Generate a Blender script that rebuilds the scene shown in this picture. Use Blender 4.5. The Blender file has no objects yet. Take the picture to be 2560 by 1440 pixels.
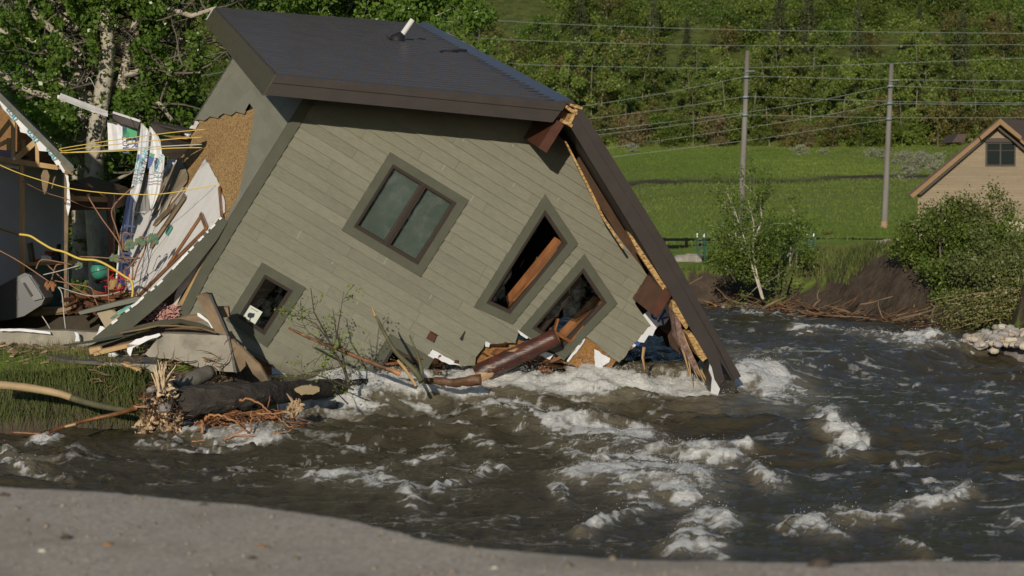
import bpy, math, random
import numpy as np
from mathutils import Vector, Matrix
from mathutils.geometry import tessellate_polygon
# ---------------------------------------------------------------- camera, sky, sun, exposure
sc = bpy.context.scene
COL = sc.collection
FPX = 5000.0                       # focal length in photograph pixels (2560 wide)
CAMH = 3.4
TH = math.atan(220 / FPX)
cam_d = bpy.data.cameras.new("camera")
cam = bpy.data.objects.new("camera", cam_d); COL.objects.link(cam)
cam_d.sensor_width = 36.0
cam_d.lens = 36.0 * FPX / 2560.0
cam.location = (0, 0, CAMH)
cam.rotation_euler = (math.pi / 2 - TH, 0, 0)
cam_d.clip_start = 0.1; cam_d.clip_end = 3000
cam_d.dof.use_dof = True; cam_d.dof.focus_distance = 33.5; cam_d.dof.aperture_fstop = 2.5
sc.camera = cam
LIGHT = Vector((0.165, 0.95, -0.265)).normalized()      # the way sunlight travels
w = bpy.data.worlds.new("World"); sc.world = w; w.use_nodes = True
nt = w.node_tree; bg = nt.nodes["Background"]
sky = nt.nodes.new("ShaderNodeTexSky"); sky.sky_type = 'NISHITA'; sky.sun_disc = False
sky.sun_elevation = math.asin(-LIGHT.z); sky.sun_rotation = math.atan2(-LIGHT.x, -LIGHT.y)
sky.altitude = 1700
nt.links.new(sky.outputs[0], bg.inputs[0]); bg.inputs[1].default_value = 0.08
sun_d = bpy.data.lights.new("sun", 'SUN'); sun_d.energy = 3.9; sun_d.angle = math.radians(0.5)
sun_d.color = (1.0, 0.90, 0.74)
sun = bpy.data.objects.new("sun", sun_d); COL.objects.link(sun)
sun.rotation_euler = LIGHT.to_track_quat('-Z', 'Y').to_euler()
sun.location = (-10, -40, 30)
sc.view_settings.view_transform = 'Standard'; sc.view_settings.look = 'None'
sc.view_settings.exposure = -0.15; sc.view_settings.gamma = 1.0
try:
    sc.cycles.max_bounces = 6; sc.cycles.diffuse_bounces = 3; sc.cycles.glossy_bounces = 3
    sc.cycles.transparent_max_bounces = 6; sc.cycles.transmission_bounces = 3
    sc.cycles.caustics_reflective = False; sc.cycles.caustics_refractive = False
    sc.cycles.sample_clamp_indirect = 4.0
except Exception: pass

# ---------------------------------------------------------------- geometry of the view (numpy)
CR = np.array([[1, 0, 0], [0, math.sin(TH), math.cos(TH)], [0, math.cos(TH), -math.sin(TH)]])
CP = np.array([0, 0, CAMH])
def nrm(v): v = np.array(v, float); return v / np.linalg.norm(v)
def at(px, py, z):                 # the point z metres in front of the lens seen at pixel px,py
    return CP + np.array([(px - 1280) / FPX * z, (720 - py) / FPX * z, z]) @ CR
def hit(px, py, P, N):
    r = np.array([(px - 1280) / FPX, (720 - py) / FPX, 1.0]) @ CR
    return CP + r * ((P - CP) @ N) / (r @ N)
def onwater(px, py, zz=0.0): return hit(px, py, np.array([0, 0, zz]), np.array([0, 0, 1.0]))
# axes of the tilted house: D into depth, U along the siding, V up its walls
_d = nrm([(85 - 1280) / FPX, (720 + 470) / FPX, 1]); _u = np.array([.847, -.508, 0]); _u[2] = -(_u @ _d) / _d[2]; _u = nrm(_u); _v = np.cross(_d, _u)
D, U, V = _d @ CR, _u @ CR, _v @ CR
O = at(1012, 535, 33)
def H(s, t, off=0.0): return O + U * s + V * t - D * off       # house coordinates, off = towards the viewer
def fw(px, py, off=0.0):
    p = hit(px, py, O - D * off, D) - O
    return (float(p @ U), float(p @ V))
S0 = -2.42
PS = O + U * S0
def sw(px, py, inn=0.0):
    p = hit(px, py, PS + U * inn, U) - PS
    return (float(p @ D), float(p @ V))
def HS(L, t, inn=0.0): return PS + D * L + V * t + U * inn

# ---------------------------------------------------------------- mesh helpers
class MB:
    def __init__(s): s.v = []; s.f = []; s.tone = []; s.uv = []; s.mi = []; s.cur = 0
    def quad(s, pts, tone=0.5, uv=None):
        b = len(s.v); s.v += [tuple(map(float, p)) for p in pts]; s.f.append(tuple(range(b, b + len(pts)))); s.tone.append(tone)
        s.mi.append(s.cur)
        s.uv += (list(uv) if uv is not None else [(0, 0)] * len(pts))
        return s
    def box8(s, a, b, tone=.5):      # two parallel loops a[4], b[4]
        return s.loft([a, b], True, tone)
    def loft(s, loops, caps=True, tone=.5):
        n = len(loops[0])
        for i in range(len(loops) - 1):
            A, B = loops[i], loops[i + 1]
            for k in range(n):
                j = (k + 1) % n
                s.quad([A[k], A[j], B[j], B[k]], tone)
        if caps:
            s.cap(loops[0], tone); s.cap(loops[-1], tone)
        return s
    def cap(s, pts, tone=.5):
        if len(pts) <= 4: s.quad(pts, tone); return
        vs = [Vector(p) for p in pts]
        for t in tessellate_polygon([vs]): s.quad([pts[i] for i in t], tone)
    def prism(s, pts, vec, tone=.5):
        vec = np.array(vec, float); a = [np.array(p, float) for p in pts]; b = [p + vec for p in a]
        s.cap(a, tone); s.cap(b, tone)
        n = len(a)
        for k in range(n):
            j = (k + 1) % n; s.quad([a[k], a[j], b[j], b[k]], tone)
        return s
    def bar(s, p, q, wd, ht, up=(0, 0, 1), tone=.5):
        p = np.array(p, float); q = np.array(q, float); d = nrm(q - p); upv = np.array(up, float)
        x = np.cross(d, upv)
        if np.linalg.norm(x) < 1e-4: x = np.cross(d, np.array([1., 0, 0]))
        x = nrm(x); y = np.cross(x, d)
        c = [(-wd/2, -ht/2), (wd/2, -ht/2), (wd/2, ht/2), (-wd/2, ht/2)]
        return s.loft([[p + x*a + y*b for a, b in c], [q + x*a + y*b for a, b in c]], True, tone)
    def tube(s, pts, rad, seg=8, tone=.5, rough=0.0, rng=None, cap=True):
        pts = [np.array(p, float) for p in pts]; n = len(pts)
        if not hasattr(rad, '__len__'): rad = [rad] * n
        up = np.array([0.13, 0.21, 0.97]); loops = []
        for i in range(n):
            d = nrm(pts[min(i + 1, n - 1)] - pts[max(i - 1, 0)] + 1e-9)
            x = np.cross(d, up)
            if np.linalg.norm(x) < .05: x = np.cross(d, np.array([1., 0, 0]))
            x = nrm(x); y = np.cross(d, x); up = np.cross(x, d) * 1.0
            L = []
            for k in range(seg):
                a = 2 * math.pi * k / seg; r = rad[i] * (1 + (rng.uniform(-rough, rough) if rng else 0))
                L.append(pts[i] + x * math.cos(a) * r + y * math.sin(a) * r)
            loops.append(L)
        base = len(s.v)
        for L in loops: s.v += [tuple(p) for p in L]
        for i in range(n - 1):
            for k in range(seg):
                j = (k + 1) % seg
                s.f.append((base + i*seg + k, base + i*seg + j, base + (i+1)*seg + j, base + (i+1)*seg + k)); s.tone.append(tone); s.mi.append(s.cur); s.uv += [(0, 0)] * 4
        if cap:
            s.f.append(tuple(base + k for k in range(seg))); s.tone.append(tone); s.mi.append(s.cur); s.uv += [(0, 0)] * seg
            s.f.append(tuple(base + (n-1)*seg + k for k in range(seg))); s.tone.append(tone); s.mi.append(s.cur); s.uv += [(0, 0)] * seg
        return s
    def build(s, name, m, parent=None, smooth=False):
        me = bpy.data.meshes.new(name)
        me.from_pydata(s.v, [], s.f)
        mats = m if isinstance(m, (list, tuple)) else [m]
        for x in mats: me.materials.append(x)
        if len(mats) > 1: me.polygons.foreach_set('material_index', s.mi)
        at_ = me.attributes.new('tone', 'FLOAT', 'FACE'); at_.data.foreach_set('value', s.tone)
        uvl = me.uv_layers.new(name='UVMap'); uvl.data.foreach_set('uv', np.array(s.uv, 'f').ravel())
        if smooth: me.polygons.foreach_set('use_smooth', [True] * len(s.f))
        me.update()
        return link(name, me, parent)
def link(name, me, parent=None):
    o = bpy.data.objects.new(name, me); COL.objects.link(o)
    if parent is not None:
        o.parent = parent
        if parent.parent is None: o.matrix_parent_inverse = Matrix.Translation(-parent.location)
    return o
def npmesh(name, m, verts, quads, parent=None, tone=None, smooth=False, vattrs=None, nside=4):
    me = bpy.data.meshes.new(name)
    verts = np.asarray(verts, 'f').reshape(-1, 3); quads = np.asarray(quads, 'i').reshape(-1, nside)
    me.vertices.add(len(verts)); me.vertices.foreach_set('co', verts.ravel())
    me.loops.add(quads.size); me.loops.foreach_set('vertex_index', quads.ravel())
    me.polygons.add(len(quads)); me.polygons.foreach_set('loop_start', np.arange(0, quads.size, nside, dtype='i'))
    me.polygons.foreach_set('loop_total', np.full(len(quads), nside, 'i'))
    if smooth: me.polygons.foreach_set('use_smooth', np.ones(len(quads), bool))
    if tone is not None:
        a = me.attributes.new('tone', 'FLOAT', 'FACE'); a.data.foreach_set('value', np.asarray(tone, 'f'))
    for k, arr in (vattrs or {}).items():
        a = me.attributes.new(k, 'FLOAT', 'POINT'); a.data.foreach_set('value', np.asarray(arr, 'f').ravel())
    me.materials.append(m); me.update(calc_edges=True)
    return link(name, me, parent)
def tag(o, label=None, cat=None, group=None, kind=None):
    if label: o['label'] = label
    if cat: o['category'] = cat
    if group: o['group'] = group
    if kind: o['kind'] = kind
    return o
def thing(name, label, cat, loc=(0, 0, 0), group=None):
    o = bpy.data.objects.new(name, None); COL.objects.link(o); o.location = tuple(float(x) for x in loc); o.empty_display_size = .2
    return tag(o, label, cat, group)
def copy_thing(src, loc, rz=0.0, sca=1.0, label=None, tilt=0.0, group=None):
    r = src.copy(); COL.objects.link(r); r.location = tuple(float(x) for x in loc); r.rotation_euler = (tilt, 0, rz)
    r.scale = (sca, sca, sca) if not hasattr(sca, '__len__') else sca
    if label: r['label'] = label
    if group: r['group'] = group
    for ch in CH[src.name]:
        c = ch.copy(); COL.objects.link(c); c.parent = r
    return r
CH = {}

# ---------------------------------------------------------------- noise (numpy)
def _hash(ix, iy, seed):
    h = (ix.astype(np.int64) * 374761393 + iy.astype(np.int64) * 668265263 + seed * 1442695041) & 0x7fffffff
    h = ((h ^ (h >> 13)) * 1274126177) & 0x7fffffff
    return ((h ^ (h >> 16)) & 0xffff) / 65535.0
def vnoise(x, y, seed=0):
    ix = np.floor(x); iy = np.floor(y); fx = x - ix; fy = y - iy
    fx = fx*fx*fx*(fx*(fx*6-15)+10); fy = fy*fy*fy*(fy*(fy*6-15)+10)
    a = _hash(ix, iy, seed); b = _hash(ix+1, iy, seed); c = _hash(ix, iy+1, seed); d = _hash(ix+1, iy+1, seed)
    return (a*(1-fx)+b*fx)*(1-fy) + (c*(1-fx)+d*fx)*fy
def fbm(x, y, oct=4, seed=0, gain=.5):
    s = 0; a = 1; t = 0; ca, sa = math.cos(.6), math.sin(.6)
    for i in range(oct):
        s = s + a * vnoise(x, y, seed + i*17); t += a; a *= gain
        x, y = (x*ca - y*sa)*2.03 + 11.3, (x*sa + y*ca)*2.03 + 5.7
    return s / t
def ridge(x, y, oct=4, seed=0, gain=.5):
    s = 0; a = 1; t = 0; ca, sa = math.cos(.5), math.sin(.5)
    for i in range(oct):
        s = s + a * (1 - np.abs(2*vnoise(x, y, seed + i*13) - 1)) ** 2; t += a; a *= gain
        x, y = (x*ca - y*sa)*2.1 + 3.1, (x*sa + y*ca)*2.1 + 8.7
    return s / t
def sstep(a, b, x): t = np.clip((x - a) / (b - a), 0, 1); return t*t*(3-2*t)

# ---------------------------------------------------------------- materials
MATS = {}
def mat(name, c1, c2=None, scale=4.0, rough=.7, bump=0.0, bscale=None, metal=0.0, spec=.5, stretch=(1, 1, 1), rot=(0, 0, 0), tone=0.0,
        coord='Object', detail=6.0, lo=.35, hi=.65, c3=None, c3scale=1.0, c3lo=.55, c3hi=.7, trans=0.0, bdist=.02):
    m = bpy.data.materials.new(name); m.use_nodes = True; N = m.node_tree; L = N.links
    b = N.nodes['Principled BSDF']
    b.inputs['Roughness'].default_value = rough; b.inputs['Metallic'].default_value = metal
    b.inputs['Specular IOR Level'].default_value = spec
    tc = N.nodes.new('ShaderNodeTexCoord'); mp = N.nodes.new('ShaderNodeMapping')
    mp.inputs['Scale'].default_value = stretch; mp.inputs['Rotation'].default_value = rot
    L.new(tc.outputs[coord], mp.inputs[0])
    def noise(sc_, det=detail):
        n = N.nodes.new('ShaderNodeTexNoise'); n.inputs['Scale'].default_value = sc_; n.inputs['Detail'].default_value = det
        n.inputs['Roughness'].default_value = .6; L.new(mp.outputs[0], n.inputs['Vector']); return n.outputs['Fac']
    def mix(f, a, bb, typ='MIX'):
        x = N.nodes.new('ShaderNodeMix'); x.data_type = 'RGBA'; x.blend_type = typ
        for sock, val in ((x.inputs[0], f), (x.inputs[6], a), (x.inputs[7], bb)):
            if hasattr(val, 'links'): L.new(val, sock)
            else: sock.default_value = val if not isinstance(val, tuple) else (*val[:3], 1)
        return x.outputs[2]
    def rng_(v, lo_, hi_):
        r = N.nodes.new('ShaderNodeMapRange'); r.inputs['From Min'].default_value = lo_; r.inputs['From Max'].default_value = hi_
        L.new(v, r.inputs['Value']); return r.outputs[0]
    col = c1
    if c2 is not None: col = mix(rng_(noise(scale), lo, hi), c1, c2)
    if c3 is not None: col = mix(rng_(noise(c3scale), c3lo, c3hi), col, c3)
    if tone:
        a = N.nodes.new('ShaderNodeAttribute'); a.attribute_name = 'tone'
        r = N.nodes.new('ShaderNodeMapRange'); r.inputs['To Min'].default_value = 1 - tone; r.inputs['To Max'].default_value = 1 + tone
        L.new(a.outputs['Fac'], r.inputs['Value'])
        vm = N.nodes.new('ShaderNodeVectorMath'); vm.operation = 'SCALE'
        if hasattr(col, 'links'): L.new(col, vm.inputs[0])
        else: vm.inputs[0].default_value = col[:3]
        L.new(r.outputs[0], vm.inputs['Scale']); col = vm.outputs[0]
    if hasattr(col, 'links'): L.new(col, b.inputs['Base Color'])
    else: b.inputs['Base Color'].default_value = (*col[:3], 1)
    if bump:
        bn = N.nodes.new('ShaderNodeBump'); bn.inputs['Strength'].default_value = bump; bn.inputs['Distance'].default_value = bdist
        L.new(noise(bscale or scale*2, 5.0), bn.inputs['Height']); L.new(bn.outputs[0], b.inputs['Normal'])
    if trans: b.inputs['Transmission Weight'].default_value = trans
    MATS[name] = m
    return m
def leafmat(name, dark, light, trans=.35, rough=.45):
    m = bpy.data.materials.new(name); m.use_nodes = True; N = m.node_tree; L = N.links
    b = N.nodes['Principled BSDF']; out = N.nodes['Material Output']
    a = N.nodes.new('ShaderNodeAttribute'); a.attribute_name = 'tone'
    oi = N.nodes.new('ShaderNodeObjectInfo')
    x = N.nodes.new('ShaderNodeMix'); x.data_type = 'RGBA'; x.inputs[6].default_value = (*dark, 1); x.inputs[7].default_value = (*light, 1)
    L.new(a.outputs['Fac'], x.inputs[0])
    hs = N.nodes.new('ShaderNodeHueSaturation')
    r = N.nodes.new('ShaderNodeMapRange'); r.inputs['To Min'].default_value = .485; r.inputs['To Max'].default_value = .512
    L.new(oi.outputs['Random'], r.inputs['Value']); L.new(r.outputs[0], hs.inputs['Hue'])
    r2 = N.nodes.new('ShaderNodeMapRange'); r2.inputs['To Min'].default_value = .75; r2.inputs['To Max'].default_value = 1.2
    mu = N.nodes.new('ShaderNodeMath'); mu.operation = 'FRACT'; mu2 = N.nodes.new('ShaderNodeMath'); mu2.operation = 'MULTIPLY'; mu2.inputs[1].default_value = 7.31
    L.new(oi.outputs['Random'], mu2.inputs[0]); L.new(mu2.outputs[0], mu.inputs[0]); L.new(mu.outputs[0], r2.inputs['Value']); L.new(r2.outputs[0], hs.inputs['Value'])
    L.new(x.outputs[2], hs.inputs['Color'])
    L.new(hs.outputs[0], b.inputs['Base Color']); b.inputs['Roughness'].default_value = rough; b.inputs['Specular IOR Level'].default_value = .35
    t = N.nodes.new('ShaderNodeBsdfTranslucent'); mt = N.nodes.new('ShaderNodeMixShader'); mt.inputs[0].default_value = trans
    g = N.nodes.new('ShaderNodeMix'); g.data_type = 'RGBA'; g.blend_type = 'MULTIPLY'; g.inputs[0].default_value = 1; g.inputs[7].default_value = (1.3, 1.5, .55, 1)
    L.new(hs.outputs[0], g.inputs[6]); L.new(g.outputs[2], t.inputs['Color'])
    L.new(b.outputs[0], mt.inputs[1]); L.new(t.outputs[0], mt.inputs[2]); L.new(mt.outputs[0], out.inputs[0])
    MATS[name] = m
    return m
# ================================================================ THE SETTING
def pxw(px, py, zz=0.0): p = onwater(px, py, zz); return (p[0], p[1])
WL = 0.42                                            # level of the water above the house
LEFT = [(-60, 34), (-14, 30.2), (-9, 29.7), (-7.4, 29.4), (-6.3, 29.3), (-5.6, 29.7), (-4.7, 30.6), (-3.9, 31.8), (-3.7, 35), (-3.5, 40), (-2.5, 46), (-.5, 51)]
FAR = [(2.0, 54.2), (5.2, 54.8), (6.6, 53.0), (7.6, 50.8), (8.7, 49.2), (9.9, 46.5), (10.1, 44.6), (9.35, 43.6), (9.2, 42.3), (9.5, 41.2), (10.2, 40.3), (13, 39.6), (20, 39.4), (60, 39.4)]
NEAR = [(60, 8.2), (2.6, 9.0), (.5, 9.0), (-.4, 9.8), (-1.3, 10.6), (-2.9, 11.8), (-8, 14), (-60, 22)]
RIV = np.array(LEFT + FAR + NEAR, float)
def riverdist(x, y):
    """signed distance to the river's edge: negative in the water"""
    d = np.full(x.shape, 1e9); ins = np.zeros(x.shape, bool); n = len(RIV)
    for i in range(n):
        ax, ay = RIV[i]; bx, by = RIV[(i+1) % n]
        ex, ey = bx-ax, by-ay; t = np.clip(((x-ax)*ex + (y-ay)*ey) / (ex*ex+ey*ey), 0, 1)
        d = np.minimum(d, np.hypot(x-ax-t*ex, y-ay-t*ey))
        c = ((ay > y) != (by > y)) & (x < (bx-ax)*(y-ay)/(by-ay+1e-12)+ax); ins ^= c
    return np.where(ins, -d, d)
def water_level(x, y):
    # the river piles up behind the house and the log, and steps down in front of them
    front = 31.6 + 0.0*x
    front = np.interp(x, [-6, -3, -1, 1, 3.6, 5, 8, 14], [30.0, 31.4, 32.6, 33.0, 34.2, 35.5, 39, 46])
    return WL * sstep(-.9, 1.4, y - front)
def gh(x, y, fine=True):
    x = np.asarray(x, float); y = np.asarray(y, float); sh = x.shape
    x = np.atleast_1d(x); y = np.atleast_1d(y)
    jit = (fbm(x*.9, y*.9, 4, 3) - .5) * 1.0
    rd = riverdist(x, y) + jit * np.where(y > 20, 1, .3)
    near = y < 20
    left = (~near) & (x < -1.5 + 0*y) & (y < 54)
    right = (~near) & ~left
    # land levels
    Tl = .78 + .16 * sstep(.2, 2.0, rd) + .3 * sstep(6, 14, rd)
    Tr = 1.45 + .35 * sstep(0, 1, (x - 5.8) / 2.2) + .5 * np.exp(-((x-8.8)/2.3)**2 - ((y-52.5)/2.6)**2)
    base = np.where(near, 1.55, np.where(left, Tl, Tr))
    wid = np.where(near, 1.2, np.where(left, .55, 1.3 + 2.6 * np.exp(-((x-8.6)/2.6)**2)))
    h = -1.0 + (base + 1.0) * sstep(-.35, wid, rd)
    bar = (x > 9) & (y < 44.2) & ~near; h = np.where(bar, np.minimum(h, .34 + .08*np.clip(rd, 0, 2.2)), h)
    # meadow and hill beyond the far bank
    m1 = np.interp(y, [57, 75, 82, 92, 108, 116, 124, 140, 170, 176], [0, .05, .1, .75, 1.95, 2.45, 2.95, 3.95, 6.0, 6.6])
    h = h + np.where(y > 57, m1, 0)
    k = x / np.maximum(y, 1)
    hill = np.maximum(y - 172, 0)
    rid = .42*hill + 1.6*(fbm(x*.05, y*.05, 3, 9) - .5) * sstep(0, 25, hill)
    crest = (.0935 + .004*np.sin(k*60) + .25*sstep(-.155, -.10, k))*y + 3.4 - h
    h = h + np.minimum(rid, np.maximum(crest, 0))
    back = np.maximum(y - 262, 0); h = h - back * .0
    if fine:
        h = h + (fbm(x*.35, y*.35, 4, 21) - .5) * np.where(y > 57, .35, .12) * sstep(0, 1, rd)
        face = sstep(-.3, .2, rd) * (1 - sstep(wid*.8, wid*1.3, rd)) * (y > 20)
        h = h + face * (ridge(x*1.7, y*1.7, 4, 5) - .4) * np.where(x > 5.5, .10, .3)
    return h.reshape(sh)
def ghs(x, y): return float(gh(np.array([x]), np.array([y]))[0])
def onland(px, py, guess=60.0):
    """where the sight line through a pixel meets the ground"""
    r = nrm(np.array([(px - 1280) / FPX, (720 - py) / FPX, 1.0]) @ CR)
    t = np.arange(20, 320, .25); P = CP[None] + r[None] * t[:, None]
    g = gh(P[:, 0], P[:, 1], False); i = np.argmax((P[:, 2] < g) & (t > guess * .7))
    return P[i]

def build_ground():
    ny, nx = 640, 560
    ys = np.concatenate([np.geomspace(4, 75, 420), np.geomspace(75.5, 420, 220)]); ks = np.linspace(-.62, .62, nx)
    Y, K = np.meshgrid(ys, ks, indexing='ij'); X = K * (Y + 8)
    Z = gh(X, Y)
    dz = np.gradient(Z, axis=0) / np.gradient(Y, axis=0); dx = np.gradient(Z, axis=1) / np.gradient(X, axis=1)
    slope = np.hypot(dz, dx)
    rd = riverdist(X, Y)
    n = fbm(X*.8, Y*.8, 4, 40); nb = fbm(X*.12, Y*.12, 4, 41)
    soil = sstep(.45, .8, slope + (n-.5)*.5) * (Y < 62) * (Y > 15)
    soil = np.maximum(soil, (rd < .25) & (Y < 62))
    # dirt mound on the far bank
    md = np.exp(-((X-8.9)/2.0)**2 - ((Y-50.6)/1.7)**2) * 1.4
    soil = np.maximum(soil, sstep(.35, .6, md + (n-.5)*.5))
    # track across the meadow
    kk = X / Y; track_y = 117 + (kk*40)
    tr = np.exp(-((Y - track_y + (nb-.5)*6)/3.4)**2) * sstep(.30, .62, n*.6 + nb*.5 + kk*1.1)
    soil = np.maximum(soil, np.clip(tr*1.3*(n+.3), 0, 1) * (Y > 100) * (Y < 135))
    patch = sstep(.62, .72, fbm(X*.09, Y*.06, 4, 77)) * (Y > 120) * (Y < 172) * .7
    soil = np.maximum(soil, patch)
    gravel = sstep(.0, .5, 1.1 - np.abs(Y - 61.5 - .02*X)) * (X > 2) * (X < 8.4) * (Y > 57)
    gravel = np.maximum(gravel, ((X > 9) & (Y < 44) & (Y > 38) & (X < 16)).astype(float))
    forest = sstep(168, 180, Y + (n-.5)*8)
    dry = sstep(.45, .65, fbm(X*.06, Y*.05, 4, 55)) * sstep(70, 120, Y) * .8
    lm = (X < -2) & (Y > 20) & (Y < 50)
    dry = np.maximum(dry, np.where(lm, sstep(.4, .6, n)*sstep(30.6, 31.5, Y), 0))
    idx = np.arange(ny*nx).reshape(ny, nx)
    q = np.stack([idx[:-1, :-1], idx[:-1, 1:], idx[1:, 1:], idx[1:, :-1]], -1).reshape(-1, 4)
    m = bpy.data.materials.new('ground'); m.use_nodes = True; N = m.node_tree; L = N.links; b = N.nodes['Principled BSDF']
    b.inputs['Roughness'].default_value = .9; b.inputs['Specular IOR Level'].default_value = .15
    tc = N.nodes.new('ShaderNodeTexCoord')
    def attr(nm):
        a = N.nodes.new('ShaderNodeAttribute'); a.attribute_name = nm; return a.outputs['Fac']
    def noise(s, st=(1, 1, 1), det=6):
        mp = N.nodes.new('ShaderNodeMapping'); mp.inputs['Scale'].default_value = st; L.new(tc.outputs['Object'], mp.inputs[0])
        x = N.nodes.new('ShaderNodeTexNoise'); x.inputs['Scale'].default_value = s; x.inputs['Detail'].default_value = det; x.inputs['Roughness'].default_value = .65
        L.new(mp.outputs[0], x.inputs['Vector']); return x.outputs['Fac']
    def mr(v, a, c):
        r = N.nodes.new('ShaderNodeMapRange'); r.inputs['From Min'].default_value = a; r.inputs['From Max'].default_value = c; L.new(v, r.inputs['Value']); return r.outputs[0]
    def mix(f, a, c):
        x = N.nodes.new('ShaderNodeMix'); x.data_type = 'RGBA'
        for sck, val in ((x.inputs[0], f), (x.inputs[6], a), (x.inputs[7], c)):
            if hasattr(val, 'links'): L.new(val, sck)
            else: sck.default_value = (*val, 1)
        return x.outputs[2]
    grass = mix(mr(noise(2.2, (1, .5, 1)), .35, .65), (.13, .21, .03), (.21, .30, .045))
    grass = mix(mr(noise(.12), .4, .65), grass, (.21, .27, .05))
    drycol = mix(mr(noise(5), .35, .65), (.15, .16, .06), (.17, .20, .06))
    c = mix(attr('dry'), grass, drycol)
    wood = mix(mr(noise(1.1), .35, .6), (.05, .068, .016), (.11, .13, .035))
    c = mix(attr('forest'), c, wood)
    dirt = mix(mr(noise(3.0), .3, .7), (.050, .038, .029), (.100, .076, .057))
    c = mix(attr('soil'), c, dirt)
    grav = mix(mr(noise(9), .35, .65), (.16, .14, .13), (.30, .27, .25))
    c = mix(attr('gravel'), c, grav)
    L.new(c, b.inputs['Base Color'])
    bn = N.nodes.new('ShaderNodeBump'); bn.inputs['Strength'].default_value = .9; bn.inputs['Distance'].default_value = .12
    L.new(noise(3.5, (1, 1, 1), 8), bn.inputs['Height']); L.new(bn.outputs[0], b.inputs['Normal'])
    P = np.stack([X, Y, Z], -1).reshape(-1, 3)
    o = npmesh('terrain', m, P, q, smooth=True, vattrs=dict(soil=soil.astype(float), gravel=gravel, dry=dry, forest=forest))
    tag(o, kind='structure')
    # land out to the horizon behind the hill and the camera, well below the near sheets
    g = MB(); R_ = 1800
    for i in range(24):
        a, c_ = 2*math.pi*i/24, 2*math.pi*(i+1)/24
        g.quad([(0, 100, -3), (R_*math.cos(a), 100+R_*math.sin(a), -3), (R_*math.cos(c_), 100+R_*math.sin(c_), -3)])
    tag(g.build('valley_floor', mat('valley', (.05, .08, .02), (.07, .08, .03), .05)), kind='structure')

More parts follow.
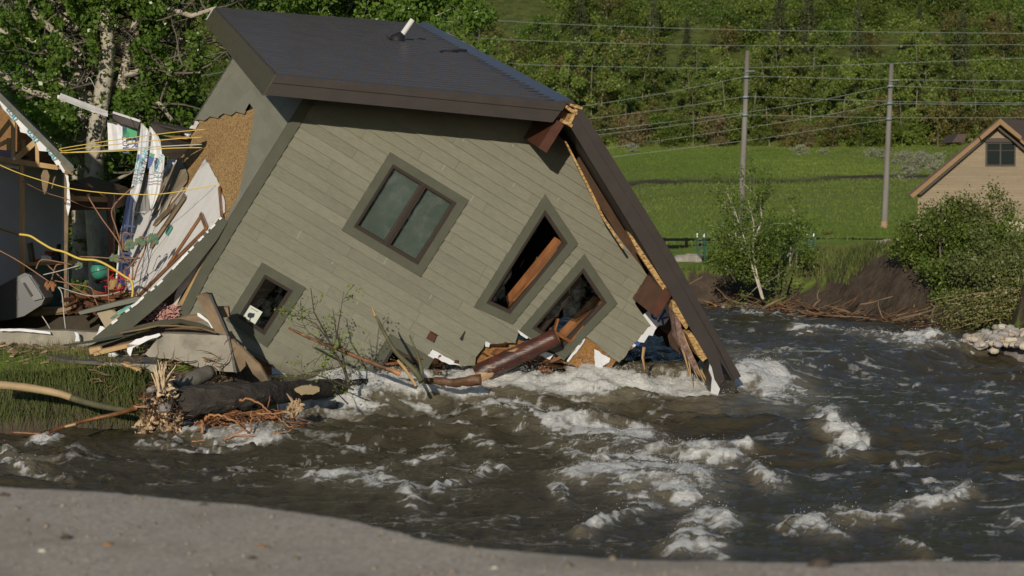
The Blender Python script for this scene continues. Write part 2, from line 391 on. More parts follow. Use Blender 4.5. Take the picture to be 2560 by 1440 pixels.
# ---- whitecaps: strokes of white water lying on the river (path points, half width, strength)
FOAM = [
 ([(1010, 955), (1100, 935), (1200, 930)], 26, .8), ([(1190, 930), (1330, 955), (1500, 965), (1650, 972), (1790, 982)], 37, 1.75),
 ([(1180, 955), (1400, 985), (1600, 990), (1780, 996)], 22, 1.2), ([(850, 990), (1000, 975), (1190, 965)], 36, 1.4), ([(740, 1040), (850, 1018), (960, 1000), (1080, 990), (1200, 985)], 26, 1.5), ([(860, 1030), (980, 1020), (1100, 1012)], 14, .8),
 ([(1880, 935), (1915, 950), (1950, 985)], 42, 1.3), ([(1930, 915), (1970, 985)], 24, .9), ([(1850, 985), (1900, 1000)], 20, .8),
 ([(1130, 1020), (1180, 1035), (1230, 1025), (1330, 1050)], 18, .8), ([(1210, 1045), (1290, 1050), (1330, 1085)], 13, .8),
 ([(1340, 1060), (1420, 1075), (1520, 1080), (1600, 1090)], 30, 1.0), ([(1440, 1110), (1520, 1125), (1570, 1120)], 24, .85),
 ([(1090, 1085), (1180, 1085)], 18, .7), ([(870, 1120), (950, 1105)], 9, .6), ([(1180, 1105), (1260, 1120), (1300, 1125)], 9, .65),
 ([(1070, 1140), (1120, 1130)], 12, .85), ([(940, 1170), (1030, 1150)], 12, .7), ([(1420, 1135), (1480, 1160), (1600, 1140)], 16, .9),
 ([(1580, 1150), (1680, 1130), (1750, 1145), (1830, 1145)], 20, .95), ([(1450, 1190), (1600, 1175), (1700, 1180), (1760, 1215)], 28, 1.15),
 ([(1580, 1215), (1680, 1225), (1730, 1250)], 30, 1.2), ([(1520, 1235), (1650, 1250)], 20, .8), ([(1760, 1210), (1830, 1220)], 14, .7),
 ([(1890, 1195), (1925, 1215), (1940, 1225)], 17, .95), ([(775, 1190), (800, 1215), (850, 1215)], 16, .8), ([(830, 1200), (940, 1190), (980, 1215)], 22, .8),
 ([(1020, 1230), (1040, 1265)], 16, .75), ([(1110, 1240), (1150, 1205), (1230, 1170), (1260, 1180)], 13, .85), ([(1370, 1220), (1410, 1265)], 12, .8),
 ([(1450, 1335), (1530, 1310), (1610, 1270)], 14, .9), ([(1720, 1330), (1770, 1295), (1820, 1320)], 20, 1.0), ([(1700, 1385), (1760, 1365), (1790, 1395)], 24, .9),
 ([(1990, 1310), (2030, 1305), (2080, 1345)], 20, 1.1), ([(1940, 1320), (2000, 1340)], 12, .7), ([(2080, 1290), (2210, 1290), (2300, 1265), (2420, 1240)], 14, .95),
 ([(2230, 1290), (2380, 1255)], 14, 1.0), ([(2040, 1045), (2080, 1060), (2110, 1100), (2140, 1120)], 18, 1.1), ([(2050, 1130), (2110, 1140)], 10, .8),
 ([(1960, 1050), (2080, 1050)], 9, .6), ([(2220, 1165), (2310, 1160)], 7, .8), ([(2330, 1200), (2350, 1240)], 14, .6), ([(2250, 1380), (2290, 1400)], 15, .8),
 ([(1990, 830), (2100, 825), (2200, 835), (2310, 845)], 9, .75), ([(2130, 832), (2200, 850), (2290, 855)], 10, .85), ([(2290, 850), (2330, 845)], 14, 1.2), ([(2330, 855), (2480, 870)], 7, .8),
 ([(1760, 768), (1850, 775), (1920, 778)], 4, .8), ([(1950, 780), (2010, 790)], 5, .6), ([(1940, 885), (2000, 880)], 5, .6), ([(1780, 990), (1850, 1010)], 14, .5),
 ([(0, 1165), (50, 1180), (70, 1170)], 20, .95), ([(0, 1130), (40, 1150)], 13, .85), ([(90, 1120), (110, 1100)], 12, .8), ([(80, 1190), (180, 1200)], 6, .8), ([(350, 1115), (440, 1110), (600, 1125)], 8, .7),
 ([(330, 1075), (420, 1095)], 9, .7), ([(1260, 1040), (1320, 1040)], 9, .6), ([(1600, 1020), (1660, 1040)], 10, .55), ([(2420, 985), (2520, 990)], 7, .45), ([(2200, 960), (2300, 965)], 6, .5),
 ([(2360, 1040), (2440, 1040)], 5, .5), ([(2500, 1050), (2560, 1060)], 8, .5), ([(2540, 1290), (2560, 1300)], 20, .7), ([(2200, 1060), (2260, 1075)], 5, .4), ([(1560, 1320), (1600, 1330)], 8, .5),
 ([(450, 1080), (560, 1105), (700, 1080), (770, 1045)], 16, .95), ([(560, 1110), (680, 1095)], 12, .9), ([(1870, 1010), (2000, 1020)], 7, .55), ([(2140, 1075), (2180, 1130)], 8, .6)]
def foam_at(X, Y, grow=1.0):
    """foam strength at world points (authored on the flat river as seen from the bank)"""
    q = np.stack([X, Y, water_level(X, Y)], -1) - CP; c = q @ CR.T
    px = 1280 + FPX*c[..., 0]/c[..., 2]; py = 720 - FPX*c[..., 1]/c[..., 2]
    warpx = (fbm(X*1.3, Y*.9, 5, 60, .62) - .5)*110; warpy = (fbm(X*1.3+9, Y*.9+4, 5, 61, .62) - .5)*40
    PX = px + warpx; PY = py + warpy
    f = np.zeros(X.shape)
    for pts, hw, st in FOAM:
        W4 = hw*4*grow+20; x0 = min(p[0] for p in pts)-W4; x1 = max(p[0] for p in pts)+W4; y0 = min(p[1] for p in pts)-W4*.6; y1 = max(p[1] for p in pts)+W4*.6
        m = (PX > x0) & (PX < x1) & (PY > y0) & (PY < y1)
        if not m.any(): continue
        a_, b_ = PX[m], PY[m]; d = np.full(a_.shape, 1e9)
        for (ax, ay), (bx, by) in zip(pts[:-1], pts[1:]):
            ex, ey = (bx-ax)/2.2, by-ay; gx = (a_-ax)/2.2; gy = b_-ay
            t = np.clip((gx*ex+gy*ey)/(ex*ex+ey*ey), 0, 1); d = np.minimum(d, np.hypot(gx-t*ex, gy-t*ey))
        f[m] = np.maximum(f[m], st*np.exp(-(d/(hw*.85*grow))**2*1.1))
    return f
def foam_lace(X, Y, f):
    wx = 1.6*fbm(X*.9, Y*1.3, 3, 64); wy = 1.6*fbm(X*.9+5, Y*1.3+3, 3, 63)
    l1 = ridge(X*1.5 + wx, Y*3.4 + wy*1.6, 5, 65, .68); l2 = ridge(X*4.5 + wx*2, Y*8 + wy*2, 3, 67, .6); cl = fbm(X*.9, Y*1.4, 4, 66)
    fil = sstep(.37, .68, .6*l1 + .4*l2)
    core = sstep(.50, 1.05, f*(.45 + .65*l1 + .45*cl))
    return np.clip(core*.9 + fil*sstep(.04, .42, f*(.5+cl))*.95, 0, 1.25)
def wave_h(X, Y, foam=None):
    if foam is None: foam = foam_at(X, Y)
    wl = water_level(X, Y)
    w1 = ridge(X*.32 + .5*fbm(X*.2, Y*.2, 2, 8), Y*.62, 2, 101) - .45
    w2 = ridge(X*.9 + .8*fbm(X*.5, Y*.5, 2, 7), Y*1.7, 3, 102) - .4
    w3 = fbm(X*3.1, Y*4.6, 4, 103) - .5
    far = np.clip(34/np.maximum(Y, 1), .5, 1)
    calm = .45 + .55*sstep(.3, .6, fbm(X*.15, Y*.15, 2, 99))
    h = wl + far*calm*(.27*w1 + .19*w2) + .05*w3
    turb = .5*ridge(X*2.0, Y*3.0, 3, 104, .6) + .5*ridge(X*4.6, Y*6.5, 4, 108, .65) - .35
    t2 = fbm(X*11, Y*13, 3, 105) - .5
    h = h + np.minimum(foam, 1.1)*(.08 + .12*turb + .06*t2)
    big = np.exp(-((Y - np.interp(X, [-2.5, 0, 2, 4.2], [30.6, 31.6, 32.3, 32.6]))/.75)**2) * sstep(-1.4, -.2, X) * (1-sstep(3.6, 4.6, X))
    h = h + .16*big
    return h
WMESH = {}
def build_water():
    ny, nx = 900, 1000
    ys = np.concatenate([np.geomspace(6.5, 38, 640), np.geomspace(38.1, 62, 260)]); ks = np.linspace(-.42, .42, nx)
    Y, K = np.meshgrid(ys, ks, indexing='ij'); X = K*(Y+4)
    f = foam_at(X, Y); Z = wave_h(X, Y, f)
    # crests elsewhere throw small whitecaps
    n = ridge(X*1.1, Y*2.3, 4, 120); nn = fbm(X*.35, Y*.35, 3, 121)
    caps = sstep(.62, .86, n) * sstep(.40, .60, nn) * .60
    streak = sstep(.58, .76, fbm(X*1.9, Y*6.0, 5, 122)) * sstep(.38, .6, nn) * .46
    gl = foam_lace(X, Y, .26 + 0*X) * sstep(.42, .66, fbm(X*.28, Y*.4, 3, 131)) * .85
    foam = np.maximum(np.maximum(foam_lace(X, Y, f), gl), np.maximum(caps, streak))
    aer = sstep(.25, 1.15, foam_at(X, Y, 2.0)) * (.55 + .45*fbm(X*1.2, Y*2, 3, 141))
    keep = riverdist(X, Y) < 2.6
    idx = np.arange(ny*nx).reshape(ny, nx)
    q = np.stack([idx[:-1, :-1], idx[:-1, 1:], idx[1:, 1:], idx[1:, :-1]], -1).reshape(-1, 4)
    kf = (keep[:-1, :-1] & keep[1:, 1:]).ravel(); q = q[kf]
    used = np.unique(q); remap = np.full(ny*nx, -1); remap[used] = np.arange(len(used)); q = remap[q]
    P = np.stack([X, Y, Z], -1).reshape(-1, 3)[used]
    m = bpy.data.materials.new('river_water'); m.use_nodes = True; N = m.node_tree; L = N.links; b = N.nodes['Principled BSDF']; out = N.nodes['Material Output']
    tc = N.nodes.new('ShaderNodeTexCoord')
    def noise(s, st=(1, 1, 1), det=5, ro=.6):
        mp = N.nodes.new('ShaderNodeMapping'); mp.inputs['Scale'].default_value = st; L.new(tc.outputs['Object'], mp.inputs[0])
        x = N.nodes.new('ShaderNodeTexNoise'); x.inputs['Scale'].default_value = s; x.inputs['Detail'].default_value = det; x.inputs['Roughness'].default_value = ro
        L.new(mp.outputs[0], x.inputs['Vector']); return x.outputs['Fac']
    def math_(op, a, c=None, cl=False):
        x = N.nodes.new('ShaderNodeMath'); x.operation = op; x.use_clamp = cl
        for i, v in enumerate((a, c)):
            if v is None: continue
            if hasattr(v, 'links'): L.new(v, x.inputs[i])
            else: x.inputs[i].default_value = v
        return x.outputs[0]
    a = N.nodes.new('ShaderNodeAttribute'); a.attribute_name = 'foam'
    ar = N.nodes.new('ShaderNodeAttribute'); ar.attribute_name = 'aer'
    n1 = noise(11.0, (1, 1.4, 1), 9, .78)
    n2 = noise(2.2, (1, 1.8, 1), 4, .6)
    s = math_('ADD', math_('MULTIPLY', math_('SUBTRACT', n1, .5), 1.5), math_('MULTIPLY', math_('SUBTRACT', n2, .5), .5))
    ff = math_('ADD', a.outputs['Fac'], math_('MULTIPLY', s, math_('MINIMUM', math_('MULTIPLY', a.outputs['Fac'], 2.2), 1.0)))
    r = N.nodes.new('ShaderNodeMapRange'); r.inputs['From Min'].default_value = .28; r.inputs['From Max'].default_value = 1.0; L.new(ff, r.inputs['Value'])
    mx = N.nodes.new('ShaderNodeMix'); mx.data_type = 'RGBA'; L.new(ar.outputs['Fac'], mx.inputs[0])
    mx.inputs[6].default_value = (.052, .044, .026, 1); mx.inputs[7].default_value = (.19, .165, .115, 1)
    L.new(mx.outputs[2], b.inputs['Base Color']); b.inputs['Roughness'].default_value = .09; b.inputs['IOR'].default_value = 1.33
    bn = N.nodes.new('ShaderNodeBump'); bn.inputs['Strength'].default_value = .75; bn.inputs['Distance'].default_value = .06
    L.new(math_('ADD', noise(5.5, (1, 1.9, 1), 6, .62), math_('MULTIPLY', noise(22, (1, 1.5, 1), 3), .22)), bn.inputs['Height']); L.new(bn.outputs[0], b.inputs['Normal'])
    fb = N.nodes.new('ShaderNodeBsdfPrincipled'); fb.inputs['Base Color'].default_value = (.86, .86, .83, 1); fb.inputs['Roughness'].default_value = .45
    fb.inputs['Subsurface Weight'].default_value = 0.0
    bn2 = N.nodes.new('ShaderNodeBump'); bn2.inputs['Strength'].default_value = 1.0; bn2.inputs['Distance'].default_value = .06
    L.new(noise(13, (1, 1.3, 1), 8, .75), bn2.inputs['Height']); L.new(bn2.outputs[0], fb.inputs['Normal'])
    ms = N.nodes.new('ShaderNodeMixShader'); L.new(math_('MULTIPLY', r.outputs[0], .93), ms.inputs[0]); L.new(b.outputs[0], ms.inputs[1]); L.new(fb.outputs[0], ms.inputs[2]); L.new(ms.outputs[0], out.inputs[0])
    o = npmesh('river_water', m, P, q, smooth=True, vattrs=dict(foam=foam.ravel()[used], aer=aer.ravel()[used]))
    tag(o, kind='structure')
    # drops thrown up by the breaking water
    rg = np.random.default_rng(5)
    cand = np.argwhere((f > .75) & keep)
    wgt = f[cand[:, 0], cand[:, 1]]**3 * (Y[cand[:, 0], cand[:, 1]]**1.2); sel = cand[rg.choice(len(cand), 11000, p=wgt/wgt.sum())]
    base = np.stack([X[sel[:, 0], sel[:, 1]], Y[sel[:, 0], sel[:, 1]], Z[sel[:, 0], sel[:, 1]]], -1)
    st = f[sel[:, 0], sel[:, 1]]
    up = rg.exponential(.045, len(base)) * (st**2.5) + .01
    base[:, 2] += np.minimum(up, .5); base[:, :2] += rg.normal(0, .06, (len(base), 2))
    rad = rg.uniform(.002, .0065, len(base)) * np.exp(-up*1.5) * (base[:, 1]/28)**.5
    rad *= np.where(rg.random(len(base)) < .04, 1.7, 1)
    oct_v = np.array([(1, 0, 0), (-1, 0, 0), (0, 1, 0), (0, -1, 0), (0, 0, 1), (0, 0, -1)], float)
    oct_f = np.array([(0, 2, 4), (2, 1, 4), (1, 3, 4), (3, 0, 4), (2, 0, 5), (1, 2, 5), (3, 1, 5), (0, 3, 5)])
    ov = (base[:, None] + oct_v[None]*rad[:, None, None]*rg.uniform(.7, 1.5, (len(base), 1, 3))).reshape(-1, 3)
    of = (oct_f[None] + 6*np.arange(len(base))[:, None, None]).reshape(-1, 3)
    o = npmesh('spray', mat('spray', (.75, .76, .76), rough=.15, spec=.6), ov, of, nside=3)
    tag(o, 'white spray thrown up over the breaking rapids', 'spray', kind='stuff')

def build_road():
    """the broken asphalt edge the picture is taken from"""
    edge = [(-700, 1150), (-300, 1185), (0, 1216), (120, 1222), (250, 1231), (400, 1242), (520, 1253), (650, 1264), (760, 1282), (900, 1306), (960, 1322), (1050, 1349), (1130, 1360), (1200, 1371), (1400, 1384),
            (1600, 1394), (1900, 1402), (2150, 1407), (2400, 1402), (2560, 1399), (3000, 1396), (3800, 1390)]
    zt = CAMH - 1.65; rg = np.random.default_rng(2)
    P = [onwater(x, y, zt) for x, y in edge]; pts = []
    for a, c in zip(P[:-1], P[1:]):
        n = max(2, int(np.linalg.norm(c-a)/.02))
        for i in range(n): pts.append(a + (c-a)*i/n)
    pts = np.array(pts); t = np.arange(len(pts))*.02
    pts[:, 1] += (fbm(t*2.0, t*0, 3, 4)-.5)*.09 + (fbm(t*14, t*0, 3, 6)-.5)*.05
    n = len(pts)
    dep = np.concatenate([[0, .01, .03, .08, .2, .4], np.linspace(.7, 16, 60)])
    rows = []
    for i, dd in enumerate(dep):
        r = pts.copy(); r[:, 1] = r[:, 1] - dd * np.where(r[:, 1] > 3, 1, 1)
        r[:, 2] = zt + (fbm(r[:, 0]*1.2, r[:, 1]*1.2, 3, 30)-.5)*.03 - (.012 if i == 0 else 0)
        rows.append(r)
    low = pts.copy(); low[:, 2] = zt - .11 - .03*fbm(t*6, t*0, 2, 9); low[:, 1] -= .04*fbm(t*9, t*0, 3, 19)
    rows = [low] + rows
    V_ = np.concatenate(rows); k = len(rows); idx = np.arange(k*n).reshape(k, n)
    q = np.stack([idx[:-1, :-1], idx[:-1, 1:], idx[1:, 1:], idx[1:, :-1]], -1).reshape(-1, 4)
    m = mat('asphalt', (.38, .325, .26), (.68, .59, .48), 38, .92, .4, 90, c3=(.38, .32, .25), c3scale=1.4, c3lo=.5, c3hi=.75, spec=.2, lo=.35, hi=.65, bdist=.006)
    npr = np.arange(0); tag(npmesh('road', m, V_, q, smooth=True), kind='structure')
    gr = np.random.default_rng(33); n_ = 5200; gx = gr.uniform(-5, 4, n_); gy = 8.2 + 4*gr.random(n_)**1.0; ed = np.interp(gx, pts[:, 0], pts[:, 1]); ok = gy < ed - .03; gx, gy = gx[ok], gy[ok]; rad = gr.exponential(.0035, len(gx)) + .0025
    zz = zt + (fbm(gx*1.2, gy*1.2, 3, 30)-.5)*.03; c = np.stack([gx, gy, zz], -1); ov = np.array([(1, 0, 0), (-1, 0, 0), (0, 1, 0), (0, -1, 0), (0, 0, .8), (0, 0, -.5)], float); of = np.array([(0, 2, 4), (2, 1, 4), (1, 3, 4), (3, 0, 4), (2, 0, 5), (1, 2, 5), (3, 1, 5), (0, 3, 5)])
    vv = (c[:, None] + ov[None]*rad[:, None, None]*gr.uniform(.7, 1.4, (len(gx), 1, 3))).reshape(-1, 3); ff = (of[None] + 6*np.arange(len(gx))[:, None, None]).reshape(-1, 3)
    tag(npmesh('grit', mat('grit', (.34, .28, .21), (.16, .13, .10), 20, .9, tone=.5), vv, ff, nside=3, tone=np.repeat(gr.random(len(gx)), 8)), 'loose grit scattered over the asphalt', 'gravel', kind='stuff')
    # loose stones and clods on the asphalt
    ochre = mat('clod', (.30, .16, .05), (.20, .11, .05), 30, .9, .6, 40)
    pale = mat('pale_pebble', (.5, .47, .38), rough=.8); dark = mat('dark_clod', (.06, .045, .035), (.10, .08, .06), 20, .95, .5)
    spots = [((655, 1370), .028, ochre, 'ochre clod of earth lying alone mid-asphalt'), ((268, 1362), .022, ochre, 'small ochre clod on the road left of the larger one'),
             ((163, 1346), .03, dark, 'flat brown clod near the left of the road'), ((105, 1377), .018, pale, 'white pebble low at the left of the road'),
              ((1237, 1420), .016, pale, 'white pebble by the bottom edge of the road'),
             ((10, 1240), .03, dark, 'dark clod at the upper left corner of the road'), ((630, 1397), .022, dark, 'thin brown crumb of soil below the ochre clod'), ((2050, 1415), .05, dark, 'flat brown clod on the road rim at the right'),
             ((508, 1262), .02, dark, 'brown crumb near the road edge'),]
    for (x, y), r, mm, lab in spots:
        p = onwater(x, y, zt); b = MB(); rr = random.Random(int(x))
        lo = []
        for th in (0.05, .5, 1.0, 1.35):
            lo.append([p + np.array([math.cos(a)*r*math.cos(th)*rr.uniform(.8, 1.6), math.sin(a)*r*math.cos(th)*rr.uniform(.8, 1.2), math.sin(th)*r*.8 - .004]) for a in np.linspace(0, 2*math.pi, 9)[:-1]])
        b.loft(lo); tag(b.build('pebble', mm, smooth=True), lab, 'pebble', 'loose bits on the asphalt')
def blades(name, P, hmin, hmax, wid, m, rg, lean=.35, tone=(0, 1), wind=(0.1, 0), clump=0, tf=.9):
    n = len(P); h = rg.uniform(hmin, hmax, n)
    if clump: h = h*np.clip((fbm(P[:, 0]*clump, P[:, 1]*clump, 3, 91)-.28)*3.4, .15, 1.7)
    a = rg.uniform(0, 2*math.pi, n)
    d = np.stack([np.cos(a), np.sin(a), 0*a], -1); ln = rg.normal(0, lean, (n, 2)) + np.array(wind) + (np.stack([fbm(P[:, 0]*2.2, P[:, 1]*2.2, 2, 92), fbm(P[:, 0]*2.2, P[:, 1]*2.2, 2, 93)], -1)-.5)*(2.4 if clump else 0)
    w_ = rg.uniform(.6, 1.3, n)*wid
    mid = P + np.stack([ln[:, 0]*h*.35, ln[:, 1]*h*.35, h*.55], -1); tip = P + np.stack([ln[:, 0]*h, ln[:, 1]*h, h*.95], -1)
    v = np.stack([P - d*w_[:, None]/2, P + d*w_[:, None]/2, mid + d*w_[:, None]*.35, mid - d*w_[:, None]*.35, tip], 1)
    q = np.array([[0, 1, 2], [0, 2, 3], [3, 2, 4]])
    t = np.clip(rg.uniform(*tone, n)*.6 + .4*np.clip((fbm(P[:, 0]*tf, P[:, 1]*tf*.7, 4, 94)-.33)*3.2, 0, 1), 0, 1)
    return npmesh(name, m, v.reshape(-1, 3), (q[None]+5*np.arange(n)[:, None, None]).reshape(-1, 3), nside=3, tone=np.repeat(t, 3))
def build_grass():
    rg = np.random.default_rng(11)
    g = leafmat('grass_blades', (.06, .085, .02), (.25, .27, .08), .3, .6)
    # left bank tussocks
    def scat(n, x0, x1, y0, y1, cond):
        x = rg.uniform(x0, x1, n); y = rg.uniform(y0, y1, n); z = gh(x, y); k = cond(x, y, z); return np.stack([x, y, z-.02], -1)[k]
    def c1(x, y, z):
        rd = riverdist(x, y)
        dens = fbm(x*1.2, y*1.2, 3, 70)
        return (z > .62) & (rd > -.1) & (dens + rg.random(len(x))*.4 - .35*sstep(30.0, 31.0, y) > .56) & ~((y > 30.5) & (x > -6.6)) & (y < 31.2) & ((x < -5.6) | (y > 29.9))
    a = scat(70000, -10, -4.7, 28.9, 31.4, c1)
    o = blades('grass', a, .05, .17, .010, g, rg, .45, clump=1.9)
    tag(o, 'tall green grass on the left river bank', 'grass', kind='stuff')
    b = scat(12000, -9.5, -3.6, 30.6, 35, lambda x, y, z: (z > .7) & (fbm(x*2, y*2, 3, 71) + rg.random(len(x))*.3 > .72))
    gd = leafmat('dry_blades', (.09, .10, .03), (.26, .22, .11), .2, .7)
    tag(blades('weeds', b, .05, .26, .008, gd, rg, .3), 'thin dry weeds round the broken concrete', 'weeds', kind='stuff')
    # far bank
    c = scat(120000, 3, 14, 45, 60, lambda x, y, z: (z > 1.15) & (riverdist(x, y) > .3) & (np.exp(-((x-8.9)/2.3)**2 - ((y-50.6)/2.2)**2) < .30) & ((y < 57) ) & ((x > 6.0) | (rg.random(len(x)) < .25)) & (rg.random(len(x)) < .6))
    c[:, 2] -= 0
    tag(blades('bank_grass', c, .10, .34, .022, g, rg, .3), 'bright rough grass along the far river bank', 'grass', kind='stuff')
    # hanging grass over the left bank's rim
    x = rg.uniform(-9.6, -5.3, 9000); y = 29.45 + rg.uniform(-.25, .35, 9000) + .12*np.sin(x*3); z = gh(x, y); k = (z > .15) & (rg.random(9000) < .8)
    P = np.stack([x, y, z], -1)[k]; n = len(P); h = rg.uniform(.12, .4, n)
    d = np.stack([np.ones(n), 0*P[:, 0], 0*P[:, 0]], -1)*.012
    mid = P + np.stack([rg.normal(0, .05, n), -h*.5, .06+0*h], -1); tip = P + np.stack([rg.normal(0, .08, n), -h*.65, -h*.75], -1)
    v = np.stack([P-d/2, P+d/2, mid+d*.4, mid-d*.4, tip], 1); q = np.array([[0, 1, 2], [0, 2, 3], [3, 2, 4]])
    tag(npmesh('hanging_grass', g, v.reshape(-1, 3), (q[None]+5*np.arange(n)[:, None, None]).reshape(-1, 3), nside=3, tone=np.repeat(rg.uniform(0, .8, n), 3)), 'matted grass hanging down the eroded left bank', 'grass', kind='stuff')
    # meadow: broad tufts
    n = 150000; y = 75 + (172-75)*rg.random(n)**.8; k_ = rg.uniform(-.02, .30, n); x = k_*y; z = gh(x, y)
    kk = x/y; tr = np.exp(-((y-(117+kk*40))/2.0)**2)
    keep = (rg.random(n) > tr*1.6) & (np.abs(y-(117+kk*40)) > 2.2)
    P = np.stack([x, y, z-.03], -1)[keep]
    gm = leafmat('meadow_blades', (.11, .20, .03), (.30, .37, .075), .3, .65)
    tag(blades('meadow_grass', P, .06, .20, .035, gm, rg, .5, tone=(.2, .8), tf=.09), 'green meadow grass between fence and wooded hill', 'grass', kind='stuff')
# ================================================================ TREES AND PLANTS
def leaf_arrays(P, size, rg, per=1, spread=0.0, droop=.2, aspect=.62):
    """rhombic leaves round the points P -> verts, quads, tone"""
    P = np.repeat(np.asarray(P, float), per, 0)
    if spread: P = P + rg.normal(0, spread, P.shape)
    n = len(P); a = rg.normal(size=(n, 3)); a[:, 2] -= droop; a /= np.linalg.norm(a, axis=1)[:, None]
    b = rg.normal(size=(n, 3)); b -= a*(a*b).sum(1)[:, None]; b /= np.linalg.norm(b, axis=1)[:, None]
    c = np.cross(a, b)
    s = (rg.uniform(.65, 1.3, n)*size)[:, None]
    v = np.stack([P, P+a*s*.45+b*s*aspect*.5+c*s*.06, P+a*s, P+a*s*.45-b*s*aspect*.5+c*s*.06], 1)
    return v.reshape(-1, 3), np.arange(4*n).reshape(n, 4)
def grow(mb, rg, p, d, length, r, depth, tips, wander=.22, kids=3, up=.12, seg=6, shrink=.62, minr=.006):
    n = 6; pts = [np.array(p, float)]; rad = [r]; d = nrm(d)
    for i in range(n):
        d = nrm(d + rg.normal(0, wander, 3) + np.array([0, 0, up]))
        pts.append(pts[-1] + d*length/n); rad.append(max(minr, r*(1 - .72*(i+1)/n)))
    if r > minr*1.01 or depth > 0: mb.tube(pts, rad, seg if r > .04 else 4, cap=False)
    if depth == 0:
        for q in pts[2:]: tips.append(q)
        return
    for k in range(kids):
        f = rg.uniform(.35, 1.0) if k else 1.0; i = min(int(f*n), n-1)
        q = pts[i] + (pts[i+1]-pts[i])*(f*n-i); dd = nrm(nrm(pts[i+1]-pts[i])*.6 + rg.normal(0, .62, 3) + np.array([0, 0, .1]))
        grow(mb, rg, q, dd, length*shrink*rg.uniform(.75, 1.15), max(minr, rad[i]*.6), depth-1, tips, wander, kids, up, seg, shrink, minr)
bark_pale = mat('aspen_bark', (.28, .26, .19), (.17, .155, .11), 6, .85, .3, c3=(.06, .05, .04), c3scale=9, c3lo=.66, c3hi=.7, stretch=(1, 1, 2.2))
bark_white = mat('white_bark', (.50, .46, .38), (.36, .33, .26), 9, .8, .2, c3=(.08, .07, .06), c3scale=14, c3lo=.64, c3hi=.68)
bark_grey = mat('grey_bark', (.16, .13, .095), (.075, .06, .045), 7, .95, 1.0, 11, stretch=(1, 1, .25), bdist=.05)
bark_cw = mat('cottonwood_bark', (.46, .42, .34), (.30, .26, .20), 5, .9, .8, 9, c3=(.055, .045, .035), c3scale=4, c3lo=.60, c3hi=.68, bdist=.04)
L_aspen = leafmat('aspen_leaf', (.075, .115, .022), (.23, .29, .065))
L_bush = leafmat('bush_leaf', (.05, .09, .016), (.18, .24, .042))
L_olive = leafmat('olive_leaf', (.075, .08, .02), (.19, .17, .05), .2)
L_fir = leafmat('fir_needle', (.025, .038, .014), (.085, .095, .032), .08, .7)
L_brown = leafmat('brown_twig_leaf', (.11, .085, .04), (.23, .18, .08), .15, .7)
L_cw = leafmat('cottonwood_leaf', (.05, .115, .018), (.17, .29, .05), .38, .30)
L_wil = leafmat('willow_leaf', (.07, .095, .025), (.26, .29, .10), .3)
L_sage = leafmat('sage_leaf', (.18, .19, .13), (.34, .35, .26), .1, .8)

def proto(name, label, cat, parts):
    o = thing(name, label, cat); CH[o.name] = []
    for nm, me in parts:
        c = bpy.data.objects.new(nm, me); COL.objects.link(c); c.parent = o; CH[o.name].append(c)
    return o
def mesh_from_mb(mb, name, m):
    o = mb.build(name, m, None, True); me = o.data; bpy.data.objects.remove(o); return me
def mesh_leaves(name, m, v, q, tone):
    o = npmesh(name, m, v, q, tone=tone); me = o.data; bpy.data.objects.remove(o); return me
def deciduous_meshes(seed, h, cr, n, m, bark, size, trunk_r=.09, stem=.35, layers=9, flat=1.0, stems=1):
    rg = np.random.default_rng(seed); mb = MB(); cl = []
    for s in range(stems):
        top = np.array([rg.normal(0, .06*h), rg.normal(0, .06*h), h*.94]); b0 = np.array([rg.normal(0, .12*cr*(stems > 1)), rg.normal(0, .12*cr*(stems > 1)), -.3])
        pts = [b0 + (top-b0)*t + np.array([math.sin(t*5+seed+s)*.03*h, math.cos(t*4+seed)*.03*h, 0])*t for t in np.linspace(0, 1, 8)]
        mb.tube(pts, [trunk_r*(1-.85*t) for t in np.linspace(0, 1, 8)], 6, cap=False)
        for i in range(layers):
            t = stem + (1-stem)*(i+rg.random())/layers; q = pts[0] + (pts[-1]-pts[0])*t
            a = rg.uniform(0, 6.28); rr = cr*(math.sin(math.pi*min(1, (t-stem)/(1-stem)*.85+.14))**.7)*rg.uniform(.55, 1.1)
            e = q + np.array([math.cos(a)*rr, math.sin(a)*rr, rr*rg.uniform(.1, .55)])
            mid = (q+e)/2 + rg.normal(0, .06*rr, 3)
            mb.tube([q, mid, e], [trunk_r*.35*(1-t*.6), trunk_r*.2, .01], 4, cap=False)
            for k in range(4):
                f = rg.uniform(.45, 1.05); cl.append((q*(1-f)+e*f + rg.normal(0, .12*rr, 3), rr*rg.uniform(.18, .36)))
        cl.append((top, cr*.2))
    per = max(1, n//len(cl)); P = []; T = []
    for c, r in cl:
        d = rg.normal(size=(per, 3)); d /= np.linalg.norm(d, axis=1)[:, None]; rad = r*rg.random(per)**.4
        P.append(c + d*rad[:, None]*np.array([1, 1, .8*flat])); T.append(np.clip(rg.normal(rg.uniform(.25, .75), .2, per), 0, 1))
    P = np.concatenate(P); T = np.concatenate(T); v, q = leaf_arrays(P, size, rg)
    return [('trunk', mesh_from_mb(mb, 'trunk', bark)), ('crown', mesh_leaves('crown', m, v, q, T))]
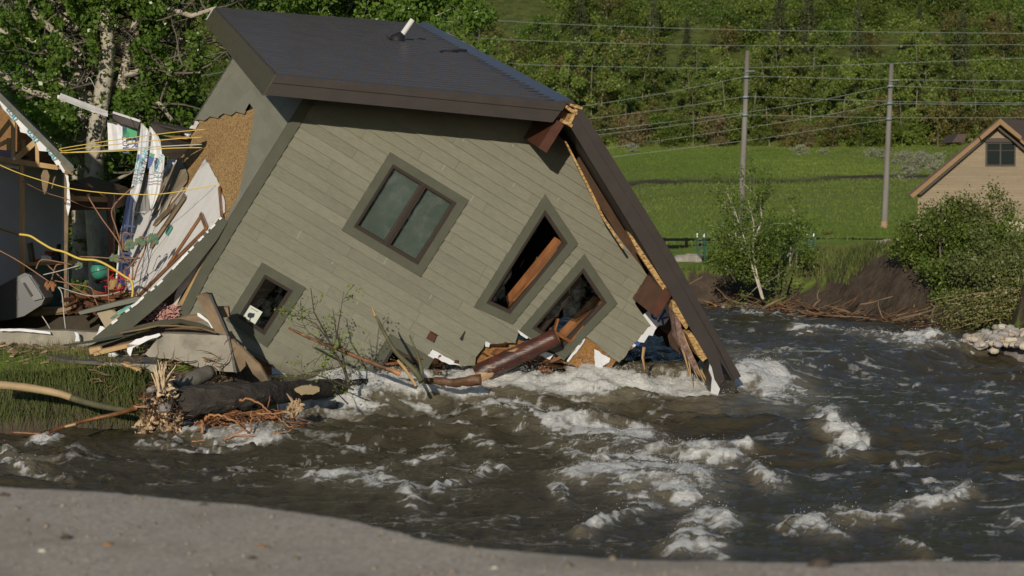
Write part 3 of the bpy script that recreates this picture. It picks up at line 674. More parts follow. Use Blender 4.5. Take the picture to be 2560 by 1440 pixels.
def fir_meshes(seed, h, cr, m, n=2600):
    rg = np.random.default_rng(seed); mb = MB()
    mb.tube([(0, 0, -.1), (0, 0, h*.5), (0, 0, h)], [h*.016, h*.009, .004], 6, cap=False); P = []; T = []
    lay = int(h*2.6)
    for i in range(lay):
        t = .08 + .92*(i/lay); rr = cr*(1-t)**.85*rg.uniform(.75, 1.15); z = h*t
        for k in range(7):
            a = rg.uniform(0, 6.28); e = np.array([math.cos(a)*rr, math.sin(a)*rr, z - rr*.28 + .1])
            m_ = max(4, int(n/lay/7)); f = rg.random(m_)**.6
            P.append(np.array([0, 0, z])*(1-f[:, None]) + e*f[:, None] + rg.normal(0, min(.09, h*.02), (m_, 3))*(1, 1, .7)); T.append(np.full(m_, rg.uniform(.1, .9)))
    v, q = leaf_arrays(np.concatenate(P), min(.34, h*.06), rg, droop=.8, aspect=.4)
    return [('trunk', mesh_from_mb(mb, 'trunk', bark_grey)), ('crown', mesh_leaves('crown', m, v, q, np.concatenate(T)))]
def build_hill():
    rg = np.random.default_rng(77)
    kinds = {
     'aspen': [proto('aspen_tree', 'x', 'tree', deciduous_meshes(100+i, 8.0+i*.8, 2.3, 5200, L_aspen, bark_pale, .25, .06, .10, 18)) for i in range(4)],
     'tall': [proto('bare_aspen', 'x', 'tree', deciduous_meshes(140+i, 11, 1.5, 1200, L_aspen, bark_pale, .24, .15, .55, 10)) for i in range(2)],
     'bush': [proto('leafy_bush', 'x', 'bush', deciduous_meshes(200+i, 3.8, 2.6, 4200, L_bush, bark_grey, .25, .05, .05, 14, .8, 2)) for i in range(4)],
     'olive': [proto('olive_bush', 'x', 'bush', deciduous_meshes(230+i, 4.6, 2.5, 3600, L_olive, bark_grey, .22, .05, .08, 13, .8, 2)) for i in range(2)],
     'brown': [proto('brown_bush', 'x', 'bush', deciduous_meshes(260+i, 3.8, 2.3, 2400, L_brown, bark_grey, .2, .05, .08, 13, .8, 3)) for i in range(2)],
     'fir': [proto('fir_tree', 'x', 'tree', fir_meshes(300+i, 8.5+i, 2.1, L_fir)) for i in range(3)]}
    lab = {'aspen': 'light green aspen', 'tall': 'tall aspen with bare white trunk', 'bush': 'rounded bright green bush',
           'olive': 'olive green bush', 'brown': 'brownish half bare bush', 'fir': 'dark green fir tree'}
    where = ['at the meadow edge', 'low on the hill', 'midway up the hill', 'high on the hill']
    nm = {'aspen': 'aspens on the hillside', 'tall': 'bare trunked aspens on the hillside', 'bush': 'green bushes on the hillside', 'olive': 'olive bushes on the hillside', 'brown': 'brown bushes on the hillside', 'fir': 'firs on the hillside'}
    cnt = {k: 0 for k in kinds}; spots = []
    def place(kind, x, y, s):
        i = cnt[kind]; ps = kinds[kind]; src = ps[i % len(ps)]; cnt[kind] += 1
        z = ghs(x, y); wz = 0 if y < 177 else 1 if y < 193 else 2 if y < 210 else 3
        kx = x/y; side = [' far left behind the cottonwood', ' above the ruined house', ' left of the roof', ' just over the roof', ' right of the roof', ' well left of the poles', ' just left of the left pole', ' just right of the left pole', ' midway between the poles', ' near the right pole', ' just right of the right pole', ' above the tan house'][int(np.searchsorted([-.22, -.17, -.05, .0, .04, .08, .115, .14, .17, .195, .225], kx))]
        L = lab[kind] + ' ' + where[wz] + side
        rz = rg.uniform(0, 6.28)
        if i < len(ps):
            src.location = (x, y, z-.1); src.rotation_euler = (0, 0, rz); src.scale = (s, s, s*rg.uniform(.9, 1.15)); o = src
        else: o = copy_thing(src, (x, y, z-.1), rz, (s, s, s*rg.uniform(.9, 1.2)))
        o['label'] = L; o['group'] = nm[kind]
    # hand placed giants
    for px, py0, py1, kind in [(1622, -60, 110, 'tall'), (1652, -40, 130, 'tall'), (1905, -60, 90, 'tall'), (1935, 10, 230, 'fir'), (1430, -30, 90, 'fir'), (1950, -20, 150, 'fir'), (2520, 20, 130, 'fir'), (2300, 20, 110, 'fir'), (1740, 60, 230, 'aspen'), (1640, 100, 250, 'aspen')]:
        p = onland(px, py1, 170); hh = (py1-py0)/FPX*p[1]; place(kind, p[0], p[1], hh/({'tall': 11, 'fir': 9.5, 'aspen': 9.5}[kind]))
    # dense belt along the foot of the hill
    y = 172.5
    for k in np.arange(-.02, .275, .0065):
        x = (k + rg.normal(0, .002))*y; yy = y + rg.uniform(-1, 5)
        place(rg.choice(['aspen', 'aspen', 'aspen', 'bush', 'olive']) if k > .05 else 'aspen', x, yy, rg.uniform(.62, .95))
    for k in np.arange(-.02, .275, .013):
        place(rg.choice(['bush', 'olive', 'bush', 'bush', 'olive', 'brown']), k*171+rg.normal(0, .5), 170.5+rg.uniform(0, 2), rg.uniform(.5, .8))
    tries = 0; pts = []
    while len(pts) < 238 and tries < 20000:
        tries += 1; yv = rg.uniform(178, 262); k = rg.uniform(-.275, .275)
        if k < -.19 and yv > 225: continue
        x = k*yv
        if any((x-a)**2+((yv-b)*.8)**2 < 9 for a, b in pts): continue
        if yv > 215 and abs(k-.175) < .018 and rg.random() < .6: continue
        if -.13 < k < -.02 and yv < 215: continue       # behind the house
        pts.append((x, yv)); n = vnoise(np.array([x*.045]), np.array([yv*.06]), 5)[0] + rg.normal(0, .12)
        kind = 'fir' if n < .25 else 'olive' if n < .38 else 'bush' if n < .62 else 'aspen' if n < .82 else 'brown'
        if yv > 225 and kind == 'aspen' and rg.random() < .5: kind = 'bush'
        place(kind, x, yv, rg.uniform(.6, 1.05) if kind != 'fir' else rg.uniform(.55, .9))
    same = {}
    for o in COL.objects:
        if o.get('group') in nm.values(): same.setdefault(o['label'], []).append(o)
    for L_, os_ in same.items():
        if len(os_) > 1 and len(L_.split()) <= 13:
            for i, o in enumerate(sorted(os_, key=lambda q: q.location.x/q.location.y)):
                o['label'] = '%s, %s from left' % (L_, ['first', 'second', 'third', 'fourth', 'fifth', 'sixth', 'seventh', 'eighth', 'ninth', 'tenth', 'eleventh', 'twelfth'][min(i, 11)])
    # knee high scrub between them: nobody could count it
    n = 26000; yv = rg.uniform(172, 262, n); k = rg.uniform(-.30, .30, n); x = k*yv; z = gh(x, yv)
    dens = fbm(x*.12, yv*.12, 3, 31); ok = dens > .38; P = np.stack([x, yv, z], -1)[ok]
    P = np.repeat(P, 16, 0); P += rg.normal(0, 1, P.shape)*(.6, .6, .3); P[:, 2] += .45
    v, q = leaf_arrays(P, .27, rg); T = np.clip(fbm(P[:, 0]*.15, P[:, 1]*.2, 3, 66)*1.3 - .15 + rg.normal(0, .15, len(P)), 0, 1)
    tag(npmesh('undergrowth', L_bush, v, q, tone=T), 'low green scrub covering the wooded hillside', 'undergrowth', kind='stuff')

def leafy(name, label, cat, loc, stems, tips_n, size, m, bark, seed, spread=.12, tone=(.1, .95), group=None, depth=2, kids=4, length=1.0, wander=.2, up=.1):
    """a plant from explicit stems [(points, r0)], grown with twigs and leaves"""
    rg = np.random.default_rng(seed); root = thing(name, label, cat, loc, group); mb = MB(); tips = []
    for pts, r0 in stems:
        n = len(pts); mb.tube(pts, [r0*(1-.8*i/(n-1)) for i in range(n)], 7, cap=False)
        for i in range(1, n):
            for k in range(kids):
                f = rg.random(); q = np.array(pts[i-1])*(1-f)+np.array(pts[i])*f
                if i == 1 and f < .4: continue
                grow(mb, rg, q, rg.normal(size=3)*(1, .8, .6) + (0, 0, .35), length*rg.uniform(.6, 1.1), r0*.3*(1-.6*i/n), depth-1, tips, wander, 3, up, 5, .6, .004)
    mb.build('trunk', bark, root, True)
    T = np.array(tips); sel = rg.choice(len(T), tips_n); P = T[sel] + rg.normal(0, spread, (tips_n, 3))
    v, q = leaf_arrays(P, size, rg); ct = rg.random(len(T)); tn = np.clip(tone[0] + (tone[1]-tone[0])*(.5*ct[sel]+.5*rg.random(tips_n)), 0, 1)
    npmesh('crown', m, v, q, root, tone=tn)
    return root
def build_cottonwoods():
    Z = 45.5
    A = [at(x, y, Z+dz) for x, y, dz in [(207, 700, 0), (205, 600, 0), (207, 500, .1), (224, 400, .2), (222, 300, 0), (210, 220, 0), (197, 140, 0), (180, 80, .2), (160, 20, .3), (150, -60, .4)]]
    B = [at(x, y, Z-1+dz) for x, y, dz in [(252, 760, 0), (250, 660, 0), (243, 560, 0), (232, 470, 0), (236, 380, 0), (246, 290, .1), (262, 200, .2), (272, 120, .2), (262, 40, .2), (268, -60, .3)]]
    root = thing('cottonwood_tree', 'old cottonwood with two pale forking trunks behind the ruined house at left', 'tree', (A[0][0], A[0][1], .6)); rg = np.random.default_rng(8)
    mb = MB(); tw = MB(); tips = []
    def limb(pts, r0, r1, kids, length, rough=.07):
        n = len(pts); mb.tube(pts, [r0+(r1-r0)*i/(n-1) for i in range(n)], 12, rough=rough, rng=random.Random(3))
        for i in range(max(1, n//4), n):
            for k in range(kids):
                f = rg.random(); q = pts[i-1]*(1-f)+pts[i]*f
                grow(tw, rg, q, rg.normal(size=3)*(1, .9, .55) + (0, .3, .12), length*rg.uniform(.55, 1.15), .045*(1-.4*i/n), 2, tips, .2, 3, .04, 6, .62, .005)
    limb(A, .24, .14, 1, 2.3); limb(B, .27, .13, 1, 2.3)
    for pts, r0, r1, k in [
        ([(262, 200), (300, 215), (330, 110), (345, 40), (340, -40)], .13, .09, 5), ([(243, 300), (270, 260), (300, 190), (318, 150), (350, 60), (380, -20)], .15, .07, 4),
        ([(205, 600), (198, 520), (196, 430), (210, 330), (240, 270)], .2, .1, 1),
        ([(197, 140), (150, 90), (90, 40), (50, -40)], .1, .06, 4), ([(200, 170), (150, 150), (105, 118), (62, 92)], .06, .03, 1),
        ([(222, 300), (150, 250), (80, 230), (10, 190), (-60, 150)], .09, .05, 5), ([(197, 150), (120, 130), (40, 90), (-40, 60)], .09, .05, 5),
        ([(236, 380), (160, 360), (90, 330), (40, 340)], .08, .04, 3), ([(272, 120), (340, 110), (420, 90), (480, 110), (530, 100)], .09, .04, 6),
        ([(262, 200), (340, 230), (400, 260), (430, 300)], .08, .04, 4), ([(246, 290), (320, 330), (380, 340), (430, 330)], .07, .03, 3), ([(300, 190), (380, 170), (440, 190), (500, 180)], .07, .03, 4),
        ([(180, 80), (230, 30), (280, 0), (330, -30)], .09, .05, 4), ([(345, 40), (420, 20), (480, 40), (540, 20)], .08, .04, 5), ([(232, 470), (290, 450), (330, 430)], .05, .03, 2),
        ([(243, 560), (200, 600), (190, 640)], .05, .03, 2), ([(210, 220), (110, 200), (60, 160), (0, 130)], .08, .04, 4), ([(150, 0), (60, -20), (-20, -30)], .08, .05, 4)]:
        dz = rg.uniform(-1.6, 1.8); nP = len(pts)
        limb([at(x, y, Z - .4 + dz*i/(nP-1)) for i, (x, y) in enumerate(pts)], r0, r1, k, 1.7 if k > 1 else 1.2)
    mb.build('trunk', bark_cw, root, True); tw.build('branches', mat('cottonwood_twig', (.16, .14, .11), (.10, .085, .065), 5, .9), root, True)
    T = np.array(tips)
    def leaves(T, n, rg):
        # drop leaves that would hide the trunks' clear stretches
        sel = rg.choice(len(T), n); P = T[sel] + rg.normal(0, .11, (n, 3))
        q = (P-CP) @ CR.T; px = 1280+FPX*q[:, 0]/q[:, 2]; py = 720-FPX*q[:, 1]/q[:, 2]
        nsy = fbm(px*.016, py*.016, 3, 5); keep = (nsy > .44)
        bare = np.zeros(len(px), bool)
        for pl, wd in ((A, 30), (B, 30)):
            c_ = [(1280+FPX*a[0]/a[1], 720-FPX*((a[2]-CAMH)/a[1]+.044)) for a in pl]
            cx = np.interp(py, [q_[1] for q_ in c_[::-1]], [q_[0] for q_ in c_[::-1]]); bare |= (np.abs(px-cx) < wd) & (fbm(px*.02+7, py*.02, 2, 9) > .30) & (py > 60)
        keep &= ~(bare & (rg.random(n) < .93)) & ~((px > 380) & (py > 190) & (rg.random(n) < .6)) & ~((px > 500) & (py > 60))
        return P[keep], sel[keep]
    P, sel = leaves(T, 112000, rg); v, q = leaf_arrays(P, .105, rg, aspect=.75)
    ct = rg.random(len(T)); tn = np.clip(.55*ct[sel]+.55*rg.random(len(sel)), 0, 1)
    npmesh('crown', L_cw, v, q, root, tone=tn)
    # the second one, behind the roof
    Z = 50
    leafy('cottonwood_tree', 'leafy cottonwood crown rising behind the brown metal roof', 'tree', (at(800, 500, Z)[0], at(800, 500, Z)[1], 1.2),
          [([at(800, 560, Z), at(805, 300, Z), at(800, 60, Z), at(830, 0, Z), at(860, -70, Z)], .2), ([at(803, 200, Z), at(740, 80, Z), at(700, 20, Z), at(660, -50, Z)], .12), ([at(805, 250, Z), at(900, 110, Z), at(960, 30, Z), at(1000, -40, Z)], .12),
           ([at(805, 260, Z), at(930, 130, Z), at(1000, 70, Z), at(1030, 30, Z)], .1), ([at(805, 150, Z), at(760, 40, Z), at(790, -40, Z)], .1)], 42000, .13, L_cw, bark_cw, 21, .12, length=2.0, kids=5)
    # low leafy growth between the ruined house and the tilted one
    for i, (x, y, z, r, lab) in enumerate([(95, 300, 52, 2.2, 'green tree filling the gap above the ruined gable'), (410, 400, 52, 1.2, 'green tree behind the torn house wrap'), (30, 120, 53, 2.4, 'leafy tree at the upper left corner of the photo'),
                                           (300, 560, 49, 1.3, 'green bush between the trunk and the blue house wrap'), (185, 560, 49, 1.2, 'green bush behind the porch post')]):
        c = at(x, y, z); gz = 1.2; hh = c[2]-gz + r
        leafy('leafy_tree', lab, 'tree', (c[0], c[1], gz), [([np.array([c[0]+rr, c[1], gz]), np.array([c[0]+rr*.5, c[1], gz+hh*.5]), np.array([c[0]+rr*1.5, c[1], gz+hh])], .09) for rr in (-.5, .4)], 15000, .14, L_cw if i != 3 else L_bush, bark_grey, 60+i, .15, group='trees behind the ruined house', length=r*.8, kids=6)
def build_far_plants():
    # saplings on the far bank
    def G(px, py, z): p = at(px, py, z); return p
    Z = 52.4
    leafy('aspen_sapling', 'slim young aspen leaning over the far bank, white double trunk', 'tree', G(1905, 745, Z),
          [([G(1908, 748, Z), G(1893, 690, Z), G(1882, 630, Z), G(1885, 560, Z), G(1870, 500, Z)], .034), ([G(1905, 745, Z), G(1885, 680, Z), G(1862, 600, Z), G(1838, 530, Z), G(1812, 470, Z)], .030), ([G(1886, 600, Z), G(1905, 550, Z), G(1900, 500, Z), G(1860, 460, Z)], .03)],
          3600, .075, L_aspen, bark_white, 31, .1, length=.75, kids=4)
    leafy('aspen_sapling', 'short leafy aspen left of the leaning white double trunk', 'tree', G(1850, 660, 55),
          [([G(1850, 690, 54), G(1840, 600, 54), G(1835, 520, 54)], .04), ([G(1870, 700, 54), G(1850, 620, 54), G(1800, 560, 54)], .03)], 1800, .075, L_aspen, bark_white, 32, .12, length=.7, kids=5)
    leafy('aspen_sapling', 'thin upright aspen sapling standing just left of the green stakes', 'tree', G(1978, 650, 56),
          [([G(1975, 670, 56), G(1978, 600, 56), G(1984, 520, 56)], .035), ([G(1990, 670, 56), G(1995, 600, 56), G(2000, 560, 56)], .02)], 1800, .08, L_aspen, bark_white, 33, .1, length=.5, kids=4)
    leafy('willow_bush', 'green willow thicket right of the leaning aspen, on the bank edge', 'bush', G(1940, 700, 54), [([G(1935+dx, 705, 53.5), G(1935+dx*1.6, 640, 54), G(1935+dx*2.2, 590, 54)], .03) for dx in (-35, -12, 10, 28)],
          3200, .075, L_bush, bark_grey, 34, .12, length=.55, kids=4)
    leafy('willow_bush', 'overhanging green bush at the foot of the leaning aspen', 'bush', G(1860, 700, 53), [([G(1860+dx, 705, 53), G(1855+dx*1.5, 680, 52.6), G(1850+dx*2.2, 655, 52.6)], .025) for dx in (-20, 0, 22)],
          4500, .08, L_bush, bark_grey, 35, .1, length=.5, kids=4)
    # the big willow on the dirt mound
    Z = 51
    leafy('willow_bush', 'big round willow bush in front of the tan house', 'bush', G(2360, 740, Z),
          [([G(2365+dx*.3, 745, Z), G(2365+dx*.65, 670, Z+dz), G(2365+dx*.8, 600, Z+dz), G(2365+dx*.9, y1+22, Z+dz)], .045) for dx, y1, dz in [(-80, 580, 0), (-50, 545, .6), (-20, 520, -.5), (10, 500, .4), (40, 490, -.3), (60, 505, .3), (85, 530, 0), (-95, 640, 0), (70, 600, -.6), (-20, 600, -.9), (110, 560, .3)]],
          18000, .08, L_bush, bark_grey, 41, .12, length=.5, kids=5)
    leafy('willow_bush', 'tall loose willow branch reaching over the stone base of the tan house', 'bush', G(2440, 720, 50.5),
          [([G(2420, 720, 50.5), G(2440, 640, 50.5), G(2452, 560, 50.5), G(2440, 500, 50.5)], .03), ([G(2430, 700, 50.5), G(2460, 620, 50.5), G(2490, 545, 50.5)], .025)], 5500, .085, L_wil, bark_grey, 42, .12, length=.6, kids=4)
    for i, (x, y, z, wx, n, m, lab) in enumerate([(2490, 690, 48, 60, 12000, L_wil, 'pale flowering willow thicket at the right edge'), (2420, 700, 49, 40, 8000, L_bush, 'bright green low bush below the big willow'),
                                     (2530, 650, 50, 50, 9000, L_bush, 'dense green bush under the stone base at the right edge'), (2555, 740, 46, 40, 8000, L_wil, 'pale willow shoots at the right edge above the rocks')]):
        leafy('low_willow', lab, 'bush', G(x, y+60, z), [([G(x+dx*.5, y+65, z), G(x+dx, y+20, z), G(x+dx*1.3, y-40, z)], .025) for dx in (-wx, -wx*.4, wx*.3, wx)], n, .075, m, bark_grey, 50+i, .12, length=.6, kids=5, group='low willows on the right bank')
    # flattened willow hanging over the water at the right
    rg = np.random.default_rng(9); Z = 45
    root = thing('fallen_willow', 'flattened willow with pale bare branches trailing over the water at right', 'bush', G(2520, 790, Z)); mb = MB(); tips = []
    for i in range(46):
        x0, y0 = rg.uniform(2470, 2600), rg.uniform(715, 800); L_ = rg.uniform(60, 170)
        pts = [G(x0 - L_*t, y0 + 10*t + 24*t*t*rg.uniform(.3, 1.1), Z + rg.uniform(-.1, .1)) for t in np.linspace(0, 1, 6)]
        for p_ in pts: p_[2] = max(p_[2], WL+.06)
        mb.tube(pts, [.02, .018, .015, .012, .008, .004], 5, cap=False); tips += [p for p in pts[1:]]
    mb.build('branches', mat('bare_twig', (.30, .24, .13), (.2, .15, .08), 5, .8), root, True)
    T = np.array(tips); sel = rg.choice(len(T), 3600); P = T[sel]+rg.normal(0, .2, (3600, 3))*(1, 1, .9); P = P[P[:, 2] > WL+.02]; v, q = leaf_arrays(P, .085, rg, aspect=.4)
    npmesh('leaves', L_wil, v, q, root, tone=rg.random(len(P)))
    # sagebrush on the meadow
    ms = deciduous_meshes(400, .9, .9, 1200, L_sage, bark_grey, .10, .03, .05, 9, .6, 3); src = None
    sp = [(2060, 384), (2180, 388), (2205, 390), (2262, 398), (2238, 412), (2275, 408), (2292, 415), (2310, 405), (2325, 418), (2255, 392), (2300, 396), (2345, 402), (2282, 432), (2268, 447), (1578, 376), (2000, 385), (2335, 432)]
    sp.sort(); OR = ['first', 'second', 'third', 'fourth', 'fifth', 'sixth', 'seventh', 'eighth', 'ninth', 'tenth', 'eleventh', 'twelfth']
    for i, (x, y) in enumerate(sp):
        k_ = sum(1 for q in sp[:i] if (q[0] > 2230) == (x > 2230) and (q[0] > 1900) == (x > 1900))
        p = onland(x, y+4, 100); lab = OR[k_] + ' grey green sagebrush from the left, on the meadow ' + ('left of the tan roof' if x > 2230 else 'between the two poles' if x > 1900 else 'beside the tilted roof')
        if src is None: src = proto('sagebrush', lab, 'shrub', ms); src.location = tuple(p); src['group'] = 'sagebrush on the meadow'; src.scale = (.8,)*3
        else: copy_thing(src, p, i*1.3, rg.uniform(.55, 1.0), lab)
    # little garden conifers
    for x, y0, y1, z, lab, mm in [(2068, 640, 565, 64, 'small young spruce in front of the black fence', L_olive), (1755, 640, 570, 64, 'small dark conifer inside the wire cage', L_fir), (1655, 620, 565, 64, 'reddish little conifer beside the tilted roof', L_brown)]:
        p = at(x, y0, z); hh = (y0-y1)/FPX*z; o = proto('young_spruce', lab, 'tree', fir_meshes(x, hh, hh*.32, mm, 900)); o.location = (p[0], p[1], ghs(p[0], p[1]))
# ================================================================ THE TILTED HOUSE
def clip_half(poly, a, b, c):          # keep a*x+b*y+c >= 0
    out = []; n = len(poly)
    for i in range(n):
        p, q = poly[i], poly[(i+1) % n]; dp = a*p[0]+b*p[1]+c; dq = a*q[0]+b*q[1]+c
        if dp >= 0: out.append(p)
        if (dp >= 0) != (dq >= 0): t = dp/(dp-dq); out.append((p[0]+(q[0]-p[0])*t, p[1]+(q[1]-p[1])*t))
    return out
def siding(mb, poly, holes, fn, course, b0, rg, lap=.028, blen=3.2, stepx=False, sgn=1):
    """lap boards: fn(a,b,out) -> point; a along the boards, b across them"""
    loops = [[Vector((p[0], p[1], 0)) for p in L] for L in [poly] + holes]; flat = [(v.x, v.y) for L in loops for v in L]
    tris = [[flat[i] for i in t] for t in tessellate_polygon(loops)]
    A = [p[0] for p in poly]; B = [p[1] for p in poly]; k0 = int((min(B)-b0)//course)-1; k1 = int((max(B)-b0)//course)+2
    for k in range(k0, k1):
        lo, hi = b0+k*course, b0+(k+1)*course
        cuts = [min(A)-1 + rg.uniform(0, blen)]
        while cuts[-1] < max(A)+1: cuts.append(cuts[-1]+blen*rg.choice([.55, 1, 1, .8, .4]))
        segs = list(zip([min(A)-2]+cuts, cuts+[max(A)+2]))
        tones = [min(1, max(0, rg.gauss(.5, .22))) for _ in segs]; wob = [rg.uniform(-.002, .003) for _ in segs]
        for T in tris:
            P = clip_half(T, 0, 1, -lo); P = clip_half(P, 0, -1, hi) if len(P) > 2 else P
            if len(P) < 3: continue
            for (x0, x1), tn, wb in zip(segs, tones, wob):
                Q = clip_half(P, 1, 0, -x0-.0015); Q = clip_half(Q, -1, 0, x1-.0015) if len(Q) > 2 else Q
                if len(Q) < 3: continue
                pts = [fn(a, b, lap*(1-(b-lo)/course)+.003+wb) for a, b in Q]
                mb.quad(pts, tn, [(a+k*7.7, b) for a, b in Q])
                xs = [a for a, b in Q if abs(b-lo) < 1e-6]      # the board's bottom lip
                if len(xs) >= 2:
                    u0, u1 = min(xs), max(xs)
                    if u1-u0 > 1e-4: mb.quad([fn(u0, lo, lap+.003+wb), fn(u1, lo, lap+.003+wb), fn(u1, lo, 0), fn(u0, lo, 0)], tn*.9, [(u0, lo)]*4)
def siding_mat(name, c1, c2):
    m = bpy.data.materials.new(name); m.use_nodes = True; N = m.node_tree; L = N.links; b = N.nodes['Principled BSDF']
    b.inputs['Roughness'].default_value = .62; b.inputs['Specular IOR Level'].default_value = .35
    uv = N.nodes.new('ShaderNodeUVMap'); uv.uv_map = 'UVMap'
    def noise(s, st, det=5):
        mp = N.nodes.new('ShaderNodeMapping'); mp.inputs['Scale'].default_value = st; L.new(uv.outputs[0], mp.inputs[0])
        x = N.nodes.new('ShaderNodeTexNoise'); x.inputs['Scale'].default_value = s; x.inputs['Detail'].default_value = det; L.new(mp.outputs[0], x.inputs['Vector']); return x.outputs['Fac']
    g = noise(7, (1, 9, 1), 7); big = noise(1.1, (1, 2.2, 1)); fine = noise(40, (1, 3, 1), 2)
    mr = N.nodes.new('ShaderNodeMapRange'); mr.inputs['From Min'].default_value = .3; mr.inputs['From Max'].default_value = .7; L.new(g, mr.inputs['Value'])
    mx = N.nodes.new('ShaderNodeMix'); mx.data_type = 'RGBA'; mx.inputs[6].default_value = (*c1, 1); mx.inputs[7].default_value = (*c2, 1); L.new(mr.outputs[0], mx.inputs[0])
    at_ = N.nodes.new('ShaderNodeAttribute'); at_.attribute_name = 'tone'
    s = N.nodes.new('ShaderNodeMath'); s.operation = 'MULTIPLY_ADD'; s.inputs[1].default_value = .16; s.inputs[2].default_value = .70; L.new(at_.outputs['Fac'], s.inputs[0])
    s2 = N.nodes.new('ShaderNodeMath'); s2.operation = 'MULTIPLY_ADD'; s2.inputs[1].default_value = .34; L.new(big, s2.inputs[0]); L.new(s.outputs[0], s2.inputs[2])
    vm = N.nodes.new('ShaderNodeVectorMath'); vm.operation = 'SCALE'; L.new(mx.outputs[2], vm.inputs[0]); L.new(s2.outputs[0], vm.inputs['Scale'])
    gp = N.nodes.new('ShaderNodeNewGeometry'); sp = N.nodes.new('ShaderNodeSeparateXYZ'); L.new(gp.outputs['Position'], sp.inputs[0])   # mud and damp where the river has splashed the wall
    nz = N.nodes.new('ShaderNodeTexNoise'); nz.inputs['Scale'].default_value = 1.6; nz.inputs['Detail'].default_value = 9; L.new(gp.outputs['Position'], nz.inputs['Vector'])
    ad2 = N.nodes.new('ShaderNodeMath'); ad2.operation = 'MULTIPLY_ADD'; ad2.inputs[1].default_value = -.7; L.new(nz.outputs['Fac'], ad2.inputs[0]); L.new(sp.outputs['Z'], ad2.inputs[2])
    wt = N.nodes.new('ShaderNodeMapRange'); wt.inputs['From Min'].default_value = .32; wt.inputs['From Max'].default_value = .05; wt.inputs['To Max'].default_value = .75 if name == 'siding_paint' else 0.0; L.new(ad2.outputs[0], wt.inputs['Value'])
    mw = N.nodes.new('ShaderNodeMix'); mw.data_type = 'RGBA'; L.new(wt.outputs[0], mw.inputs[0]); L.new(vm.outputs[0], mw.inputs[6]); mw.inputs[7].default_value = (.075, .062, .040, 1); L.new(mw.outputs[2], b.inputs['Base Color'])
    bn = N.nodes.new('ShaderNodeBump'); bn.inputs['Strength'].default_value = .8; bn.inputs['Distance'].default_value = .006
    ad = N.nodes.new('ShaderNodeMath'); ad.operation = 'ADD'; L.new(g, ad.inputs[0]); L.new(fine, ad.inputs[1]); L.new(ad.outputs[0], bn.inputs['Height']); L.new(bn.outputs[0], b.inputs['Normal'])
    return m
def offset_poly(P, d):
    """inset a convex polygon by d"""
    n = len(P); c = np.mean(P, 0); out = []
    lines = []
    for i in range(n):
        p = np.array(P[i]); q = np.array(P[(i+1) % n]); e = nrm(q-p); nn = np.array([-e[1], e[0]])
        if (c-p) @ nn < 0: nn = -nn
        lines.append((p+nn*d, e))
    for i in range(n):
        p1, e1 = lines[i-1]; p2, e2 = lines[i]; M = np.array([e1, -e2]).T; t = np.linalg.solve(M, p2-p1); out.append(tuple(p1+e1*t[0]))
    return out
def ring(mb, Po, Pi, fn, o0, o1, tone=.5):
    """frame between two polygons, from depth o0 (back) to o1 (front)"""
    n = len(Po)
    for i in range(n):
        j = (i+1) % n
        a = [fn(*Po[i], o1), fn(*Po[j], o1), fn(*Pi[j], o1), fn(*Pi[i], o1)]; b = [fn(*Po[i], o0), fn(*Po[j], o0), fn(*Pi[j], o0), fn(*Pi[i], o0)]
        mb.quad(a, tone); mb.quad([a[0], a[1], b[1], b[0]], tone); mb.quad([a[3], a[2], b[2], b[3]], tone)
def plank(mb, A, B, wd, th, up, tone=.5, rg=None, ragged=0.0):
    mb.bar(A, B, wd, th, up, tone)

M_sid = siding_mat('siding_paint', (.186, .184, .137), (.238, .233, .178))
M_sid2 = siding_mat('siding_side_lit', (.27, .265, .205), (.31, .305, .24))  # same siding, lightened: sunlight on the side wall put into the colour
M_trim = mat('trim_paint', (.080, .083, .060), (.098, .10, .074), 3, .5, .15, 60, stretch=(1, 1, 1), spec=.4)
M_roof = mat('roof_metal', (.046, .041, .041), (.055, .049, .048), 2, .30, .05, 6, metal=.0, spec=.8)
M_fas = mat('fascia_metal', (.044, .036, .033), (.052, .043, .039), 3, .42, .08, 8, spec=.5)
M_fasg = mat('eave_metal', (.066, .062, .036), (.10, .09, .05), 9, .6, .5, 25, spec=.25)
M_brown = mat('window_frame', (.042, .032, .026), rough=.45, spec=.4)
M_dark = mat('shade_brown', (.022, .016, .012), (.035, .025, .018), 3, .9)  # dark brown that carries the unlit interior's shade in its colour
M_osb = mat('osb_board', (.33, .19, .065), (.56, .37, .16), 13, .8, .6, 20, stretch=(1, 1, 2.6), rot=(.5, .9, .4), c3=(.15, .08, .03), c3scale=12, c3lo=.54, c3hi=.62, lo=.42, hi=.58, bdist=.012)
M_osbw = mat('wet_osb', (.20, .09, .022), (.34, .17, .05), 20, .5, .5, 26, stretch=(1, 1, 2.2), rot=(.3, .7, .9), c3=(.07, .03, .012), c3scale=9, c3lo=.55, c3hi=.68, lo=.38, hi=.62)
M_dry = mat('drywall', (.88, .87, .86), (.80, .79, .77), 2.5, .85, .15, 14, c3=(.42, .36, .28), c3scale=2.2, c3lo=.68, c3hi=.74)
M_paperb = mat('drywall_back', (.36, .30, .21), (.31, .25, .17), 3, .9, .1)
M_lum = mat('fresh_lumber', (.46, .31, .15), (.36, .22, .09), 5, .75, .3, 12, stretch=(1, 1, .2))
M_luml = mat('weathered_board', (.24, .17, .10), (.15, .105, .065), 4, .85, .5, 9, c3=(.085, .06, .04), c3scale=1.7)
M_orange = mat('varnished_wood', (.29, .125, .04), (.17, .065, .022), 5, .35, .2, 12, stretch=(1, 1, .3))
M_beam = mat('stained_beam', (.105, .042, .026), (.065, .028, .02), 4, .4, .35, 9, c3=(.20, .13, .08), c3scale=5, c3lo=.66, c3hi=.74)
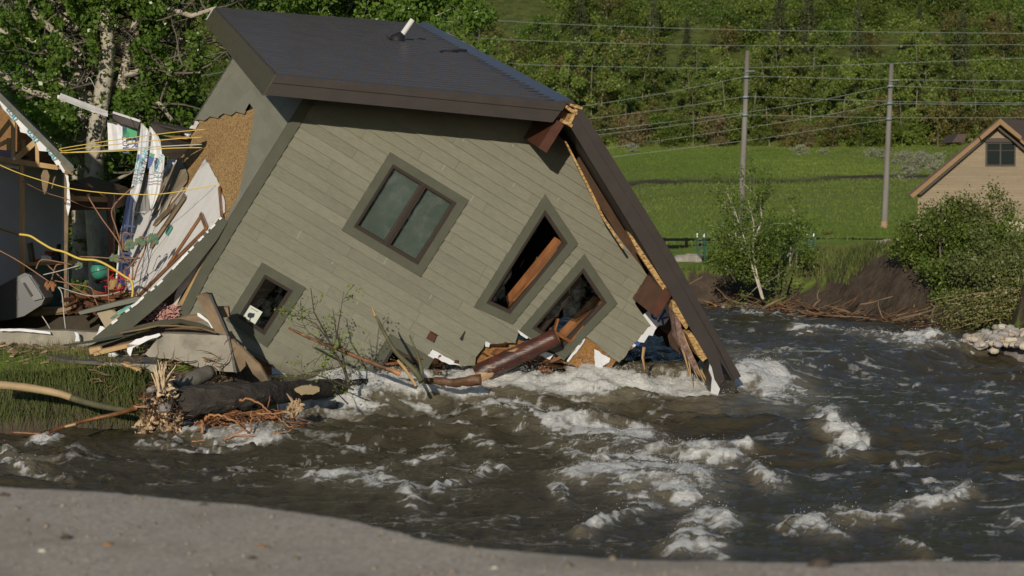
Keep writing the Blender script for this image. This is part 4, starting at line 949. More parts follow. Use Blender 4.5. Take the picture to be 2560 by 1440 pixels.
M_wrap = mat('house_wrap', (.72, .73, .76), (.62, .64, .68), 3, .55, .5, 7, bdist=.03)
M_ink = mat('blue_ink', (.035, .075, .25), rough=.6)
M_inkl = mat('teal_ink', (.12, .38, .48), rough=.6)
M_inkg = mat('green_ink', (.03, .30, .12), rough=.6)
M_insul = mat('pink_insulation', (.60, .34, .30), (.48, .24, .22), 12, .95, 1.0, 22, bdist=.05)
M_steel = mat('white_metal', (.62, .63, .64), (.5, .5, .52), 5, .45, .1)
M_black = mat('black_rubber', (.012, .012, .013), rough=.6)
M_white = mat('white_plastic', (.78, .77, .72), rough=.4)
def glassmat(name, tint, rough=.03, amt=.3):
    m = bpy.data.materials.new(name); m.use_nodes = True; N = m.node_tree; L = N.links; out = N.nodes['Material Output']; N.nodes.remove(N.nodes['Principled BSDF'])
    t = N.nodes.new('ShaderNodeBsdfTransparent'); t.inputs[0].default_value = (*tint, 1); g = N.nodes.new('ShaderNodeBsdfGlossy'); g.inputs['Roughness'].default_value = rough
    df = N.nodes.new('ShaderNodeBsdfDiffuse'); df.inputs[0].default_value = (.5, .52, .5, 1)
    tc = N.nodes.new('ShaderNodeTexCoord'); n = N.nodes.new('ShaderNodeTexNoise'); n.inputs['Scale'].default_value = 2.2; n.inputs['Detail'].default_value = 12; n.inputs['Roughness'].default_value = .75; L.new(tc.outputs['Object'], n.inputs['Vector'])
    r = N.nodes.new('ShaderNodeMapRange'); r.inputs['From Min'].default_value = .5; r.inputs['From Max'].default_value = .78; r.inputs['To Max'].default_value = amt; L.new(n.outputs['Fac'], r.inputs['Value'])
    lw = N.nodes.new('ShaderNodeFresnel'); lw.inputs[0].default_value = 1.5
    m1 = N.nodes.new('ShaderNodeMixShader'); L.new(lw.outputs[0], m1.inputs[0]); L.new(t.outputs[0], m1.inputs[1]); L.new(g.outputs[0], m1.inputs[2])
    m2 = N.nodes.new('ShaderNodeMixShader'); L.new(r.outputs[0], m2.inputs[0]); L.new(m1.outputs[0], m2.inputs[1]); L.new(df.outputs[0], m2.inputs[2]); L.new(m2.outputs[0], out.inputs[0])
    return m
M_glass = glassmat('dusty_glass', (.80, .84, .82), amt=.16); M_glass2 = glassmat('dirty_glass', (.50, .53, .52), amt=.09)

def text_part(name, body, size, M4, m, parent, ext=.002):
    cu = bpy.data.curves.new(name, 'FONT'); cu.body = body; cu.size = size; cu.extrude = ext; cu.align_x = 'CENTER'; cu.align_y = 'CENTER'; cu.materials.append(m)
    if len(body) > 0: cu.offset = size*.015
    tmp = bpy.data.objects.new(name, cu); COL.objects.link(tmp); dg = bpy.context.evaluated_depsgraph_get(); dg.update()
    me = bpy.data.meshes.new_from_object(tmp.evaluated_get(dg)); bpy.data.objects.remove(tmp)
    o = bpy.data.objects.new(name, me); COL.objects.link(o); o.parent = parent
    if parent.parent is None: o.matrix_parent_inverse = Matrix.Translation(-parent.location)
    o.matrix_basis = M4
    return o
def frame4(o, x, y):
    x = nrm(x); z = nrm(np.cross(x, y)); y = np.cross(z, x)
    return Matrix(((x[0], y[0], z[0], o[0]), (x[1], y[1], z[1], o[1]), (x[2], y[2], z[2], o[2]), (0, 0, 0, 1)))

def jag(P, amp, step, rg, closed=False):
    out = []; n = len(P)
    for i in range(n - (0 if closed else 1)):
        a = np.array(P[i], float); b = np.array(P[(i+1) % n], float); k = max(1, int(np.linalg.norm(b-a)/step))
        e = nrm(b-a); nn = np.array([-e[1], e[0]])
        for j in range(k):
            q = a+(b-a)*j/k; out.append(tuple(q + (nn*rg.uniform(-amp, amp) + e*rg.uniform(-amp, amp)*.5 if j else 0)))
    if not closed: out.append(tuple(P[-1]))
    return out
def roofL(s): return 2.91 + .486*(s-1.0)           # top of the left slope above the floor line
def roofR(s): return 2.91 - .463*(s-1.0)
def build_house():
    rg = random.Random(4)
    R0 = H(-1.8, -3.4); R0[2] = .3
    root = thing('tilted_house', 'large grey green house tipped on its side into the river, brown metal roof', 'house', R0)
    F = lambda a, b, o: H(a, b, o)
    W = {1: [(-.77, .75), (.79, .75), (.79, -.76), (-.77, -.76)], 2: [(-1.61, -1.88), (-.77, -1.88), (-.79, -3.06), (-1.61, -3.0)],
         3: [(1.86, 1.50), (2.82, 1.09), (2.60, -.66), (1.86, -.74)], 4: [(3.02, .99), (4.0, .57), (3.72, -.72), (2.77, -.69)], 5: [(.87, -1.84), (1.70, -1.84), (1.70, -3.2), (.87, -3.2)]}
    # ---- front wall
    bottom = [fw(*p) for p in [(1625, 812), (1547, 906), (1465, 843), (1440, 872), (1408, 899), (1370, 872), (1297, 829), (1287, 857), (1260, 857), (1228, 860), (1214, 852), (1206, 872), (1190, 890), (1187, 912), (1150, 916), (1112, 893), (1078, 872)]]
    edge = jag(bottom, .018, .16, rg)
    wall = [(S0, 1.0), (1.0, 2.66), (1.35, 2.5)] + [fw(*p) for p in [(1415, 360), (1500, 528), (1560, 612), (1600, 662), (1625, 700)]] + [fw(1586, 758)] + edge + [(1.72, -2.1), (1.72, -3.3), (-.6, -3.3), fw(680, 915), fw(600, 868), fw(560, 850), (-2.28, -3.32), (S0, -3.3)]
    holes = [offset_poly(W[k], .06) for k in (1, 2, 3)] + [offset_poly(W[4], .05), offset_poly(W[5], .06)]
    # window 4 and 5 cross the broken edge: cut them as holes only where they lie inside
    w5 = [(.93, -1.9), (1.64, -1.9), (1.64, -3.24), (.93, -3.24)]; holes[4] = w5
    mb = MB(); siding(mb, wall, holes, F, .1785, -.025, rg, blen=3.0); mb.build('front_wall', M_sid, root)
    # caulked butt joints and the split board
    mb = MB()
    for x, y, l in [(1110, 415, 22), (1030, 322, 0), (1160, 345, 20), (1272, 378, 20), (1283, 462, 22), (745, 588, 24), (820, 672, 22), (895, 752, 22), (1069, 752, 26), (960, 655, 20), (730, 590, 0), (1390, 505, 14), (1180, 494, 14), (1500, 540, 0), (640, 880, 34), (950, 850, 14), (1590, 475, 0)]:
        if not l: continue
        a, b = fw(x, y); k = math.floor((b+.025)/.1785); lo = -.025+k*.1785
        mb = MB(); mb.prism([F(a, lo+.004, .026), F(a+.012, lo+.004, .026), F(a+.012, lo+.174, .006), F(a, lo+.174, .006)], -D*.002, .5)
        mb.build('caulk_joint', MATS.get('caulk') or mat('caulk', (.30, .31, .27), rough=.6), root)
    # ---- windows
    def window(key, label, sash=.042, inset=.145, mull=False, pane=None, pol=None, depth=.05):
        Po = W[key]; Pi = offset_poly(Po, inset); mb = MB(); ring(mb, Po, Pi, F, -.02, .045); ww = mb.build('window', M_trim, root)
        if label: ww['label'] = label
        P2 = offset_poly(Pi, sash); mb = MB(); ring(mb, Pi, P2, F, -.09, .028)
        P3 = offset_poly(P2, .016); ring(mb, P2, P3, F, -.09, .008); mb.build('sash', M_brown, ww)
        if mull:
            mb = MB(); c = (Pi[0][0]+Pi[1][0])/2
            mb.loft([[F(c-.05, Pi[0][1], -.09), F(c+.05, Pi[0][1], -.09), F(c+.05, Pi[0][1], .031), F(c-.05, Pi[0][1], .031)], [F(c-.05, Pi[2][1], -.09), F(c+.05, Pi[2][1], -.09), F(c+.05, Pi[2][1], .031), F(c-.05, Pi[2][1], .031)]])
            mb.loft([[F(c-.012, Pi[0][1], .02), F(c+.012, Pi[0][1], .02), F(c+.012, Pi[0][1], .045), F(c-.012, Pi[0][1], .045)], [F(c-.012, Pi[2][1], .02), F(c+.012, Pi[2][1], .02), F(c+.012, Pi[2][1], .045), F(c-.012, Pi[2][1], .045)]])
            mb.build('mullion', M_brown, ww)
        return ww, Pi, P3
    w1, Pi, P3 = window(1, None, mull=True)
    for x0, x1 in ((P3[0][0], -.04), (.06, P3[1][0])):
        mb = MB(); mb.prism([F(x0, P3[0][1], -.04), F(x1, P3[0][1], -.04), F(x1, P3[2][1], -.04), F(x0, P3[2][1], -.04)], D*.005); mb.build('pane', M_glass, w1)
        mb = MB(); mb.prism([F(x0-.02, P3[0][1]+.02, -.085), F(x1+.02, P3[0][1]+.02, -.085), F(x1+.02, P3[2][1]-.02, -.085), F(x0-.02, P3[2][1]-.02, -.085)], D*.004)
        mb.build('blind', mat('pale_blind', (.19, .205, .19), (.15, .165, .15), 2, .9), w1)
    w2, Pi, P3 = window(2, 'small window with a white camera notice')
    mb = MB(); mb.prism([F(*p, -.03) for p in P3], D*.005); mb.build('pane', M_glass2, w2)
    # the notice: white sheet with a surveillance camera drawn on it
    c0 = np.array(fw(626, 792)); a2 = math.radians(-3)
    sg = MB(); sg.prism([F(c0[0]-.135, c0[1]-.165, -.022), F(c0[0]+.135, c0[1]-.165, -.022), F(c0[0]+.135, c0[1]+.165, -.022), F(c0[0]-.135, c0[1]+.165, -.022)], D*.004); sgo = sg.build('notice', mat('paper_white', (.62, .66, .58), rough=.7), w2)
    ic = MB(); q = lambda x, y: F(c0[0]+x, c0[1]+y, -.018)
    ic.prism([q(-.05, .05), q(.04, .08), q(.055, .02), q(.02, -.02), q(-.035, -.03), q(-.06, .01)], -D*.002); ic.prism([q(.0, -.02), q(.018, -.02), q(.05, -.09), q(.035, -.095)], -D*.002); ic.prism([q(.03, -.085), q(.075, -.07), q(.08, -.085), q(.035, -.1)], -D*.002)
    for yy in (.125, -.13): ic.prism([q(-.07, yy), q(.07, yy), q(.07, yy+.008), q(-.07, yy+.008)], -D*.002)
    ic.build('camera_symbol', mat('ink_black', (.03, .035, .05), rough=.6), sgo)
    def shards(P, mm, parent, polys):
        for k, pl in enumerate(polys):
            mb = MB(); mb.prism([F(*fw(*p), -.04+.004*k) for p in pl], D*.005); mb.build('glass_shard', mm, parent)
    w3, Pi3, P33 = window(3, 'tall broken window with an orange plank leaning in it')
    shards(P33, M_glass2, w3, [[(1205, 752), (1262, 650), (1283, 640), (1280, 690), (1262, 715), (1272, 772), (1262, 781)], [(1362, 520), (1345, 545), (1305, 612), (1318, 620), (1338, 590), (1352, 560), (1370, 540)], [(1272, 772), (1262, 715), (1250, 740), (1230, 765)]])
    w4, Pi4, P34 = window(4, 'broken window that the red log sticks out of')
    shards(P34, M_glass2, w4, [[(1456, 668), (1505, 745), (1488, 770), (1440, 800), (1446, 760), (1425, 740), (1430, 700)], [(1425, 740), (1405, 760), (1398, 792), (1362, 805), (1330, 815), (1370, 770), (1420, 700)], [(1446, 760), (1440, 800), (1410, 790), (1408, 770), (1425, 742)]])
    w5o = MB(); Po = [(.87, -1.84), (1.75, -1.84), (1.75, -3.2), (.87, -3.2)]; Pi = [(1.03, -2.0), (1.59, -2.0), (1.59, -3.2), (1.03, -3.2)]
    ring(w5o, Po[:3]+[Po[3]], Pi, F, -.02, .045); w5w = w5o.build('window', M_trim, root); w5w['label'] = 'half submerged broken window'
    mb = MB(); ring(mb, Pi, [(1.08, -2.05), (1.54, -2.05), (1.54, -3.2), (1.08, -3.2)], F, -.07, .03); mb.build('sash', M_brown, w5w)
    # inner jambs of varnished wood
    for P, ww in ((P33, w3), (P34, w4)):
        mb = MB()
        for i in (1, 2):
            a, b = P[i], P[(i+1) % 4]; mb.quad([F(*a, -.09), F(*b, -.09), F(*b, -.26), F(*a, -.26)]); ins = [F(a[0]-.02, a[1], -.26), F(b[0]-.02, b[1]+.0, -.26)]
            mb.quad([F(*a, -.26), F(*b, -.26), ins[1]-U*.08, ins[0]-U*.08])
        mb.build('jamb', M_orange, ww)
    mb = MB(); mb.bar(F(*fw(1413, 606), -.06), F(*fw(1283, 752), -.02), .03, .07, D); mb.build('leaning_plank', M_orange, root)
    mb = MB(); mb.bar(F(*fw(1375, 822), .02), F(*fw(1425, 853), .02), .05, .09, D); mb.bar(F(*fw(1425, 853), .02), F(*fw(1510, 752), -.05), .03, .07, D); mb.bar(F(*fw(1398, 800), -.1), F(*fw(1380, 848), .0), .03, .09, D); mb.build('broken_frame', M_orange, w4)
    # ---- corner board, lower plank strip
    mb = MB(); cb = [(S0-.03, 1.0), (S0+.15, 1.0), (S0+.15, -1.6), (S0+.17, -2.5), (S0+.24, -3.28), (S0+.08, -3.30), (S0+.0, -2.5), (S0-.03, -1.6)]
    mb.prism([F(*p, .045) for p in cb], D*.05); mb.build('corner_board', M_trim, root)
    # ---- side wall
    SF = lambda a, b, o: HS(a, b, -o)
    def S(pts): return [sw(*p) for p in pts]
    rip = S([(500, 300), (512, 303), (525, 292), (545, 296), (560, 284), (578, 290), (590, 280), (612, 286), (618, 272), (624, 258), (634, 272), (637, 286)])
    rip2 = S([(630, 330), (618, 395), (606, 450), (596, 495), (585, 512), (578, 520), (565, 560)])
    side = [(-.0, 1.0), (0, -1.66)] + rip2[::-1] + rip[::-1] + [(9.3, -1.25), (9.35, .55), (9.3, 1.0)]
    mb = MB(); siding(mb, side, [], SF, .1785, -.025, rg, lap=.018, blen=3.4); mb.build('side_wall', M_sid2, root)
    mb = MB(); mb.prism([SF(9.2, 1.0, .03), SF(9.35, 1.0, .03), SF(9.35, -1.3, .03), SF(9.2, -1.3, .03)], U*.05); mb.build('corner_board', M_trim, root)
    osb = jag(S([(470, 330), (505, 290), (645, 270), (640, 330), (610, 480), (590, 520), (540, 570), (500, 560), (430, 480), (440, 400)]), .03, .25, rg, True)
    mb = MB(); mb.prism([SF(*p, -.022) for p in osb], U*.012); mb.build('sheathing', M_osb, root)
    dry = jag(S([(514, 397), (530, 425), (550, 462), (563, 505), (563, 530), (545, 548), (500, 610), (440, 680), (380, 725), (352, 745), (328, 748), (315, 700), (305, 640), (322, 600), (318, 575), (350, 530), (385, 500), (440, 470), (470, 470)]), .02, .3, rg, True)
    mb = MB(); mb.prism([SF(*p, .012) for p in dry], U*.013); dw = mb.build('drywall', M_dry, root)
    tan = jag(S([(455, 392), (472, 440), (470, 455), (430, 505), (418, 490), (400, 512), (385, 497), (400, 450)]), .02, .3, rg, True)
    mb = MB(); mb.prism([SF(*p, .030) for p in tan], U*.013); mb.build('torn_drywall', M_paperb, root)
    # rough lower edge of the side wall, plaster rim and loose timbers lying on it
    for (a, b, wd) in [((412, 470), (385, 525), .2), ((440, 520), (395, 562), .14), ((470, 495), (385, 620), .20), ((470, 475), (415, 545), .05)]:
        mb = MB(); A, B = SF(*sw(*a), .07), SF(*sw(*b), .07); mb.bar(A, B, wd, .04, U)
        mb.build('loose_board', M_luml, root)
    mb = MB(); mb.bar(SF(*sw(418, 485), .05), SF(*sw(393, 535), .05), .42, .02, U); mb.bar(SF(*sw(430, 500), .055), SF(*sw(402, 560), .055), .25, .02, U); mb.build('panel_scrap', mat('cream_board', (.45, .38, .28), (.4, .33, .24), 3, .8), root)
    mb = MB()
    for a, b in [((552, 470), (560, 560)), ((508, 545), (520, 570))]: mb.bar(SF(*sw(*a), .03), SF(*sw(*b), .03), .05, .03, U)
    for a, b in [((510, 540), (425, 668)), ((522, 575), (350, 745)), ((508, 538), (522, 572))]: mb.bar(SF(*sw(*a), .05), SF(*sw(*b), .05), .07, .03, U)
    mb.build('door_casing', M_orange, root)
    mb = MB(); c = sw(427, 580); mb.prism([SF(c[0]-.12, c[1]-.07, .03), SF(c[0]+.12, c[1]-.07, .03), SF(c[0]+.12, c[1]+.1, .03), SF(c[0]-.12, c[1]+.1, .03)], -U*.04); bx = mb.build('outlet_box', mat('green_plastic', (.05, .22, .17), rough=.5), root)
    mb = MB(); mb.prism([SF(c[0]-.05, c[1]-.03, .072), SF(c[0]+.05, c[1]-.03, .072), SF(c[0]+.05, c[1]+.06, .072), SF(c[0]-.05, c[1]+.06, .072)], -U*.008); mb.build('socket_face', M_black, bx)
    mb = MB(); rr = random.Random(8); P = [np.array(SF(*sw(x, y), .04)) for x, y in [(320, 580), (352, 532), (388, 500), (398, 470), (430, 410), (455, 390), (480, 330), (500, 305)]]
    for a, b in zip(P[:-1], P[1:]):
        for k in range(5):
            q = a+(b-a)*rr.random(); mb.tube([q, q+U*rr.uniform(-.1, .1)-V*rr.uniform(.05, .2)+D*rr.uniform(-.1, .2), q-V*rr.uniform(.1, .3)+D*rr.uniform(-.3, .3)], [.05, .04, .01], 5)
    mb.build('torn_paper', M_wrap, root)
    # wires dangling on the white wall
    mb = MB()
    for k in range(5):
        a = sw(rr.uniform(375, 430), rr.uniform(500, 600)); b = sw(rr.uniform(325, 360), rr.uniform(650, 745)); A, B = np.array(SF(*a, .06)), np.array(SF(*b, .08)); m_ = (A+B)/2 - np.array([0, 0, rr.uniform(.05, .35)]) - U*rr.uniform(.02, .15)
        mb.tube([A, (A+m_)/2-U*.03, m_, (B+m_)/2, B], .004, 4)
    mb.build('dangling_wire', mat('dark_wire', (.05, .045, .06), rough=.5), root)
    mb = MB()
    for k in range(30):
        p = np.array(SF(*sw(rr.uniform(298, 340), rr.uniform(700, 748)), .1+rr.uniform(0, .3))); q = p + np.array([rr.uniform(-.25, .25), rr.uniform(-.1, .1), rr.uniform(-.2, .2)]); m_ = (p+q)/2+np.array([rr.uniform(-.1, .1), 0, rr.uniform(-.12, .12)]); mb.tube([p, m_, q], .009, 4)
    mb.build('red_cable_tangle', mat('red_cable', (.50, .025, .03), rough=.4), root)
    # ---- left slope of the roof: ribbed metal on a slab
    def RP(s, t_off, f, back=None):        # f 0 at the front rake .. 1 at the back
        Lb = 9.95 + (s+3.21)/4.21*1.5; L_ = -1.12 + f*(Lb+1.12)
        sag = 0
        return O + U*s + V*(roofL(s)+t_off+sag) + D*L_
    mb = MB(); nr = 36; prof = []
    for i in range(nr):
        for a, z in ((0, 0), (.45, 0), (.58, .06), (.80, .06), (.95, 0)): prof.append(((i+a)/nr, z))
    prof.append((1, 0)); ss = np.linspace(-3.2, 1.0, 9)
    base = len(mb.v)
    for s in ss:
        for f, z in prof:
            p = RP(s, z+.003*math.sin(f*40+s*2), f); mb.v.append(tuple(p))
    n = len(prof)
    for i in range(len(ss)-1):
        for k in range(n-1):
            mb.f.append((base+i*n+k, base+i*n+k+1, base+(i+1)*n+k+1, base+(i+1)*n+k)); mb.tone.append(.5); mb.mi.append(0); mb.uv += [(0, 0)]*4
    # slab beneath
    sl = [(-3.16, -.012), (.985, -.012), (.985, -.26), (-3.16, -.26)]
    mb.loft([[RP(s, t, .004) for s, t in sl], [RP(s, t, .996) for s, t in sl]])
    rf = mb.build('roof', M_roof, root)
    # rake fascia in two steps, and the side eave
    mb = MB(); e = -1.16
    def FP(s, t, L_): return O+U*s+V*(roofL(s)+t)+D*L_
    for t0, t1, o in ((.035, -.10, -1.19), (-.10, -.325, -1.165)):
        a = [FP(-3.2, t0, o), FP(.985, t0, o), FP(.985+t0*.2, t1, o), FP(-3.2, t1, o)]; mb.prism(a, D*(abs(o)-1.11))
    mb.prism([FP(-3.2, .035, -1.19), FP(1.0, .035, -1.19), FP(1.0, .03, -1.02), FP(-3.2, .03, -1.02)], V*.012)
    mb.build('rake_fascia', M_fas, rf)
    mb = MB(); mb.loft([[FP(-3.215, .03, -1.16), FP(-3.15, .03, -1.16), FP(-3.15, -.34, -1.16), FP(-3.215, -.34, -1.16)], [FP(-3.215, .03, 9.95), FP(-3.15, .03, 9.95), FP(-3.15, -.34, 9.95), FP(-3.215, -.34, 9.95)]])
    mb.build('eave_fascia', M_fasg, rf)
    mb = MB(); mb.loft([[FP(-3.225, .04, 9.96), FP(-3.0, .05, 9.96), FP(-3.08, -.10, 9.96), FP(-3.225, -.26, 9.96)], [FP(-3.225, .04, 10.04), FP(-3.0, .05, 10.04), FP(-3.08, -.10, 10.04), FP(-3.225, -.26, 10.04)]]); mb.build('fascia_end_cap', M_steel, rf)
    # ridge cap with its toothed closure strip
    mb = MB(); a0, a1 = RP(.80, .045, 0), RP(.80, .045, .995)
    mb.loft([[RP(.80, .03, 0), RP(1.03, .11, 0), RP(1.12, .06, 0), RP(1.0, -.02, 0)], [RP(.80, .03, .995), RP(1.03, .11, .995), RP(1.12, .06, .995), RP(1.0, -.02, .995)]]); mb.build('ridge_cap', M_roof, rf)
    mb = MB()
    for i in range(nr):
        f = (i+.3)/nr; mb.loft([[RP(.70, .0, f), RP(.70, .0, f+.011), RP(.70, .038, f+.011), RP(.70, .038, f)], [RP(.84, .0, f), RP(.84, .0, f+.011), RP(.84, .045, f+.011), RP(.84, .045, f)]])
    zz = [(.83, .62), (.72, .60), (.60, .585), (.45, .583), (.3, .575)]
    mb.tube([RP(.82, .05, .56), RP(.62, .05, .545), RP(.48, .05, .53), RP(.36, .045, .53), RP(.20, .04, .505)], [.05, .045, .05, .04, .045], 6); mb.build('closure_strip', M_black, rf)['kind'] = 'stuff'
    # vent pipe
    c = (-.22, .655); P0 = RP(c[0], 0, c[1]); mb = MB(); pu = nrm(V*.93+U*.05); mb.tube([P0+pu*.05, P0+pu*.54], .052, 16); vp = mb.build('vent_pipe', M_white, rf, True)
    nrmR = nrm(V-.486*U); mb = MB(); mb.tube([P0-nrmR*.01, P0+nrmR*.05, P0+pu*.20], [.17, .15, .068], 14); mb.bar(P0-U*.22, P0+U*.2, .36, .014, nrmR); mb.build('flashing', M_black, vp, True)
    # eave box and soffit under the left slope
    mb = MB(); mb.prism([F(-3.19, .62, -.0), F(S0, 1.0, -.0), F(S0, .95, -.0), F(-3.19, .57, 0)], D*9.3)
    mb.build('soffit', M_fas, root)
    # ---- right slope, half torn off, and its long brown fascia
    RR = lambda s, t, L_: O+U*s+V*(roofR(s)+t)+D*L_
    mb = MB(); tp = [(1.30, .09), (6.15, .06), (6.15, -.02), (1.30, -.02)]
    mb.loft([[RR(s, t, -1.05) for s, t in tp], [RR(s, t, 9.8) for s, t in tp]]); rr_ = mb.build('roof', M_roof, root); rr_['label'] = 'steep right slope of the roof hanging into the water'
    G = lambda p, o=1.13: H(*fw(*p, o), o)
    mb = MB()
    mb.prism([G((1452, 265)), G((1478, 308)), G((1684, 640)), G((1770, 795)), G((1853, 941)), G((1836, 952)), G((1800, 880)), G((1668, 650)), G((1440, 287))], D*.05)
    mb.prism([G((1441, 288), 1.115), G((1668, 650), 1.115), G((1790, 865), 1.115), G((1812, 950), 1.115), G((1797, 968), 1.115), G((1784, 940), 1.115), G((1772, 902), 1.115), G((1623, 640), 1.115), G((1423, 312), 1.115)], D*.05)
    mb.build('rake_fascia', M_fas, rr_)
    mb = MB()                                           # slatted soffit, underside of the overhang
    for i in range(10):
        L0 = -1.0 + i*.105; mb.prism([RR(1.32, -.06, L0), RR(4.3, -.06, L0), RR(4.3, -.06, L0+.095), RR(1.32, -.06, L0+.095)], -V*.02)
    mb.build('soffit', mat('soffit_brown', (.036, .027, .021), (.05, .038, .03), 3, .6), rr_)
    # ceiling side: rafters, insulation and sheathing behind the missing wall
    mb = MB()
    jg = [(2.0, -.28), (6.0, -.28)]
    for L0 in (0.4, 1.0, 1.6, 2.2, 3.0, 3.8, 4.6): mb.loft([[RR(1.6, -.03, L0), RR(1.6, -.25, L0), RR(1.6, -.25, L0+.045), RR(1.6, -.03, L0+.045)], [RR(5.9, -.03, L0), RR(5.9, -.25, L0), RR(5.9, -.25, L0+.045), RR(5.9, -.03, L0+.045)]])
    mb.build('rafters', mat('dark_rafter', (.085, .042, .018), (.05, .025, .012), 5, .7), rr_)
    mb = MB(); pl = jag([(4.35, -.30), (5.1, -.62), (5.5, -.60), (5.98, -.36)], .05, .12, rg)
    for k, L0 in enumerate((.3, 1.3, 2.4, 3.6)):
        rg2 = random.Random(k); low = jag([(4.3-k*.2, -.3), (4.8, -.48-.05*k), (5.5, -.45), (6.0, -.30)], .06, .12, rg2); mb.prism([RR(s, t, L0) for s, t in low] + [RR(6.0, -.02, L0), RR(4.3-k*.2, -.02, L0)], D*.02)
    mb.prism([RR(s, -.26+rg.uniform(-.02, .02), L_) for s, L_ in [(2.2, .0), (5.95, .0), (5.95, 1.2), (5.7, 2.2), (5.9, 3.4), (5.5, 5.2), (5.2, 7), (2.2, 8.5)]], V*.01)
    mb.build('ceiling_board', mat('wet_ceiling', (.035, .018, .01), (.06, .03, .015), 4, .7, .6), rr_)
    mb = MB(); pk = [G(p, .98) for p in [(1682, 768), (1698, 795), (1712, 850), (1738, 900), (1752, 945), (1735, 925), (1712, 880), (1695, 850), (1690, 810)]]; mb.prism(pk, D*.3); mb.build('insulation', mat('dirty_insulation', (.34, .22, .19), (.14, .08, .06), 9, .95, 1.0, 16, bdist=.06), rr_)
    mb = MB()
    for pl, o in [([(1680, 753), (1692, 752), (1722, 812), (1716, 824), (1698, 800), (1683, 777)], 1.05), ([(1718, 836), (1729, 831), (1770, 894), (1757, 904), (1745, 890)], 1.08)]:
        mb.prism([G(p, o) for p in jag(pl, .0, .5, rg, True)] if 0 else [G(p, o) for p in pl], D*.28)
    mb.prism([G(p, 1.0) for p in [(1567, 578), (1577, 585), (1640, 678), (1668, 722), (1660, 728), (1640, 700), (1600, 640)]], D*.12)
    mb.prism([G(p, .6) for p in [(1411, 352), (1417, 355), (1480, 478), (1512, 545), (1560, 618), (1556, 622), (1505, 545), (1474, 480)]], D*.05)
    mb.build('rafter_end', M_osb, rr_)
    mb = MB()                                            # broken peak: exposed blocking
    for a, b, wd, ht in [((1408, 262), (1436, 283), .05, .09), ((1436, 270), (1418, 306), .05, .10), ((1420, 259), (1450, 268), .04, .05), ((1402, 300), (1425, 312), .05, .05)]: mb.bar(G(a, 1.0), G(b, 1.0), wd, .3, D)
    mb.build('peak_blocking', M_osb, root)
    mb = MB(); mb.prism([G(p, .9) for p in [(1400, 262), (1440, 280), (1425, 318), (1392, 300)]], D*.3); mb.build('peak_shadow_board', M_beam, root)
    # splinters
    mb = MB(); rr = random.Random(3)
    for a, b, r in [((1688, 790), (1762, 958), .03), ((1700, 850), (1724, 935), .02), ((1722, 900), (1735, 985), .012), ((1730, 915), (1762, 985), .01), ((1752, 925), (1770, 960), .02), ((1692, 845), (1745, 930), .018), ((1610, 868), (1612, 925), .03)]:
        A, B = G(a, .9), G(b, .9); mb.tube([A, (A+B)/2+rr.uniform(-.04, .04)*U, B], [r, r*.8, r*.3], 5)
    mb.build('splinter', M_lum, rr_)
    # crushed lower end of the fascia
    mb = MB(); mb.prism([G(p, 1.05) for p in [(1775, 902), (1785, 945), (1797, 968), (1812, 950), (1836, 953), (1845, 975), (1825, 994), (1795, 996), (1778, 985), (1768, 940)]], D*.25); mb.build('crushed_eave', mat('mud_black', (.022, .018, .016), (.05, .04, .032), 6, .5, .8, 9), rr_)
    mb = MB(); mb.prism([G(p, 1.12) for p in [(1774, 910), (1779, 918), (1786, 948), (1800, 972), (1795, 988), (1776, 992), (1780, 945), (1772, 925)]], D*.01); mb.build('torn_wrap', M_steel, rr_)
    # ---- beams that carried the overhang
    for base, out_, top in [((1308, 344), (1346, 371), (1390, 298)), ((1580, 745), (1620, 780), (1663, 720))]:
        s, t = fw(*base); t1 = fw(*out_, 1.08); t2 = fw(*top, 1.08); w_ = .16
        mb = MB(); mb.loft([[H(s, t, 0), H(s+w_, t, 0), H(s+w_, t+.56, 0), H(s, t+.56, 0)], [H(s, t, 1.06), H(s+w_, t, 1.06), H(s+w_, t2[1], 1.06), H(s, t2[1], 1.06)]]); mb.build('outrigger_beam', M_beam, root)
    # ---- wrap and sheathing torn open along the broken bottom
    mb = MB(); P = [fw(*p) for p in [(1622, 776), (1640, 745), (1654, 738), (1668, 757), (1681, 775), (1672, 797), (1662, 812), (1647, 814), (1638, 825), (1632, 840), (1622, 838), (1610, 857), (1598, 855), (1586, 868), (1574, 864), (1600, 835), (1627, 813), (1605, 790)]]
    mb.prism([F(*p, -.004) for p in P], D*.004); wp = mb.build('torn_house_wrap', M_wrap, root)
    c = np.array(fw(1649, 789)); text_part('lettering', 'ek', .34, frame4(F(c[0], c[1], .004), U, V), M_ink, wp)
    mb = MB(); c = fw(1592, 858); mb.prism([F(c[0]-.05, c[1]-.03, .003), F(c[0]+.05, c[1]-.03, .003), F(c[0]+.05, c[1]+.04, .003), F(c[0]-.05, c[1]+.04, .003)], -D*.002); mb.build('print_mark', M_ink, wp)
    mb = MB(); P = jag([fw(*p) for p in [(1462, 845), (1440, 880), (1417, 908), (1450, 925), (1510, 945), (1540, 905), (1590, 868), (1560, 860)]], .02, .12, rg, True); mb.prism([F(*p, -.03) for p in P], D*.015); mb.build('wet_sheathing', M_osbw, root); mb = MB()
    P = jag([fw(*p) for p in [(612, 876), (676, 908), (682, 945), (640, 925), (600, 900)]], .01, .12, rg, True); mb.prism([F(*p, -.03) for p in P], D*.015); mb.build('wet_sheathing', M_osbw, root); mb = MB()
    P = jag([fw(*p) for p in [(1195, 862), (1290, 850), (1330, 862), (1425, 915), (1330, 905), (1195, 935)]], .03, .12, rg, True); mb.prism([F(*p, -.12) for p in P], D*.015)
    mb.build('wet_sheathing', M_osbw, root)
